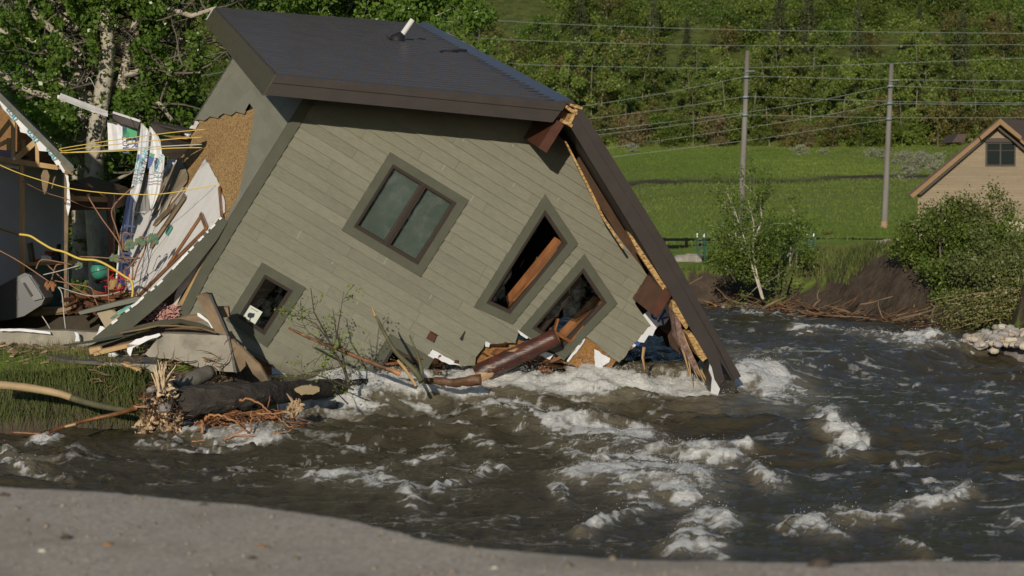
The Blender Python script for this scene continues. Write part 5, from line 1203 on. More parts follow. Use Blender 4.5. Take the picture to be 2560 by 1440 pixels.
    for pl, o in [([(1485, 872), (1525, 895), (1522, 905), (1506, 914), (1504, 945), (1497, 942), (1496, 905), (1491, 928), (1486, 925)], .02), ([(1463, 846), (1446, 873), (1420, 905), (1416, 902), (1440, 868), (1457, 846)], .012),
                  ([(1212, 852), (1226, 858), (1222, 868), (1213, 866)], .0), ([(1340, 870), (1385, 886), (1375, 900), (1345, 888)], -.02), ([(1080, 873), (1095, 880), (1110, 890), (1150, 912), (1122, 910), (1086, 893), (1060, 920), (1052, 918), (1066, 890)], .025),
                  ([(1292, 823), (1305, 831), (1320, 842), (1316, 846), (1300, 836)], .03), ([(679, 908), (745, 945), (735, 950), (681, 948)], .0), ([(608, 872), (620, 877), (637, 892), (628, 892)], .005)]:
        mb = MB(); Q = jag([fw(*p) for p in pl], .012, .07, rg, True); mb.prism([F(*p, o) for p in Q], -D*.006); mb.build('torn_house_wrap', M_wrap, root)
    mb = MB(); c = fw(1079, 841); mb.loft([[F(c[0]-.075, c[1]-.075, .02), F(c[0]+.075, c[1]-.075, .02), F(c[0]+.075, c[1]+.075, .02), F(c[0]-.075, c[1]+.075, .02)], [F(c[0]-.055, c[1]-.06, .09), F(c[0]+.055, c[1]-.06, .09), F(c[0]+.055, c[1]+.05, .05), F(c[0]-.055, c[1]+.05, .05)]]); mb.build('wall_vent', M_beam, root)
    mb = MB(); mb.prism([F(*fw(*p), .06) for p in [(1161, 826), (1153, 850), (1148, 846)]], D*.03); mb.build('split_board', M_dark, root)
    # rubble inside the broken bottom
    mb = MB(); rr = random.Random(12)
    for k in range(90):
        x, y = rr.uniform(1190, 1420), rr.uniform(865, 925); p = F(*fw(x, y), rr.uniform(-.6, -.05)); q = p + np.array([rr.uniform(-.4, .4), rr.uniform(-.2, .2), rr.uniform(-.12, .12)]); mb.bar(p, q, rr.uniform(.02, .12), rr.uniform(.01, .04), (rr.uniform(-1, 1), rr.uniform(-1, 1), .5), rr.random())
    for k in range(24):
        x, y = rr.uniform(950, 1130), rr.uniform(885, 940); p = F(*fw(x, y), rr.uniform(-.4, .05)); q = p + np.array([rr.uniform(-.4, .4), rr.uniform(-.2, .2), rr.uniform(-.1, .1)]); mb.bar(p, q, rr.uniform(.02, .1), rr.uniform(.01, .04), (rr.uniform(-1, 1), rr.uniform(-1, 1), .5), rr.random())
    mb.build('wet_rubble', mat('wet_wood', (.16, .065, .02), (.07, .03, .014), 6, .45, .6, tone=.5), root)
    # ---- inside: floors, partition, back wall
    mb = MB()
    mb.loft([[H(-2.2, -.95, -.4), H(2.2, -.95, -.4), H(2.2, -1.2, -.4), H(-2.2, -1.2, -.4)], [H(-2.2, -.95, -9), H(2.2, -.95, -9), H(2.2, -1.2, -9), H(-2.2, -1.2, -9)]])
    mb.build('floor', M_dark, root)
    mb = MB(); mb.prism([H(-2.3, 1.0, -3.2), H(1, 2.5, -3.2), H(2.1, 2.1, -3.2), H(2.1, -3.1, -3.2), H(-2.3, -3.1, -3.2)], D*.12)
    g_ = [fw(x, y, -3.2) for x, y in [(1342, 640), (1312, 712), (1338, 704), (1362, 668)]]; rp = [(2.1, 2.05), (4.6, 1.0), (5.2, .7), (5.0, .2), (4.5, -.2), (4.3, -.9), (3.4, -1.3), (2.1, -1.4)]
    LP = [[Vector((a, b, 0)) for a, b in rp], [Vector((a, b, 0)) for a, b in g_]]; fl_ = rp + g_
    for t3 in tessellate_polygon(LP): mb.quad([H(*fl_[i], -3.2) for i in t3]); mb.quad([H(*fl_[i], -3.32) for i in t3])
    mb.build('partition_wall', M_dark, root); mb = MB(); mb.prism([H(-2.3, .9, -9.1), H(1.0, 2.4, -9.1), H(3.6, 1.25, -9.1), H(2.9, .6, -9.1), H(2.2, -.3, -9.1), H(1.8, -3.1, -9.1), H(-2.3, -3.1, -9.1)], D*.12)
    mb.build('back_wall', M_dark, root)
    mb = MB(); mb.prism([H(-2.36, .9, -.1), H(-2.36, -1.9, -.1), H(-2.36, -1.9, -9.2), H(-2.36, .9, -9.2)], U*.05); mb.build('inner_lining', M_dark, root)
    # interior wood frame glimpsed through the tall window
    mb = MB(); mb.bar(H(2.1, .9, -2.6), H(2.9, -.3, -2.6), .14, .05, D); mb.bar(H(2.5, 1.9, -3.0), H(2.5, -1.4, -3.0), .1, .1, D); mb.build('inner_stud', M_dark, root)
    # ---- dark gap at the left corner: stud, plaster, pink wool, peeled corner board
    Z = lambda x, y, o=0.0: H(*fw(x, y, o), o)
    mb = MB(); mb.prism([Z(562, 562, -.12), Z(548, 600, -.12), Z(440, 790, -.12), Z(380, 805, -.12), Z(300, 832, -.12), Z(330, 790, -.12), Z(470, 665, -.12)], D*.03); mb.build('gap_back', mat('gap_brown', (.045, .028, .018), (.09, .055, .03), 4, .9), root)
    mb = MB(); mb.bar(Z(560, 562, -.02), Z(452, 760, -.0), .05, .09, D); mb.bar(Z(363, 765, .12), Z(322, 812, .16), .05, .12, D); mb.build('corner_stud', M_lum, root)
    mb = MB(); Q = jag([fw(*p) for p in [(548, 580), (545, 600), (515, 650), (500, 670), (470, 715), (450, 745), (438, 782), (428, 775), (445, 720), (470, 680), (505, 620), (535, 590)]], .015, .1, rg, True); mb.prism([F(*p, -.04) for p in Q], -D*.01); mb.build('plaster_edge', mat('pinkish_plaster', (.62, .52, .47), (.5, .4, .36), 6, .9, .5), root)
    mb = MB(); rr = random.Random(2)
    for k in range(320):
        x, y = rr.uniform(348, 440), rr.uniform(765, 800)
        if (x-348)*.35 < (798-y)-8 and x < 380: continue
        p = Z(x, y, rr.uniform(-.05, .08)); q = p+np.array([rr.uniform(-.12, .12), rr.uniform(-.1, .1), rr.uniform(-.05, .05)]); mb.tube([p, (p+q)/2+np.array([0, 0, .02]), q], [.006, .022, .006], 5)
    mb.build('insulation', M_insul, root, True)
    # peeled corner board: a long olive plank arcing away from the wall down to the bank
    path = [(562, 548, .06), (530, 590, .10), (478, 650, .16), (420, 715, .24), (360, 768, .34), (300, 818, .45), (248, 862, .55)]
    hw = [10, 16, 20, 21, 21, 21, 22]; A, B = [], []
    for (x, y, o), h_ in zip(path, hw): A.append(Z(x-h_*.72, y-h_*.66, o)); B.append(Z(x+h_*.72, y+h_*.66, o))
    mb = MB()
    for i in range(len(path)-1):
        for pp in ((A[i], A[i+1], B[i+1], B[i]), (A[i]+D*.04, A[i+1]+D*.04, B[i+1]+D*.04, B[i]+D*.04), (A[i], A[i+1], A[i+1]+D*.04, A[i]+D*.04), (B[i], B[i+1], B[i+1]+D*.04, B[i]+D*.04)): mb.quad(list(pp))
    mb.build('peeled_corner_board', M_trim, root)
    mb = MB(); rr = random.Random(5)       # plaster crumbs along its upper edge
    for i in range(5):
        for k in range(6):
            f = rr.random(); p = A[i]*(1-f)+A[i+1]*f - V*.01; q = p + (A[i+1]-A[i])*.2 + V*rr.uniform(0, .05); mb.bar(p, q, .03, rr.uniform(.02, .06), D)
    mb.build('plaster_crumbs', M_dry, root)['kind'] = 'stuff'
    return root
# ================================================================ THE RUINED HOUSE AT LEFT
YV = np.array([0., 1, 0])
def fl(mb, pts, z, th, tone=.5): mb.prism([at(x, y, z) for x, y in pts], YV*th, tone); return mb
def one(name, m, parent, fn, smooth=False):
    mb = MB(); fn(mb); return mb.build(name, m, parent, smooth)
def build_ruin():
    M_wall = mat('shaded_room_paint', (.34, .34, .36), (.28, .28, .30), 1.2, .85, .1)  # white walls greyed down, the room's shade put into the colour
    M_osbd = mat('attic_osb', (.17, .085, .03), (.24, .13, .05), 14, .85, .3)
    M_green = mat('bench_green', (.03, .085, .065), rough=.5)
    M_rooff = mat('felt_roof', (.14, .145, .12), (.10, .105, .09), 6, .9, .4)
    M_found = mat('dark_foundation', (.055, .045, .032), (.035, .028, .02), 3, .95, .5)
    root = thing('ruined_house', 'torn open gable of the ruined house with roof trusses and bare white room', 'house', (at(60, 800, 37)[0], 36.5, 1.2))
    z = 37.0
    one('roof', M_rooff, root, lambda b: b.prism([at(x, y, z-.3) for x, y in [(-260, -10), (0, 232), (184, 415), (184, 428), (176, 430), (0, 252), (-260, 10)]], (-1.32, 6, .18)))
    one('rake_board', M_luml, root, lambda b: fl(b, [(162, 400), (183, 424), (182, 438), (166, 432), (150, 408)], z-.25, .05))
    rg = random.Random(1)
    wr = one('house_wrap', M_wrap, root, lambda b: fl(b, [(-100, 155), (0, 250), (60, 303), (110, 348), (155, 392), (163, 408), (166, 434), (157, 431), (147, 413), (141, 413), (133, 400), (126, 388), (120, 379), (98, 377), (94, 368), (90, 357), (80, 347), (66, 334), (51, 330), (48, 320), (53, 325), (40, 305), (29, 296), (15, 280), (0, 266), (-100, 190)], z-.05, .02))
    for x, y, s in [(30, 284, .19), (82, 338, .19), (130, 383, .19), (168, 412, .14)]:
        p = at(x, y, z-.08); text_part('print_mark', '030', s, frame4(p, (.55, 0, -.83), (.83, 0, .55)), M_inkl, wr)
    one('bottom_chord', M_lum, root, lambda b: fl(b, [(-60, 380), (0, 390), (143, 413), (145, 425), (0, 404), (-60, 396)], z, .09))
    for a, c, w_, dz in [((-12, 352), (28, 300), .05, 0), ((33, 302), (33, 398), .045, 0), ((42, 396), (87, 356), .06, 0), ((93, 362), (94, 410), .04, 0), ((-60, 396), (-8, 345), .06, 0), ((-20, 372), (20, 352), .047, 1.4), ((22, 345), (22, 390), .047, 1.4), ((60, 350), (62, 392), .047, 1.4)]:
        one('truss_web', M_lum, root, lambda b: b.bar(at(*a, z+dz), at(*c, z+dz), w_*1.7, .04, YV))
    one('truss_plate', M_steel, root, lambda b: fl(b, [(31, 394), (39, 392), (40, 400), (32, 401)], z-.03, .02))
    one('attic_wall', M_osbd, root, lambda b: fl(b, [(-100, 190), (0, 262), (60, 305), (150, 400), (150, 415), (-100, 415)], z+2.2, .05))
    one('attic_insulation', mat('purple_grey_wool', (.22, .2, .28), rough=.95), root, lambda b: fl(b, [(-20, 372), (20, 376), (48, 384), (60, 392), (40, 398), (-20, 392)], z+1.0, .5))
    # the room behind the bare studs
    one('back_wall', M_wall, root, lambda b: fl(b, [(-120, 395), (160, 425), (158, 770), (-120, 800)], z+3.2, .1))
    one('side_wall', M_wall, root, lambda b: b.prism([at(164, 428, z-.05), at(164, 770, z-.05), at(156, 760, z+3.2), at(156, 420, z+3.2)], (.05, 0, 0)))
    one('room_ceiling', M_wall, root, lambda b: b.prism([at(-120, 398, z+.05), at(160, 424, z+.05), at(158, 426, z+3.2), at(-120, 396, z+3.2)], (0, 0, .05)))
    one('room_divider', M_wall, root, lambda b: fl(b, [(-120, 404), (0, 406), (49, 412), (49, 700), (30, 735), (-120, 745)], z+.5, .08))
    one('plaster_edge', M_dry, root, lambda b: fl(b, jag([(0, 408), (48, 416), (46, 424), (30, 420), (20, 424), (0, 418)], 1, 8, rg, True), z+.35, .02))
    one('stud', M_lum, root, lambda b: fl(b, jag([(50, 413), (58, 415), (59, 600), (57, 820), (48, 820), (49, 600)], .8, 30, rg, True), z-.05, .09))
    one('jamb_board', M_luml, root, lambda b: (fl(b, [(161, 428), (169, 430), (172, 470), (170, 560), (166, 765), (160, 765)], z-.1, .06)))
    one('hanging_board', M_luml, root, lambda b: (fl(b, [(108, 425), (118, 425), (124, 440), (117, 475), (111, 487), (106, 470), (102, 440)], z-.1, .05), fl(b, [(134, 445), (139, 440), (131, 470), (128, 472)], z, .04)))
    one('torn_paper', M_wrap, root, lambda b: fl(b, jag([(163, 436), (171, 440), (174, 480), (176, 515), (170, 540), (166, 520), (168, 470)], 1.5, 10, rg, True), z-.15, .01))
    one('floor_deck', M_luml, root, lambda b: (b.prism([at(-80, 790, z-.3), at(255, 760, z-.3), at(255, 750, z+3.3), at(-80, 762, z+3.3)], (0, 0, -.12)), fl(b, [(-80, 800), (120, 786), (255, 765), (255, 756), (120, 775), (-80, 790)], z-.35, .04)))
    one('crawl_space_wall', M_found, root, lambda b: fl(b, [(-200, 800), (255, 766), (270, 850), (270, 900), (-200, 900)], z-.1, .2))
    # unseen wall added outside the frame, towards the river, to shade the room
    one('shade_wall', M_luml, root, lambda b: b.loft([[(-10.1, 30.5, .8), (-9.85, 30.5, .8), (-9.85, 30.5, 5.8), (-10.1, 30.5, 5.8)], [(-10.1, 37.0, .8), (-9.85, 37.0, .8), (-9.85, 37.0, 5.8), (-10.1, 37.0, 5.8)]]))
    # porch roof on a post
    pr = thing('porch_roof', 'broken brown porch roof on a dark post behind the ruined wall', 'porch', at(276, 640, 40))
    one('roof_boards', mat('porch_boards', (.10, .06, .032), (.07, .042, .025), 4, .8), pr, lambda b: (fl(b, [(168, 450), (190, 452), (240, 478), (285, 482), (285, 498), (168, 492)], 40, .1), b.prism([at(168, 456, 39.6), at(262, 484, 39.6), at(285, 500, 39.6), at(284, 524, 39.6), at(176, 526, 39.6), at(172, 500, 39.6)], (0, 2.2, .15))))
    one('rafter', M_lum, pr, lambda b: [b.bar(at(x, 492, 39.4), at(x+10, 500, 42), .05, .12) for x in (180, 222, 262)])
    one('beam', M_lum, pr, lambda b: b.bar(at(168, 495, 39.4), at(285, 500, 39.4), .06, .1))
    one('post', M_beam, pr, lambda b: (fl(b, [(269, 486), (284, 486), (284, 530), (269, 530)], 39.3, .15), fl(b, [(270, 530), (284, 530), (282, 700), (269, 700)], 39.6, .2)))
    # things left in the room
    t = thing('work_bench', 'dark green bench cluttered with small things inside the ruined room', 'bench', at(110, 790, 39))
    one('cabinet', M_green, t, lambda b: fl(b, [(60, 664), (162, 660), (162, 762), (60, 766)], 38.6, .6)); one('bench_top', M_lum, t, lambda b: fl(b, [(56, 657), (166, 653), (166, 661), (56, 665)], 38.5, .8))
    for nm, lab, m, pts in [('paint_can', 'red can on the green bench', mat('can_red', (.4, .04, .03), rough=.4), [(86, 648), (96, 648), (96, 657), (86, 657)]), ('board_offcut', 'narrow board leaning above the green bench', M_luml, [(67, 608), (75, 607), (83, 655), (73, 656)]),
                            ('plastic_bucket', 'pale round bucket behind the copper pipe on the bench', M_white, [(103, 640), (118, 637), (128, 643), (129, 656), (101, 656)]), ('dark_tool', 'dark tall tool standing at the right end of the bench', M_black, [(132, 645), (137, 630), (143, 610), (146, 612), (145, 632), (148, 655), (133, 656)]),
                            ('red_box', 'dull red box at the back of the bench', mat('box_red', (.22, .03, .03), rough=.7), [(112, 628), (130, 630), (130, 640), (112, 640)])]:
        tag(one(nm, m, None, lambda b: fl(b, pts, 38.7, .22)), lab, nm.replace('_', ' '))
    t = thing('appliance', 'big dark grey appliance lying tilted in the ruined room', 'appliance', at(60, 800, 36.2)); M_app = mat('grey_enamel', (.024, .026, .034), rough=.4)
    one('casing', M_app, t, lambda b: (fl(b, [(-40, 735), (62, 682), (78, 688), (112, 745), (104, 762), (60, 790), (20, 800), (-40, 806)], 36.0, .7)))
    one('control_panel', mat('panel_grey', (.07, .073, .078), rough=.4), t, lambda b: fl(b, [(50, 696), (72, 690), (104, 738), (106, 746), (84, 752), (52, 705)], 35.95, .06))
    one('slot', M_black, t, lambda b: (fl(b, [(56, 708), (62, 706), (82, 738), (77, 742)], 35.93, .02), fl(b, [(79, 694), (84, 694), (100, 716), (97, 720)], 35.93, .02)))
    one('badge', mat('badge', (.02, .02, .025), rough=.3), t, lambda b: fl(b, [(34, 733), (40, 734), (47, 748), (43, 749)], 35.98, .02))
    # blue and white wrap torn off the tilted house, and the roof pieces above it
    t = thing('torn_wrap_sheet', 'long blue and white house wrap hanging in folds between the two houses', 'house wrap', at(345, 640, 38.5))
    def folds(b, pts_l, pts_r, z0, k=7, amp=.025, seed=1):
        rr = random.Random(seed); ph = [rr.uniform(0, 6) for _ in range(3)]; rows = []
        for (xl, yl), (xr, yr) in zip(pts_l, pts_r):
            row = []
            for j in range(k+1):
                f = j/k; p = at(xl+(xr-xl)*f, yl+(yr-yl)*f, z0); p[1] += amp*math.sin(f*9+ph[0]+yl*.01)+amp*.6*math.sin(f*17+ph[1]+yl*.03); row.append(p)
            rows.append(row)
        for i in range(len(rows)-1):
            for j in range(k): b.quad([rows[i][j], rows[i][j+1], rows[i+1][j+1], rows[i+1][j]]); b.quad([rows[i][j]+YV*.012, rows[i][j+1]+YV*.012, rows[i+1][j+1]+YV*.012, rows[i+1][j]+YV*.012])
    s1 = one('upper_flap', M_wrap, t, lambda b: folds(b, [(268, 300), (270, 335), (272, 375)], [(345, 322), (350, 345), (352, 372)], 38.6))
    s2 = one('hanging_strip', M_wrap, t, lambda b: folds(b, [(352, 305), (342, 400), (328, 470), (300, 590), (288, 700), (300, 760)], [(375, 330), (368, 400), (352, 470), (336, 520), (325, 620), (330, 690)], 38.2, amp=.04, seed=2))
    s3 = one('hanging_strip', M_wrap, t, lambda b: folds(b, [(375, 315), (372, 360), (374, 420), (368, 470), (375, 520)], [(395, 340), (412, 380), (408, 430), (398, 480), (380, 525)], 38.3, seed=3))
    s4 = one('shaded_fold', mat('shaded_wrap', (.22, .22, .22), rough=.8), t, lambda b: folds(b, [(360, 432), (348, 480), (338, 530)], [(372, 440), (372, 490), (374, 528)], 38.45, seed=4))  # white wrap painted grey to stand for shade in the fold
    s5 = one('dark_sheet', mat('navy_sheet', (.02, .035, .09), (.03, .05, .14), 3, .6, .5, 5), t, lambda b: folds(b, [(320, 480), (305, 560), (300, 640), (286, 750)], [(335, 500), (328, 560), (322, 640), (320, 700)], 38.1, seed=5))
    for m, pts in [(M_inkg, [(306, 318), (342, 322), (343, 345), (306, 343)]), (M_ink, [(306, 317), (316, 319), (318, 330), (324, 332), (322, 344), (307, 344)]), (M_ink, [(344, 385), (352, 388), (344, 408), (341, 405)]), (M_ink, [(372, 388), (386, 395), (378, 415), (369, 422)]), (M_inkg, [(374, 382), (384, 386), (386, 394), (376, 391)])]:
        one('print_mark', m, s1 if pts[0][1] < 330 else s3, lambda b: fl(b, pts, 38.0 if pts[0][1] > 350 else 38.4, .01))
    pos = at(336, 358, 38.4); text_part('lettering', 'CRI', .17, frame4(pos, (.05, 0, -1), (1, 0, .05)), mat('ink_faded', (.10, .13, .26), rough=.7), s1)
    pos = at(313, 362, 38.4); text_part('lettering', 'LUM', .17, frame4(pos, (.05, 0, -1), (1, 0, .05)), MATS['ink_faded'], s1)
    for x, y, s, tx in [(352, 400, .16, 'HOUSE'), (344, 445, .14, 'T'), (396, 410, .12, 'HOUSE'), (390, 440, .12, 'T')]: text_part('lettering', tx, s, frame4(at(x, y, 37.95), (-.35, 0, -1), (1, 0, -.35)), M_inkl, s2)
    pos = at(317, 610, 37.9); text_part('lettering', 'LUMB', .30, frame4(pos, (-.12, 0, -1), (1, 0, -.12)), mat('ink_dark', (.04, .06, .14), rough=.7), s5)
    t = thing('roof_scrap', 'dark crumpled roofing sheet with a pale edge strip above the hanging wrap', 'roofing', at(370, 320, 38.3))
    one('roof_sheet', mat('dark_roofing', (.035, .028, .025), (.06, .05, .045), 5, .7), t, lambda b: (b.prism([at(268, 286, 38.4), at(285, 282, 38.4), at(350, 302, 38.2), at(345, 322, 38.2), at(300, 308, 38.3)], (0, .05, -.03)), b.prism([at(375, 308, 38.3), at(480, 328, 37.6), at(478, 335, 37.6), at(440, 332, 38), at(390, 338, 38.3)], (0, .4, .05))))
    one('board_edge', M_lum, t, lambda b: b.prism([at(405, 338, 38.1), at(475, 341, 37.6), at(465, 348, 37.6), at(430, 345, 38)], (0, .2, 0)))
    one('edge_strip', M_steel, t, lambda b: b.bar(at(284, 281, 38.35), at(352, 303, 38.2), .06, .04))
    one('underside_shade', M_dark, t, lambda b: b.prism([at(400, 345, 38.2), at(478, 345, 37.7), at(470, 375, 38), at(440, 400, 38.2), (at(405, 385, 38.2))], (0, .1, 0)))  # dark sheet painted in as the shade below the scrap
    tag(one('metal_strip', M_steel, None, lambda b: (b.prism([at(144, 237, 37.6), at(150, 239, 37.6), at(270, 284, 38.1), at(269, 292, 38.1), at(210, 272, 37.9), at(143, 246, 37.6)], YV*.03), b.bar(at(150, 238, 37.62), at(268, 283, 38.12), .03, .08))), 'long bent white metal strip sticking out to the left above the wrap', 'metal strip')
    # green pressure tank, pipes, hoses
    t = thing('pressure_tank', 'small green round pressure tank hung among copper pipes', 'tank', at(248, 676, 35))
    def tank(b):
        c = at(248, 677, 35); ax = nrm(np.array([.25, 0, -1])); x = nrm(np.cross(ax, YV)); loops = []
        for k in range(15):
            th = math.pi*k/14; r = .145*math.sin(th)**.8+.002; h = -.15*math.cos(th); loops.append([c+ax*h+x*math.cos(a)*r+YV*math.sin(a)*r for a in np.linspace(0, 2*math.pi, 25)[:-1]])
        b.loft(loops)
    one('tank_shell', mat('tank_green', (.04, .20, .15), (.05, .23, .17), 4, .28), t, tank, True)
    def band(b):
        c = at(248, 677, 35); ax = nrm(np.array([.25, 0, -1])); x = nrm(np.cross(ax, YV)); b.tube([c+x*math.cos(a)*.147+YV*math.sin(a)*.147 for a in np.linspace(0, 2*math.pi, 30)], .006, 5)
    one('seam_band', M_black, t, band)
    M_cop = mat('copper_pipe', (.24, .115, .062), (.15, .08, .045), 6, .5, .1, metal=.25); M_yel = mat('yellow_hose', (.60, .44, .07), rough=.5); M_gry = mat('grey_cable', (.42, .41, .38), rough=.6); M_brs = mat('green_valve', (.06, .19, .14), (.22, .19, .1), 9, .5)
    runs = [('copper_pipe', M_cop, .014, 35, 'long copper pipe slanting down from the left edge to the valves', [(-10, 622), (50, 655), (128, 708)]), ('copper_pipe', M_cop, .014, 35, 'copper pipe looping over the bench to the grey coupling', [(90, 672), (100, 652), (120, 650), (180, 662)]),
            ('copper_pipe', M_cop, .014, 35.1, 'copper pipe hooked upwards beside the grey appliance', [(129, 700), (138, 668), (146, 661), (160, 660)]), ('copper_pipe', M_cop, .014, 35.2, 'diagonal copper pipe with yellow tape below the green tank', [(118, 662), (160, 700), (205, 730), (245, 745)]),
            ('copper_pipe', M_cop, .014, 35.2, 'copper pipe bending down towards the debris beneath the tank', [(132, 701), (180, 710), (226, 719), (236, 745), (246, 768)]), ('copper_pipe', M_cop, .014, 35.1, 'level copper pipe with a green valve just above the tank', [(198, 642), (240, 643), (300, 647), (350, 645)]),
            ('copper_pipe', M_cop, .015, 35.4, 'long copper pipe leaning from the porch beam to the white wall', [(218, 487), (250, 540), (295, 603), (308, 640), (330, 665), (331, 700)]), ('copper_pipe', M_cop, .015, 35.5, 'copper pipe rising from the kink in front of the blue wrap', [(335, 465), (281, 520), (290, 570), (303, 615), (312, 690), (322, 745)]),
            ('copper_pipe', M_cop, .015, 34.8, 'upright copper pipe at the right of the green tank', [(271, 665), (271, 700), (272, 745), (274, 765)]), ('copper_pipe', M_cop, .014, 34.6, 'copper pipe bent over against the white wall', [(346, 610), (350, 592), (366, 600), (362, 625), (345, 665), (335, 700)]),
            ('copper_pipe', M_cop, .016, 34.7, 'thin copper pipe crossing low in front of the white wall', [(362, 610), (330, 660), (315, 672)]), ('copper_pipe', M_cop, .016, 34.7, 'short hooked copper pipe at the left rim of the white wall', [(308, 625), (308, 585), (320, 583), (326, 590)]),
            ('brown_wire', M_cop, .008, 36.4, 'thin copper wire sagging from the ruined wall to the leaning pipes', [(55, 453), (110, 480), (168, 498), (220, 518), (280, 521)]),
            ('yellow_hose', M_yel, .021, 34.6, 'thick yellow hose arching from the stud down to the pipes', [(48, 586), (75, 590), (100, 605), (130, 622), (160, 630), (200, 647), (240, 651), (270, 664), (310, 690), (328, 702), (332, 725), (330, 745)]), ('yellow_hose', MATS.get('dull') or mat('dull_yellow', (.25, .20, .05), rough=.6), .02, 36.5, 'dull yellow hose inside the ruined room at the left edge', [(-10, 568), (20, 578), (50, 587)]),
            ('yellow_rope', M_yel, .009, 35.0, 'long yellow cord sagging across both houses', [(-10, 408), (40, 430), (100, 450), (170, 470), (250, 481), (330, 486), (400, 485), (470, 475), (540, 462), (556, 455)]),
            ('yellow_wire', M_yel, .008, 36.2, 'uppermost yellow wire stretched from the gable to the chipboard', [(155, 376), (155, 371), (260, 354), (360, 340), (440, 330), (515, 323)]), ('yellow_wire', M_yel, .008, 36.2, 'second yellow wire stretched between the houses', [(152, 378), (260, 364), (360, 354), (440, 347), (505, 343)]),
            ('yellow_wire', M_yel, .009, 36.2, 'lowest yellow wire stretched between the houses', [(150, 382), (260, 379), (360, 374), (440, 370), (505, 369)]), ('white_wire', M_gry, .010, 36.3, 'pale wire stretched above the lowest yellow wire', [(150, 381), (260, 377), (360, 369), (440, 364), (505, 361)]),
            ('grey_cable', M_gry, .008, 35.0, 'pale thin cable sagging low under the tank to the red tangle', [(135, 714), (170, 725), (210, 737), (240, 740), (270, 737), (300, 729)]), ('grey_cable', M_gry, .010, 34.9, 'pale cable hanging straight down beside the dark appliance', [(145, 718), (155, 735), (160, 790), (164, 822)]), ('grey_cable', M_gry, .009, 34.9, 'short pale rod sloping up to the grey coupling', [(108, 687), (150, 677), (197, 664)]),
            ('twig', M_gry, .008, 33.5, 'thin bare stalk above the concrete wall', [(105, 790), (115, 805), (125, 822)]), ('white_wire', M_gry, .006, 36.4, 'very thin wire rising in front of the pale trunk', [(215, 205), (225, 195), (252, 250)])]
    for nm, m, r, z_, lab, pts in runs:
        P = [np.array(p) for p in pts]; Q = []
        for i in range(len(P)-1):
            p0, p1, p2, p3 = P[max(0, i-1)], P[i], P[i+1], P[min(len(P)-1, i+2)]
            for t_ in np.linspace(0, 1, 6)[:-1]: Q.append(.5*((2*p1)+(-p0+p2)*t_+(2*p0-5*p1+4*p2-p3)*t_**2+(-p0+3*p1-3*p2+p3)*t_**3))
        Q.append(P[-1])
        def zf(p):
            if nm in ('yellow_rope', 'yellow_wire', 'white_wire') and p[0] > 300: return z_ + (p[0]-300)/250.*(36.2 - z_ + .0) * .0 + 0
            return z_
        tag(one(nm, m, None, lambda b: b.tube([at(p[0], p[1], zf(p)) for p in Q], r, 7), True), lab, nm.replace('_', ' '), 'pipes and cables between the houses')
    rr = random.Random(6)
    for i, (x, y, z_, s, lab) in enumerate([(126, 716, 34.9, 11, 'brass and red valve where the copper pipes meet'), (328, 612, 34.4, 14, 'green valve cluster left of the white wall'), (352, 606, 34.4, 10, 'green valve on the bent pipe in the middle'), (380, 597, 34.3, 13, 'green valve highest on the white wall'), (288, 646, 34.9, 9, 'green valve on the level pipe above the tank'), (196, 663, 35, 7, 'grey coupling at the end of the pipe by the tank'), (288, 712, 34.8, 12, 'yellowed brass fittings hanging right of the tank')]):
        mb = MB()
        for k in range(9):
            p = at(x+rr.uniform(-s, s), y+rr.uniform(-s*.7, s*.7), z_); d = rr.choice([np.array([1., 0, 0]), np.array([0, 0, 1.]), np.array([.3, 0, 1])]); mb.tube([p-d*.05, p-d*.02, p, p+d*.03, p+d*.05], [.02, .03, .035, .02, .03], 6, rr.random())
        tag(mb.build('pipe_valve', M_brs if i not in (0, 6) else mat('brass%d' % i, (.42, .30, .12) if i else (.35, .16, .07), (.25, .12, .06), 8, .5), smooth=False), lab, 'valve', 'valves among the pipes')
    # orange debris heap under the tank
    mb = MB(); rr = random.Random(9)
    for k in range(70):
        p = at(rr.uniform(190, 300), rr.uniform(738, 772), rr.uniform(35.5, 37)); q = p+np.array([rr.uniform(-.4, .4), rr.uniform(-.3, .3), rr.uniform(-.12, .12)]); mb.bar(p, q, rr.uniform(.03, .16), rr.uniform(.01, .04), (rr.uniform(-1, 1), rr.uniform(-1, 1), .7), rr.random())
    tag(mb.build('debris_heap', mat('orange_debris', (.20, .075, .025), (.07, .035, .02), 5, .8, tone=.4)), 'heap of orange brown splintered boards below the green tank', 'debris')
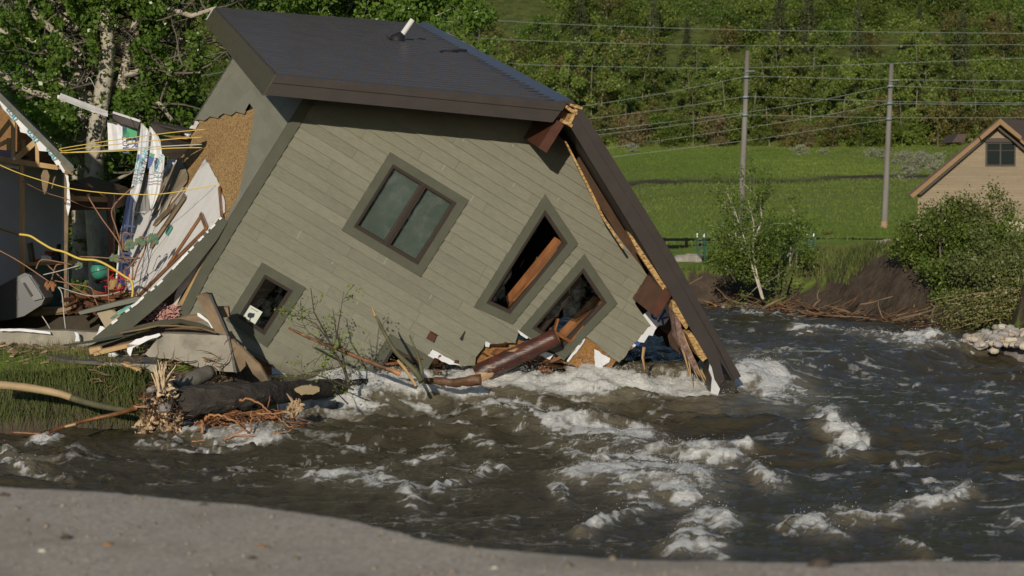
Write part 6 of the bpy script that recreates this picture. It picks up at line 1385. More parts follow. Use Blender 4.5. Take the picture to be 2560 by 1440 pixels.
# ================================================================ THE BANK AND ITS WRECKAGE
def slab(name, label, m, pts, z, th, cat, group=None, zs=None):
    mb = MB(); P = [at(x, y, z if zs is None else zs[i]) for i, (x, y) in enumerate(pts)]; mb.prism(P, np.array(th, float)); return tag(mb.build(name, m), label, cat, group)
def build_bank():
    conc = mat('concrete', (.33, .305, .25), (.25, .23, .19), 3, .9, .5, 18, c3=(.12, .10, .08), c3scale=2, c3lo=.55, c3hi=.75)
    rg = random.Random(21)
    slab('concrete_wall', 'low concrete foundation wall below the ruined house', conc, jag([(-60, 826), (60, 824), (200, 829), (262, 832), (270, 866), (180, 874), (60, 868), (-60, 876)], 1, 30, rg, True), 33.2, (0, .35, 0), 'foundation')
    mb = MB(); fr, bk = [(404, 834), (566, 838), (575, 870), (588, 930), (520, 926), (440, 900), (372, 892), (362, 885)], None
    P = [at(x, y, 31.0) for x, y in jag(fr, .8, 20, rg, True)]; mb.prism(P, np.array([.02, .5, .03])); mb.build
    o = mb.build('concrete_block', conc); tag(o, 'big grey concrete block under the tilted corner of the house', 'foundation')
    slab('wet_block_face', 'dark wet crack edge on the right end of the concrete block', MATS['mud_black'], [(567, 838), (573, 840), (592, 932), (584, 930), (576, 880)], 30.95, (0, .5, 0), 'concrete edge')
    slab('asphalt_slab', 'thin strip of broken asphalt path on top of the left bank', mat('old_asphalt', (.12, .11, .10), (.08, .075, .07), 8, .9, .6, 40), [(108, 886), (250, 888), (394, 893), (394, 912), (330, 908), (262, 905), (170, 900)], 30.6, (0, 0, -.05), 'pavement', zs=[31.2, 31.1, 31.0, 30.2, 30.2, 30.2, 30.4])
    slab('concrete_edge', 'concrete kerb edge under the asphalt strip', conc, [(262, 906), (330, 909), (393, 912), (392, 931), (330, 926), (266, 914)], 30.15, (0, .3, 0), 'kerb')
    slab('plastic_sheet', 'white plastic strip along the top of the foundation wall', M_wrap, jag([(0, 822), (60, 822), (125, 830), (127, 836), (60, 829), (0, 828)], 1, 12, rg, True), 33.1, (0, .05, 0), 'plastic sheet')
    slab('plastic_sheet', 'crumpled white plastic at the end of the foundation wall', M_wrap, jag([(250, 815), (262, 820), (268, 826), (255, 835), (240, 842), (246, 828)], 2, 6, rg, True), 32.6, (0, .05, 0), 'plastic sheet')
    slab('plastic_sheet', 'white plastic scrap hanging over the foundation wall', M_wrap, jag([(186, 830), (194, 832), (200, 852), (188, 854), (190, 842)], 1.5, 6, rg, True), 33.0, (0, .02, 0), 'plastic sheet')
    slab('plastic_sheet', 'long white plastic curling down beside the concrete block', M_wrap, jag([(398, 833), (402, 838), (360, 856), (332, 870), (326, 892), (318, 880), (318, 862), (340, 848)], 1.5, 10, rg, True), 30.9, (0, .03, 0), 'plastic sheet')
    slab('plastic_scrap', 'small white scrap on the path near the curling plastic', M_wrap, jag([(270, 884), (285, 882), (294, 888), (285, 894), (272, 892)], 1, 6, rg, True), 30.7, (0, .1, 0), 'plastic scrap')
    slab('white_scrap', 'white painted board scrap stuck in the planks near the block', M_wrap, [(493, 782), (500, 784), (536, 812), (530, 822), (520, 806), (494, 790)], 31.3, (0, .03, 0), 'board')
    def board(label, m, pts, z, th=.05, name='broken_board'): return slab(name, label, m, jag(pts, .8, 25, rg, True), z, (0.01, th, .02), 'board', 'broken boards by the tilted house')
    ol = M_trim; sd = mat('olive_board', (.105, .095, .06), (.075, .062, .04), 4, .6)
    # curved heap of siding that slid off
    def arc(label, m, top, bot, z, name='bent_siding'):
        mb = MB()
        for i in range(len(top)-1):
            a, b_, c, d = at(*top[i], z), at(*top[i+1], z), at(*bot[i+1], z-.12), at(*bot[i], z-.12)
            for oo in (np.zeros(3), YV*.03): mb.quad([a+oo, b_+oo, c+oo, d+oo])
            mb.quad([a, b_, b_+YV*.03, a+YV*.03]); mb.quad([d, c, c+YV*.03, d+YV*.03])
        return tag(mb.build(name, m), label, 'siding', 'bent siding boards')
    arc('long olive siding board bent in an arch over the concrete, uppermost', sd, [(215, 868), (280, 838), (340, 815), (400, 800), (450, 797), (500, 808), (545, 828)], [(222, 880), (285, 852), (345, 830), (400, 814), (450, 808), (500, 820), (545, 836)], 31.2)
    arc('dark arched siding board just below the uppermost one', mat('brown_board', (.10, .065, .035), (.15, .10, .055), 3, .7), [(212, 880), (290, 852), (350, 832), (410, 818), (470, 812), (540, 830)], [(220, 892), (290, 868), (350, 852), (410, 838), (470, 836), (545, 838)], 31.35)
    arc('flat long strip of siding reaching left over the weeds', ol, [(157, 862), (220, 852), (290, 838), (340, 826)], [(160, 866), (225, 858), (295, 845), (340, 835)], 31.1)
    arc('pale split edge on the arched siding', M_lum, [(300, 831), (350, 822), (395, 812)], [(300, 834), (350, 826), (395, 816)], 31.0)
    arc('second pale split edge on the arched siding', M_lum, [(390, 813), (440, 812), (500, 818), (540, 830)], [(390, 816), (440, 816), (500, 822), (540, 834)], 30.95)
    board('olive board poking out to the left above the debris', ol, [(195, 780), (340, 742), (352, 745), (345, 754), (200, 787)], 32.3)
    board('brown panel standing under the olive board', M_paperb, [(236, 772), (262, 765), (300, 790), (310, 830), (268, 828)], 32.4, .03)
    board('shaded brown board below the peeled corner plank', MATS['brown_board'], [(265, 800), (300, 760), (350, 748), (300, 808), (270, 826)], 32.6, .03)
    board('green edged board under the peeled corner plank', mat('teal_edge', (.08, .30, .22), rough=.6), [(275, 795), (340, 752), (345, 756), (280, 800)], 32.4, .02)
    board('white rimmed plaster board behind the peeled plank', M_dry, [(268, 802), (276, 792), (342, 748), (346, 751), (285, 796), (272, 815), (271, 830), (266, 826)], 32.5, .02)
    board('thick weathered plank standing up beside the small window', M_luml, [(491, 740), (515, 733), (524, 738), (568, 838), (540, 832), (520, 800)], 31.1, .07)
    board('short dark block board behind the upright plank', M_luml, [(522, 770), (570, 768), (573, 792), (540, 797)], 31.5, .08)
    board('black strip standing for the shaded edge of the upright plank', M_black, [(520, 735), (528, 736), (572, 838), (567, 838)], 31.05, .06)  # shade along the plank's edge, laid on as a black strip
    board('tan board lying above the arched siding', M_luml, [(430, 800), (470, 790), (500, 788), (520, 800), (470, 808)], 31.4, .04)
    board('long board under the arch pointing at the grass', M_lum, [(232, 880), (320, 860), (345, 862), (260, 884), (236, 890)], 30.9, .05)
    board('tan plank leaning below the house corner, left one', M_luml, [(574, 850), (585, 852), (613, 892), (614, 915), (600, 930), (586, 890)], 31.0, .04)
    board('tan plank slanting down to the log, right one', M_luml, [(590, 860), (605, 870), (650, 915), (676, 962), (660, 960), (632, 935), (608, 890)], 30.95, .04)
    board('broken tan stick lying on the bank grass', M_lum, [(240, 920), (262, 910), (264, 912), (245, 922)], 30.0, .04)
    board('splintered tan slab beside the root plate', M_lum, [(305, 908), (318, 909), (350, 925), (352, 934), (340, 934), (318, 920)], 29.9, .05)
    board('narrow tan board end by the concrete block', M_lum, [(222, 872), (250, 868), (255, 878), (225, 886)], 30.9, .05)
    # driftwood log with its root plate
    bark = mat('black_bark', (.045, .038, .03), (.022, .018, .015), 5, .85, 1.0, 9, stretch=(.25, 1, 1), c3=(.07, .06, .05), c3scale=9, bdist=.09)
    bare = mat('bare_wood', (.30, .24, .13), (.22, .165, .09), 4, .75, .3, 8, stretch=(.3, 1, 1)); root_w = mat('root_wood', (.52, .38, .24), (.36, .24, .13), 9, .75, .7, 16, tone=.35); root_o = mat('wet_root', (.24, .10, .035), (.11, .05, .022), 7, .45, .4, 14, tone=.5)
    pts = [(430, 1008, 29.0, .20), (480, 1004, 29.0, .235), (560, 995, 29.2, .22), (640, 987, 29.5, .19), (740, 977, 30.4, .16), (830, 971, 31.6, .13), (930, 965, 32.5, .11), (1010, 960, 32.9, .09), (1070, 957, 33.0, .05)]
    t = thing('driftwood_log', 'long black barked log lying in the water before the house', 'log', at(600, 1000, 29.3)); rr = random.Random(4)
    P = []; Rr = []
    for i in range(len(pts)-1):
        for f in np.linspace(0, 1, 7)[:-1]: a, b_ = pts[i], pts[i+1]; P.append(at(a[0]+(b_[0]-a[0])*f, a[1]+(b_[1]-a[1])*f+rr.uniform(-1.5, 1.5), a[2]+(b_[2]-a[2])*f)); Rr.append(a[3]+(b_[3]-a[3])*f)
    mb = MB(); mb.tube(P, [r*rr.uniform(.92, 1.08) for r in Rr], 26, rough=.10, rng=rr); mb.build('bark', bark, t, True)
    for x0, x1, yc, h_, m in [(495, 545, 1000, 13, bare), (735, 800, 975, 13, bare), (528, 550, 988, 3, M_lum)]:
        mb = MB(); n = 12; zz = 28.95 if x0 < 600 else 30.0
        pl = [at(x0+(x1-x0)*f, yc - h_*math.sin(math.pi*f)**.5*(1 if k == 0 else -1) + rr.uniform(-3, 3), zz - (.0 if x0 < 600 else .02)) for k, fs in ((0, np.linspace(.02, .98, n)), (1, np.linspace(.98, .02, n))) for f in fs]
        mb.prism(pl, YV*.10); mb.build('bare_patch', m, t)
    t = thing('root_plate', 'torn root plate with pale splayed splinters at the end of the log', 'roots', at(400, 1040, 28.8)); rn = np.random.default_rng(6)
    def fan(name, m, n, cx, cy, z_, a0, a1, l0, l1, r0, wig=.25, sp=8, tone=1):
        mb = MB()
        for k in range(n):
            a = math.radians(rn.uniform(a0, a1)); L_ = rn.uniform(l0, l1); p = at(cx+rn.uniform(-sp, sp), cy+rn.uniform(-sp, sp), z_+rn.uniform(-.1, .15)); d = np.array([math.cos(a), rn.uniform(-.35, .1), math.sin(a)]); pt = [p]
            for i in range(6): d = nrm(d+rn.normal(0, wig, 3)); pt.append(pt[-1]+d*L_/6)
            mb.tube(pt, [r0*rn.uniform(.6, 1.3)*(1-.85*i/6)+.002 for i in range(7)], 6, rn.random())
        return mb.build(name, m, t, True)
    fan('pale_splinter', mat('pale_splinters', (.62, .49, .33), (.48, .36, .22), 12, .8, .5, 20, tone=.2), 26, 402, 985, 28.7, 80, 100, .28, .52, .028, .06, 8)
    fan('pale_splinter', MATS['pale_splinters'], 16, 408, 965, 28.7, 40, 88, .18, .42, .02, .16, 7)
    fan('pale_splinter', MATS['pale_splinters'], 14, 418, 978, 28.65, -40, 60, .06, .2, .035, .5, 9)
    fan('root', root_w, 30, 395, 1025, 28.7, -120, 190, .1, .36, .03, .5, 22); fan('root', root_w, 26, 370, 1060, 28.6, -140, 20, .08, .25, .035, .6, 20); fan('root', root_w, 26, 425, 1060, 28.65, -130, 30, .1, .28, .026, .6, 26)
    fan('fine_root', MATS['bark_dark'] if 'bark_dark' in MATS else mat('dark_root', (.07, .045, .03), (.03, .02, .015), 8, .8), 70, 405, 1020, 28.6, -170, 190, .08, .3, .010, .5, 40); fan('fine_root', root_o, 60, 400, 1050, 28.7, -170, 10, .08, .42, .008, .5, 45); fan('fine_root', root_o, 40, 380, 1010, 28.8, 120, 240, .1, .35, .007, .5, 30)
    mb = MB()
    for cx, cy, r, z_ in [(400, 1010, .24, 29.0), (382, 1040, .16, 28.85), (425, 1045, .18, 28.85), (362, 1062, .12, 28.7), (415, 1070, .12, 28.75)]:
        lo = []
        for k in range(9):
            th = math.pi*(k+.01)/8.02-math.pi/2; lo.append([at(cx, cy, z_)+np.array([math.cos(a)*math.cos(th), math.sin(a)*math.cos(th), math.sin(th)])*r*rn.uniform(.75, 1.25) for a in np.linspace(0, 6.283, 15)[:-1]])
        mb.loft(lo)
    mb.build('root_burl', mat('burl', (.30, .21, .12), (.10, .07, .045), 7, .9, 1.0, 12, bdist=.06), t, True)
    for (x, y, r, lab) in [(412, 1020, .085, 'grey stone caught high in the root plate'), (378, 975, .05, 'small grey stone caught at the top of the root plate')]:
        mb = MB(); lo = []
        for k in range(7):
            th = math.pi*(k+.02)/6.04-math.pi/2; lo.append([at(x, y, 28.55)+np.array([math.cos(a)*math.cos(th)*1.3, math.sin(a)*math.cos(th), math.sin(th)*.9])*r*rn.uniform(.9, 1.1) for a in np.linspace(0, 6.283, 11)[:-1]])
        mb.loft(lo); tag(mb.build('stone', mat('grey_stone', (.24, .22, .21), (.17, .16, .15), 9, .8) if x == 412 else MATS['grey_stone'], smooth=True), lab, 'stone')
    # wet root mass in the water
    t = thing('root_mass', 'tangled orange roots lying in the shallow water before the log', 'roots', at(600, 1075, 28))
    mb = MB()
    for k in range(240):
        cx, cy = rn.uniform(490, 700), rn.uniform(1040, 1098); z_ = 3.4*FPX/(cy-500) - .1; z_ = min(z_, 29.2); p = at(cx, cy-rn.uniform(0, 18), z_); d = nrm(np.array([rn.choice([-1, 1])*1., rn.uniform(-.4, .3), rn.uniform(-.1, .25)])); pt = [p]; L_ = rn.uniform(.2, .75)
        for i in range(7): d = nrm(d+rn.normal(0, .22, 3)+np.array([0, 0, -.09])); pt.append(pt[-1]+d*L_/7)
        mb.tube(pt, [.016*rn.uniform(.25, 1.2)*(1-.7*i/7)+.002 for i in range(8)], 6, rn.random())
    mb.build('root', root_o, t, True)
    mb = MB()
    for pl, r in [([(505, 1085), (505, 1055), (525, 1038), (560, 1040), (600, 1062), (625, 1090)], .032), ([(595, 1003), (625, 996), (660, 1018), (690, 1040), (715, 1062), (740, 1075)], .022), ([(520, 1100), (580, 1092), (640, 1088), (700, 1080), (738, 1074)], .022), ([(625, 1078), (628, 1050), (627, 1020)], .018), ([(640, 1035), (690, 1035), (715, 1030)], .02), ([(465, 1110), (520, 1098), (560, 1096)], .016)]:
        pp = []
        for (xa, ya), (xb, yb) in zip(pl[:-1], pl[1:]):
            for f in np.linspace(0, 1, 7)[:-1]: pp.append(at(xa+(xb-xa)*f+rn.uniform(-3, 3), ya+(yb-ya)*f+rn.uniform(-3, 3), 28.6 if ya < 1060 else 28.2))
        mb.tube(pp, [r*.85*(1-.6*i/len(pp))*rn.uniform(.8, 1.2) for i in range(len(pp))], 8, rng=random.Random(1), rough=.15)
    mb.build('main_root', mat('main_root_wood', (.36, .17, .06), (.24, .10, .035), 6, .5, .5, 12), t, True)
    mb = MB(); 
    for k in range(40):
        p = at(738+rn.uniform(-14, 14), 1020+rn.uniform(-12, 12), 29.2); d = rn.normal(size=3); mb.tube([p, p+d*.04, p+d*.07+rn.normal(0, .02, 3)], [.03, .025, .008], 5, rn.random())
    tag(mb.build('knobbly_driftwood', root_w, None, True), 'round tan root knob at the waterline right of the roots', 'driftwood')
    # other sticks and logs
    def stick(name, label, m, pts, rad, z_, cat, leaves=None, seg=10, rough=.05):
        zz = z_ if hasattr(z_, '__len__') else [z_]*len(pts); P = [at(x, y, q) for (x, y), q in zip(pts, zz)]; Q = []; R_ = []
        for i in range(len(P)-1):
            p0, p1, p2, p3 = P[max(0, i-1)], P[i], P[i+1], P[min(len(P)-1, i+2)]
            for t_ in np.linspace(0, 1, 5)[:-1]: Q.append(.5*((2*p1)+(-p0+p2)*t_+(2*p0-5*p1+4*p2-p3)*t_**2+(-p0+3*p1-3*p2+p3)*t_**3)); R_.append(rad[0]+(rad[1]-rad[0])*(i+t_)/(len(P)-1))
        Q.append(P[-1]); R_.append(rad[1]); mb = MB(); mb.tube(Q, R_, seg, rough=rough, rng=random.Random(3)); return tag(mb.build(name, m, None, True), label, cat)
    tan_b = mat('peeled_branch', (.42, .31, .17), (.33, .23, .12), 4, .7, .3, 9); mossy = mat('mossy_branch', (.12, .11, .055), (.07, .07, .035), 6, .8, .4)
    stick('fallen_branch', 'thick pale peeled branch lying across the left bank', tan_b, [(-30, 960), (60, 968), (140, 982), (178, 994)], (.062, .052), 28.6, 'branch')
    stick('fallen_branch', 'mossy green end of the pale branch running into the roots', mossy, [(176, 994), (230, 1010), (290, 1022), (345, 1028)], (.05, .038), [28.6, 28.6, 28.7, 28.8], 'branch')
    stick('fallen_branch', 'dark root sloping down from the roots to the water at left', root_o, [(340, 1020), (290, 1035), (220, 1050), (150, 1070), (118, 1085)], (.035, .02), [28.7, 28.5, 28.4, 28.2, 28.0], 'branch')
    stick('fallen_branch', 'short orange stick at the waterline, far left', root_o, [(30, 1081), (70, 1083), (102, 1086)], (.018, .028), 28.3, 'branch')
    stick('fallen_branch', 'orange wet piece of root on the dark root', tan_b, [(162, 1067), (190, 1060)], (.016, .022), 28.1, 'branch')
    stick('grey_log', 'short grey log jammed behind the root plate', mat('grey_log', (.16, .145, .12), (.10, .09, .075), 5, .9, .6), [(440, 975), (480, 950), (525, 930)], (.15, .11), [29.6, 29.8, 30.1], 'log', seg=16)
    stick('small_log', 'brown broken log end floating in the foam below the window', mat('float_log', (.085, .04, .02), (.14, .075, .035), 6, .6, .8, 9), [(1062, 952), (1095, 953), (1130, 957), (1165, 953), (1203, 950)], (.045, .085), [32.0, 32.1, 32.1, 32.2, 32.2], 'log', seg=14, rough=.28)
    t = thing('red_log', 'peeled dark red log jutting out of the broken window into the water', 'log', at(1300, 880, 34)); A = H(*fw(1392, 842, .3), .3); B = at(1190, 938, 33.7); mb = MB(); n = 14
    mb.tube([A+(B-A)*i/n for i in range(n+1)], [(.150+.02*i/n)*(1+.04*math.sin(i*1.7)) for i in range(n+1)], 20, rough=.035, rng=random.Random(5)); mb.build('trunk', mat('red_wood', (.085, .026, .016), (.035, .013, .010), 7, .42, .7, 12, c3=(.40, .26, .14), c3scale=2.2, c3lo=.57, c3hi=.61, stretch=(.35, 1, 1)), t, True)
    mb = MB(); mb.tube([A+(A-B)*.001, A-(B-A)*.012], [.142, .12], 20); mb.build('cut_end', mat('cut_end', (.38, .24, .11), (.16, .09, .04), 8, .8, .6), t)
    stick('broken_pole', 'green barked pole with a pale snapped top leaning before the house', mossy, [(1055, 955), (1035, 925), (990, 880), (962, 835), (945, 800), (935, 785)], (.048, .016), [31.2, 31.3, 31.4, 31.5, 31.6, 31.6], 'pole')
    stick('pole_tip', 'pale snapped tip of the leaning green pole', M_lum, [(938, 790), (930, 768)], (.024, .006), 31.6, 'splinter')
    stick('split_stick', 'pale split stick standing in the foam beside the green pole', M_lum, [(1040, 965), (1018, 930), (994, 900)], (.024, .022), 31.1, 'stick', rough=.3)
    stick('split_stick', 'thin green forked stick right of the leaning pole', mossy, [(1056, 935), (1048, 900), (1035, 865), (1024, 838)], (.03, .01), 31.3, 'stick')
    stick('split_branch', 'long brown branch with orange stripped end leaning over the wall', mat('stripped', (.26, .10, .03), (.06, .035, .022), 3, .6, .4, c3=(.42, .2, .07), c3scale=2), [(1002, 935), (950, 915), (900, 895), (830, 868), (780, 848), (722, 820)], (.038, .018), [31.2, 31.2, 31.3, 31.4, 31.5, 31.6], 'branch', rough=.2)
    # twiggy saplings in front of the wall
    dk = mat('twig_bark', (.06, .045, .03), (.035, .028, .02), 5, .8); L_tw = leafmat('twig_leaf', (.09, .13, .02), (.28, .34, .07), .4); Zs = 31.0
    leafy('twiggy_sapling', 'dark twiggy sapling with few yellow green leaves before the house wall', 'sapling', at(868, 975, Zs), [([at(872, 970, Zs), at(862, 925, Zs), at(835, 880, Zs), at(812, 830, Zs), at(785, 780, Zs), at(777, 720, Zs)], .028),
        ([at(862, 925, Zs), at(855, 880, Zs), at(840, 830, Zs), at(832, 770, Zs)], .02), ([at(835, 880, Zs), at(800, 850, Zs), at(770, 830, Zs), at(748, 790, Zs)], .012), ([at(835, 870, Zs), at(790, 810, Zs), at(750, 790, Zs), at(724, 792, Zs)], .012), ([at(840, 850, Zs), at(850, 790, Zs), at(860, 725, Zs)], .012),
        ([at(858, 915, Zs), at(820, 925, Zs), at(780, 930, Zs), at(742, 940, Zs)], .012), ([at(850, 900, Zs), at(810, 880, Zs), at(790, 905, Zs), at(775, 945, Zs)], .010)], 430, .055, L_tw, dk, 81, .05, length=.35, kids=2, tone=(.2, 1), wander=.3)
    leafy('bare_branch', 'leafless dark branch arching over the log left of the sapling', 'branch', at(870, 975, 30.6), [([at(885, 975, 30.6), at(830, 950, 30.6), at(790, 938, 30.7), at(745, 950, 30.8)], .014), ([at(870, 1010, 30.2), at(845, 985, 30.3), at(818, 930, 30.5)], .013)], 60, .05, L_tw, dk, 82, .04, length=.3, kids=2)
    # dark soil clods and litter on the bank
    mb = MB()
    for k in range(420):
        x, y = rn.uniform(-9, -3.7), rn.uniform(30.3, 35); z_ = ghs(x, y) if k % 4 == 0 else z_ ; p = np.array([x, y, ghs(x, y)+.02]); a = rn.uniform(0, 3.14); L_ = rn.uniform(.05, .35); q = p+np.array([math.cos(a)*L_, math.sin(a)*L_, rn.uniform(0, .06)]); mb.bar(p, q, rn.uniform(.01, .08), rn.uniform(.01, .03), (0, 0, 1), rn.random())
    tag(mb.build('splinter_litter', mat('litter', (.34, .25, .15), (.16, .11, .07), 5, .85, tone=.5)), 'scattered splinters and wood chips on the left bank', 'litter', kind='stuff')
    mb = MB()
    for k in range(150):                                  # thin roots over the raw soil
        x = rn.uniform(-6.3, -4.4); y = np.interp(x, [-6.3, -5.6, -4.4], [29.35, 29.8, 31.0])+rn.uniform(-.1, .5); p = np.array([x, y, rn.uniform(.35, 1.0)]); pt = [p]; d = nrm(rn.normal(size=3)*(1, .3, .6)+(0.3, -.3, -.2))
        for i in range(5): d = nrm(d+rn.normal(0, .3, 3)); pt.append(pt[-1]+d*rn.uniform(.04, .11))
        mb.tube(pt, [.008, .008, .007, .006, .004, .002], 4, rn.random())
    tag(mb.build('bank_roots', mat('fine_bank_root', (.24, .15, .08), (.12, .08, .045), 5, .85, tone=.4)), 'mat of fine roots hanging from the raw bank by the block', 'roots', kind='stuff')
# ================================================================ THE FAR SIDE
def build_far():
    M_pole = mat('pole_wood', (.15, .135, .118), (.215, .20, .18), 2, .9, .6, 9, stretch=(1, 1, .12)); M_ins = mat('insulator', (.18, .25, .29), rough=.4)
    poles = [((1851, 575), (1869, 127), 95, [192, 242, 287], 1, 'nearer left utility pole behind the young aspens'), ((2210, 572), (2229, 160), 97, [215, 258, 297], 2, 'right utility pole standing in the meadow beside the tan house')]
    for (b0, t0, z, ys, k, lab) in poles:
        B = onland(*b0, 85); z = B[1]; T = at(t0[0], t0[1], z); t = thing('utility_pole', lab, 'utility pole', B, 'utility poles'); mb = MB(); mb.tube([B-np.array([0, 0, .5]), (B+T)/2, T], [.145, .12, .09], 12); mb.build('pole', M_pole, t, True)
        mb = MB(); mb.tube([B-np.array([0, 0, .2]), B+(T-B)*.045], [.15, .148], 12)
        if k == 2: mb.build('pole_foot', mat('raw_foot', (.42, .27, .17), (.3, .2, .13), 4, .9), t, True)
        for y in ys:
            x = b0[0]+(t0[0]-b0[0])*(b0[1]-y)/(b0[1]-t0[1]); p = at(x, y, z-.2); mb = MB(); mb.tube([p-np.array([.13, 0, 0]), p-np.array([.05, 0, 0]), p+np.array([.05, 0, 0]), p+np.array([.13, 0, 0])], [.03, .055, .055, .03], 8); mb.build('insulator', M_ins, t, True)
            if y == ys[0]: mb = MB(); p2 = at(x, y-14, z-.2); mb.bar(p2-np.array([.02, 0, 0]), p2+np.array([.35, 0, .02]), .025, .025); mb.build('bracket', M_ins, t)
    M_wire = mat('power_cable', (.19, .22, .20), rough=.6)
    wires = [([(1440, 268), (1664, 232), (1864, 191)], 95, 'first'), ([(1465, 298), (1660, 273), (1859, 242)], 95, ''), ([(1480, 339), (1680, 315), (1862, 287)], 95, ''), ([(1871, 190), (2226, 199), (2590, 202)], 95.3, ''), ([(1871, 241), (2226, 253), (2590, 258)], 95.3, ''), ([(1864, 287), (2220, 294), (2590, 294)], 95.3, ''),
             ([(2226, 215), (2040, 252), (1862, 281), (1487, 327)], 97, ''), ([(2221, 258), (2050, 290), (1867, 319), (1510, 372)], 97, ''), ([(2219, 298), (2040, 325), (1867, 351), (1525, 393)], 97, ''), ([(2232, 215), (2590, 228)], 97, ''), ([(2225, 259), (2590, 262)], 97, ''),
             ([(1050, 38), (1400, 60), (1886, 75), (2590, 84)], 130, ''), ([(1130, 92), (1400, 104), (1886, 114), (2590, 111)], 130, ''), ([(1270, 157), (1400, 164), (1886, 169), (2590, 144)], 130, ''), ([(372, 228), (470, 196), (556, 180), (640, 160)], 80, ''), ([(400, 276), (470, 260), (520, 247), (600, 230)], 80, ''), ([(455, 155), (525, 138), (592, 123), (660, 110)], 80, '')]
    desc = ['upper wire running left and down from the left pole', 'middle wire running left and down from the left pole', 'lowest wire running left and down from the left pole', 'upper wire between the two poles and on to the right', 'middle wire between the two poles and on to the right', 'lowest wire between the two poles and on to the right',
            'uppermost wire of the right pole crossing behind the left pole', 'middle wire of the right pole crossing behind the left pole', 'lowest wire of the right pole crossing behind the left pole', 'short upper wire right of the right pole', 'short lower wire right of the right pole',
            'highest long wire across the wooded hill', 'second long wire across the wooded hill, above the pole tops', 'third long wire across the wooded hill, just above the right pole', 'middle wire meeting the tilted house at its left side', 'lowest wire meeting the tilted house at its left side', 'top wire meeting the tilted house at its left eave']
    for (pl, z, _), lab in zip(wires, desc):
        mb = MB(); P = [at(x, y, z) for x, y in pl]; Q = []
        for i in range(len(P)-1):
            p0, p1, p2, p3 = P[max(0, i-1)], P[i], P[i+1], P[min(len(P)-1, i+2)]
            for t_ in np.linspace(0, 1, 9)[:-1]: Q.append(.5*((2*p1)+(-p0+p2)*t_+(2*p0-5*p1+4*p2-p3)*t_**2+(-p0+3*p1-3*p2+p3)*t_**3))
        Q.append(P[-1]); mb.tube(Q, .0095*z/80, 5); tag(mb.build('power_line', M_wire), lab, 'power line', 'power lines')
    # ---- tan house
    z = 73.0; t = thing('tan_house', 'tan gabled house with brown roof and stone base on the far bank', 'house', (at(2430, 612, z)[0], z, 1.6))
    M_tan = siding_mat('tan_siding', (.25, .195, .132), (.28, .22, .15)); M_tr = mat('rake_tan', (.20, .115, .045), (.24, .14, .06), 3, .6); M_trd = mat('rake_dark', (.045, .032, .024), rough=.6); M_sh = mat('shingle', (.065, .045, .04), (.10, .07, .06), 18, .9, .6, 30)
    Pt = lambda x, y, dy=0: at(x, y, z)+YV*dy
    o = at(2297, 612, z); rg = random.Random(3); sc_ = z/FPX; FN = lambda a, b, o_: np.array([o[0]+a, o[1]-o_, o[2]+b]); ab = lambda x, y: ((x-2297)*sc_, (612-y)*sc_)
    wall = [ab(2297, 612), ab(2690, 612), ab(2690, 480), ab(2488, 312), ab(2297, 472)]; mb = MB(); siding(mb, [ab(2297, 550), ab(2690, 550)]+wall[2:], [[ab(2462, 357), ab(2535, 357), ab(2535, 415), ab(2462, 415)]], FN, .105, 0, rg, lap=.014, blen=8); mb.build('front_wall', M_tan, t)
    mb = MB(); mb.prism([FN(0, 0, 0), FN(0, 1.9, 0), FN(7.4, 1.9, -9), FN(7.4, 0, -9)], (-.05, 0, 0)); mb.build('side_wall', M_tan, t)
    mb = MB(); rr = random.Random(7); y = 614; xs0 = 2296
    while y > 551:
        h_ = rr.uniform(10, 17); h_ = min(h_, y-550); x = xs0-rr.uniform(0, 20)
        while x < 2700:
            w_ = rr.uniform(14, 34); d_ = rr.uniform(.02, .09); mb.prism([Pt(x+.8, y-.7, -d_), Pt(x+w_-.8, y-.7, -d_), Pt(x+w_-.8, y-h_+.7, -d_), Pt(x+.8, y-h_+.7, -d_)], YV*.12, rr.random()); x += w_
        y -= h_
    mb.build('stone_base', mat('sandstone', (.42, .33, .20), (.34, .28, .21), 2, .85, .5, 12, tone=.35, c3=(.44, .38, .30), c3scale=.9, c3lo=.5, c3hi=.52), t)
    mb = MB(); mb.prism([Pt(2285, 611, -.02), Pt(2700, 611, -.02), Pt(2700, 552, -.02), Pt(2295, 552, -.02)], YV*.1); mb.build('mortar', mat('mortar', (.22, .19, .15), rough=.9), t)
    # roof planes with overhang, running back
    def rakes(off, pl, pr, dep, m, name):
        mb = MB(); (x0, y0), (xp, yp) = pl; (x1, y1) = pr; mb.prism([Pt(x0, y0, -off), Pt(xp, yp, -off), Pt(xp, yp+15, -off), Pt(x0+8, y0+9, -off)], YV*dep); mb.prism([Pt(xp, yp, -off), Pt(x1, y1, -off), Pt(x1-8, y1+9, -off), Pt(xp, yp+15, -off)], YV*dep); mb.build(name, m, t)
    mb = MB(); a, p_, b_ = (2263, 484), (2487, 298), (2720, 490)
    mb.prism([Pt(*a, -.55), Pt(*p_, -.55), Pt(p_[0], p_[1]+7, -.55), Pt(a[0]+2, a[1]+6, -.55)], (9, 11, 0)); mb.prism([Pt(*p_, -.55), Pt(*b_, -.55), Pt(b_[0], b_[1]+7, -.55), Pt(p_[0], p_[1]+7, -.55)], (9, 11, 0)); mb.build('roof', M_sh, t)
    mb = MB()
    for s_, (a1, a2) in ((1, ((2267, 488), (2487, 303))), (-1, ((2487, 303), (2718, 494)))):
        mb.prism([Pt(a1[0], a1[1]+0, -.6), Pt(a2[0], a2[1]+0, -.6), Pt(a2[0], a2[1]+12, -.6), Pt(a1[0], a1[1]+12, -.6)] if 0 else [Pt(*a1, -.6), Pt(*a2, -.6), Pt(a2[0], a2[1]+13, -.6), Pt(a1[0]+(8 if s_ == 1 else 0), a1[1]+7, -.6)], YV*.06)
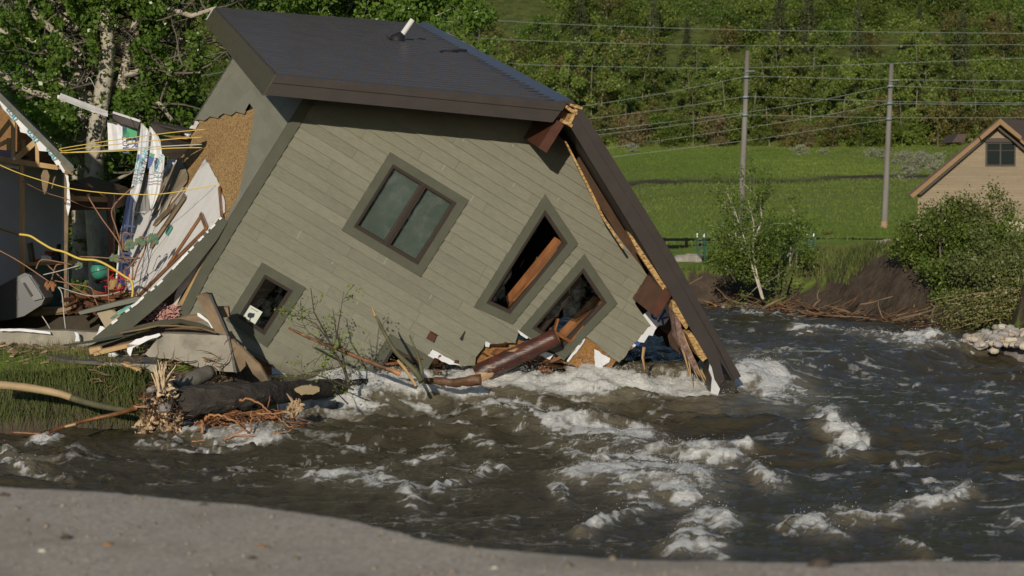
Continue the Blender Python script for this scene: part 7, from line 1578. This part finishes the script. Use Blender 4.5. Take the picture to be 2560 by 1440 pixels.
    mb.build('rake_board', M_tr, t)
    mb = MB()
    mb.prism([Pt(2284, 487, -.5), Pt(2487, 317, -.5), Pt(2487, 323, -.5), Pt(2296, 486, -.5)], YV*.5); mb.prism([Pt(2487, 317, -.5), Pt(2700, 492, -.5), Pt(2690, 492, -.5), Pt(2487, 323, -.5)], YV*.5); mb.build('soffit', M_trd, t)
    mb = MB(); mb.prism([Pt(2436, 343, -.85), Pt(2487, 299, -.85), Pt(2487, 313, -.85), Pt(2440, 352, -.85)], YV*.3); mb.prism([Pt(2487, 299, -.85), Pt(2540, 343, -.85), Pt(2536, 352, -.85), Pt(2487, 313, -.85)], YV*.3); mb.build('upper_rake', M_tr, t)
    mb = MB(); mb.prism([Pt(2426, 330, 2), Pt(2410, 352, 2), Pt(2440, 352, 2), Pt(2450, 330, 2)], YV*2); mb.build('rear_roof', M_sh, t)
    mb = MB(); ring(mb, [ab(2461, 355), ab(2536, 355), ab(2536, 416), ab(2461, 416)], [ab(2465, 360), ab(2532, 360), ab(2532, 412), ab(2465, 412)], FN, -.05, .05); mb.prism([FN(*ab(2496, 360), .04), FN(*ab(2500, 360), .04), FN(*ab(2500, 412), .04), FN(*ab(2496, 412), .04)], YV*.05)
    for xx in (2465, 2500): mb.prism([FN(*ab(xx, 376), .02), FN(*ab(xx+32, 376), .02), FN(*ab(xx+32, 377.5), .02), FN(*ab(xx, 377.5), .02)], YV*.02)
    wn = mb.build('window', M_trd, t); mb = MB(); mb.prism([FN(*ab(2464, 359), .0), FN(*ab(2533, 359), .0), FN(*ab(2533, 413), .0), FN(*ab(2464, 413), .0)], YV*.01)
    gm = bpy.data.materials.new('dark_glass'); gm.use_nodes = True; bs = gm.node_tree.nodes['Principled BSDF']; bs.inputs['Base Color'].default_value = (.012, .018, .02, 1); bs.inputs['Roughness'].default_value = .15; bs.inputs['Specular IOR Level'].default_value = .15; mb.build('pane', gm, wn)
    mb = MB(); mb.prism([FN(*ab(2455, 346), .12), FN(*ab(2541, 346), .12), FN(*ab(2538, 356), .12), FN(*ab(2459, 356), .12)], YV*.12); mb.build('window_head', M_trd, wn)
    # ---- black rail fence
    t = thing('rail_fence', 'black two rail fence along the lawn below the meadow', 'fence', (10, 77, 1.5)); mb = MB(); Mb = mat('black_paint', (.008, .009, .009), rough=.85, spec=.1); zf = 76
    zg = lambda x: at(x, 600, zf)
    for y0, y1 in ((599, 600), (616, 617)): mb.bar(at(1640, y0, zf), at(2330, y1, zf), .04, .11, (0, 0, 1))
    mb.build('rail', Mb, t)
    for x in (1716, 1880, 2045, 2131, 2300, 1660):
        mb = MB(); mb.bar(at(x, 635, zf-.04), at(x, 594, zf-.04), .11, .11, YV); mb.build('post', Mb, t)
    # wire cages with green stakes
    M_cage = mat('cage_wire', (.10, .17, .14), rough=.5); M_st = mat('stake_green', (.02, .09, .07), rough=.5)
    for x, y0, y1, wd, lab in [(1752, 650, 575, 14, 'round wire cage on green stakes around the small dark conifer'), (2026, 645, 575, 16, 'faint wire cage on green stakes beside the young spruce')]:
        t = thing('plant_cage', lab, 'wire cage', at(x, y0, 63)); mb = MB()
        for k in range(9):
            a = 2*math.pi*k/9; p = at(x, y0-6, 63)+np.array([math.cos(a)*.18, math.sin(a)*.18, 0]); mb.tube([p, p+np.array([0, 0, .85])], .004, 3)
        for hh in np.linspace(.1, .85, 7): c = at(x, y0-6, 63)+np.array([0, 0, hh]); mb.tube([c+np.array([math.cos(a)*.18, math.sin(a)*.18, 0]) for a in np.linspace(0, 6.283, 13)], .004, 3)
        mb.build('wire_mesh', M_cage, t)
        for dx in (-8, 9): mb = MB(); p = at(x+dx, y0+4, 62.8); q = at(x+dx-1, y1+18, 62.8); mb.bar(p, q, .03, .03); s_ = mb.build('stake', M_st, t); mb = MB(); mb.bar(q, q+np.array([0, 0, .12]), .035, .035); mb.build('stake_tip', M_white, s_)
    # ---- boulders, garden wall
    def boulder(name, lab, p, r, m, seed, cat, group=None, sq=(1.3, 1, .8)):
        rr = np.random.default_rng(seed); lo = []; K = rr.normal(0, 1, (4, 3))
        for k in range(8):
            th = math.pi*(k+.02)/7.04-math.pi/2; row = []
            for a in np.linspace(0, 6.283, 13)[:-1]:
                d = np.array([math.cos(a)*math.cos(th), math.sin(a)*math.cos(th), math.sin(th)]); f = 1+.13*math.sin(3*d@K[0]+1)+.09*math.sin(5*d@K[1]); row.append(p+d*r*f*np.array(sq))
            lo.append(row)
        mb = MB(); mb.loft(lo); return tag(mb.build(name, m, None, True), lab, cat, group)
    M_rock = mat('white_rock', (.36, .33, .29), (.22, .20, .17), 4, .85, .6, 14, c3=(.30, .20, .13), c3scale=3, c3lo=.6, c3hi=.72); Ms = [M_rock, mat('rock_grey', (.42, .40, .38), (.27, .26, .26), 5, .85, .5, 14), mat('rock_rust', (.44, .33, .24), (.30, .22, .17), 5, .85, .5, 14), mat('rock_tan', (.56, .50, .40), (.42, .36, .28), 5, .85, .5, 14)]
    for i, (x, y, r, lab) in enumerate([(1700, 650, .20, 'leftmost pale boulder on the gravel strip'), (1718, 654, .22, 'low pale boulder in the middle of the gravel group'), (1731, 650, .24, 'tallest pale boulder of the gravel group'), (1835, 650, .26, 'pale boulder just left of the leaning aspen'), (1848, 643, .2, 'pale stone behind the leaning aspen'), (1936, 645, .2, 'pale stone right of the leaning aspen'), (2203, 608, .16, 'left pale stone on the dry stone kerb'), (2217, 607, .16, 'right pale stone on the dry stone kerb')]):
        boulder('boulder', lab, at(x, y, 61 if i < 6 else 66), r, M_rock, 200+i, 'boulder', 'pale boulders in the far garden')
    t = thing('stone_kerb', 'low dry stone kerb left of the big willow', 'stone wall', at(2210, 625, 66)); mb = MB(); rr = random.Random(4)
    for k in range(60):
        x = rr.uniform(2178, 2270); y = rr.uniform(615, 626); p = at(x, y, 66+rr.uniform(-.1, .1)); mb.prism([p+np.array(v) for v in ((-.1, 0, -.04), (.1, 0, -.04), (.09, 0, .04), (-.09, 0, .04))], YV*.2, rr.random())
    mb.build('stones', mat('kerb_stone', (.36, .33, .28), (.26, .24, .2), 4, .9, tone=.4), t); mb = MB(); mb.prism([at(2176, 612, 66), at(2272, 612, 66), at(2272, 615, 66), at(2176, 615, 66)], YV*.4); mb.build('cap_stone', M_rock, t)
    # ---- bank of white rocks at the right edge of the water
    rn = np.random.default_rng(14); n = 0
    for k in range(200):
        x = rn.uniform(2416, 2600); lim = np.clip((x-2412)/60, .15, 1); f = .55 + (rn.random()-.55)*lim; zz = 43.0 - 2.0*f; hh = .60 - .22*f; y = 500 + (CAMH-hh)*FPX/zz; p = at(x, y, zz)+rn.normal(0, .05, 3); r = .04+rn.random()**2*.075; row = 'lower row' if f > .66 else 'middle row' if f > .33 else 'upper row'; mi = int(rn.choice([0, 1, 2, 3], p=[.4, .25, .12, .23])); cn = ['white', 'grey', 'rusty', 'tan'][mi]; side = 'near the tip of the bar' if x < 2460 else 'mid bar' if x < 2520 else 'at the photo edge'
        boulder('river_rock', '%s rounded rock, %s of the rock bar, %s' % (cn, row, side), p, r, Ms[mi], 300+k, 'rock', 'pale rocks of the bar at the right edge', (1.25, 1, .8))
    # ---- driftwood and roots along the far waterline
    M_r1 = mat('drift_tan', (.21, .15, .085), (.12, .085, .05), 5, .8, tone=.3); M_r2 = mat('drift_orange', (.17, .075, .03), (.07, .038, .02), 5, .6, tone=.4)
    t = thing('driftwood_tangle', 'tangle of tan and orange driftwood along the far waterline', 'driftwood', at(1960, 770, 50))
    for m, n_, seed in ((M_r1, 60, 1), (M_r2, 140, 2)):
        mb = MB(); r2 = np.random.default_rng(seed)
        for k in range(n_):
            x = r2.uniform(1720, 2440) if k % 3 else r2.uniform(1900, 2100); yl = np.interp(x, [1700, 1770, 1900, 2000, 2200, 2430], [762, 768, 775, 787, 802, 828]); zz = (CAMH-WL)*FPX/(yl-500)*1.0; p = at(x, yl-r2.exponential(9 if m is M_r1 else 5)-1, zz+.1)
            d = nrm(np.array([r2.choice([-1, 1]), r2.uniform(-.3, .3), r2.uniform(-.2, .45)])); pt = [p]; L_ = r2.uniform(.3, 1.1)
            for i in range(5): d = nrm(d+r2.normal(0, .2, 3)); pt.append(pt[-1]+d*L_/5)
            for q in pt: q[2] = max(q[2], WL+.0)
            mb.tube(pt, [.02*r2.uniform(.3, 1.1)*(1-.6*i/5)+.003 for i in range(6)], 5, r2.random())
        mb.build('drift_root', m, t, True)
    for nm, pl, r, lab in [('driftwood_branch', [(2230, 802), (2300, 785), (2340, 772)], .035, 'pale forked branch on the far waterline below the willow'), ('driftwood_branch', [(2330, 800), (2332, 780), (2338, 768), (2325, 758)], .03, 'bent pale root standing at the far waterline'), ('driftwood_branch', [(1905, 772), (1930, 758), (1965, 742)], .045, 'thick tan driftwood piece under the leaning aspen'),
                           ('driftwood_branch', [(2030, 770), (2040, 758), (2052, 748)], .03, 'short tan driftwood stub right of the aspen'), ('driftwood_branch', [(1720, 712), (1757, 692)], .03, 'bare grey stick on the dark bank beside the tilted roof'), ('driftwood_branch', [(2045, 750), (2043, 735), (2050, 722)], .02, 'thin upright stick before the dirt slope')]:
        mb = MB(); mb.tube([at(x, y, 51.5 if x < 2100 else 47.5) for x, y in pl], [r, r*.85, r*.6, r*.4][:len(pl)], 7, rough=.1, rng=random.Random(2)); tag(mb.build(nm, M_r1, None, True), lab, 'driftwood')
# ================================================================ BUILD
build_ground(); build_water(); build_road(); build_grass()
build_house(); build_ruin(); build_bank(); build_far()
build_hill(); build_cottonwoods(); build_far_plants()
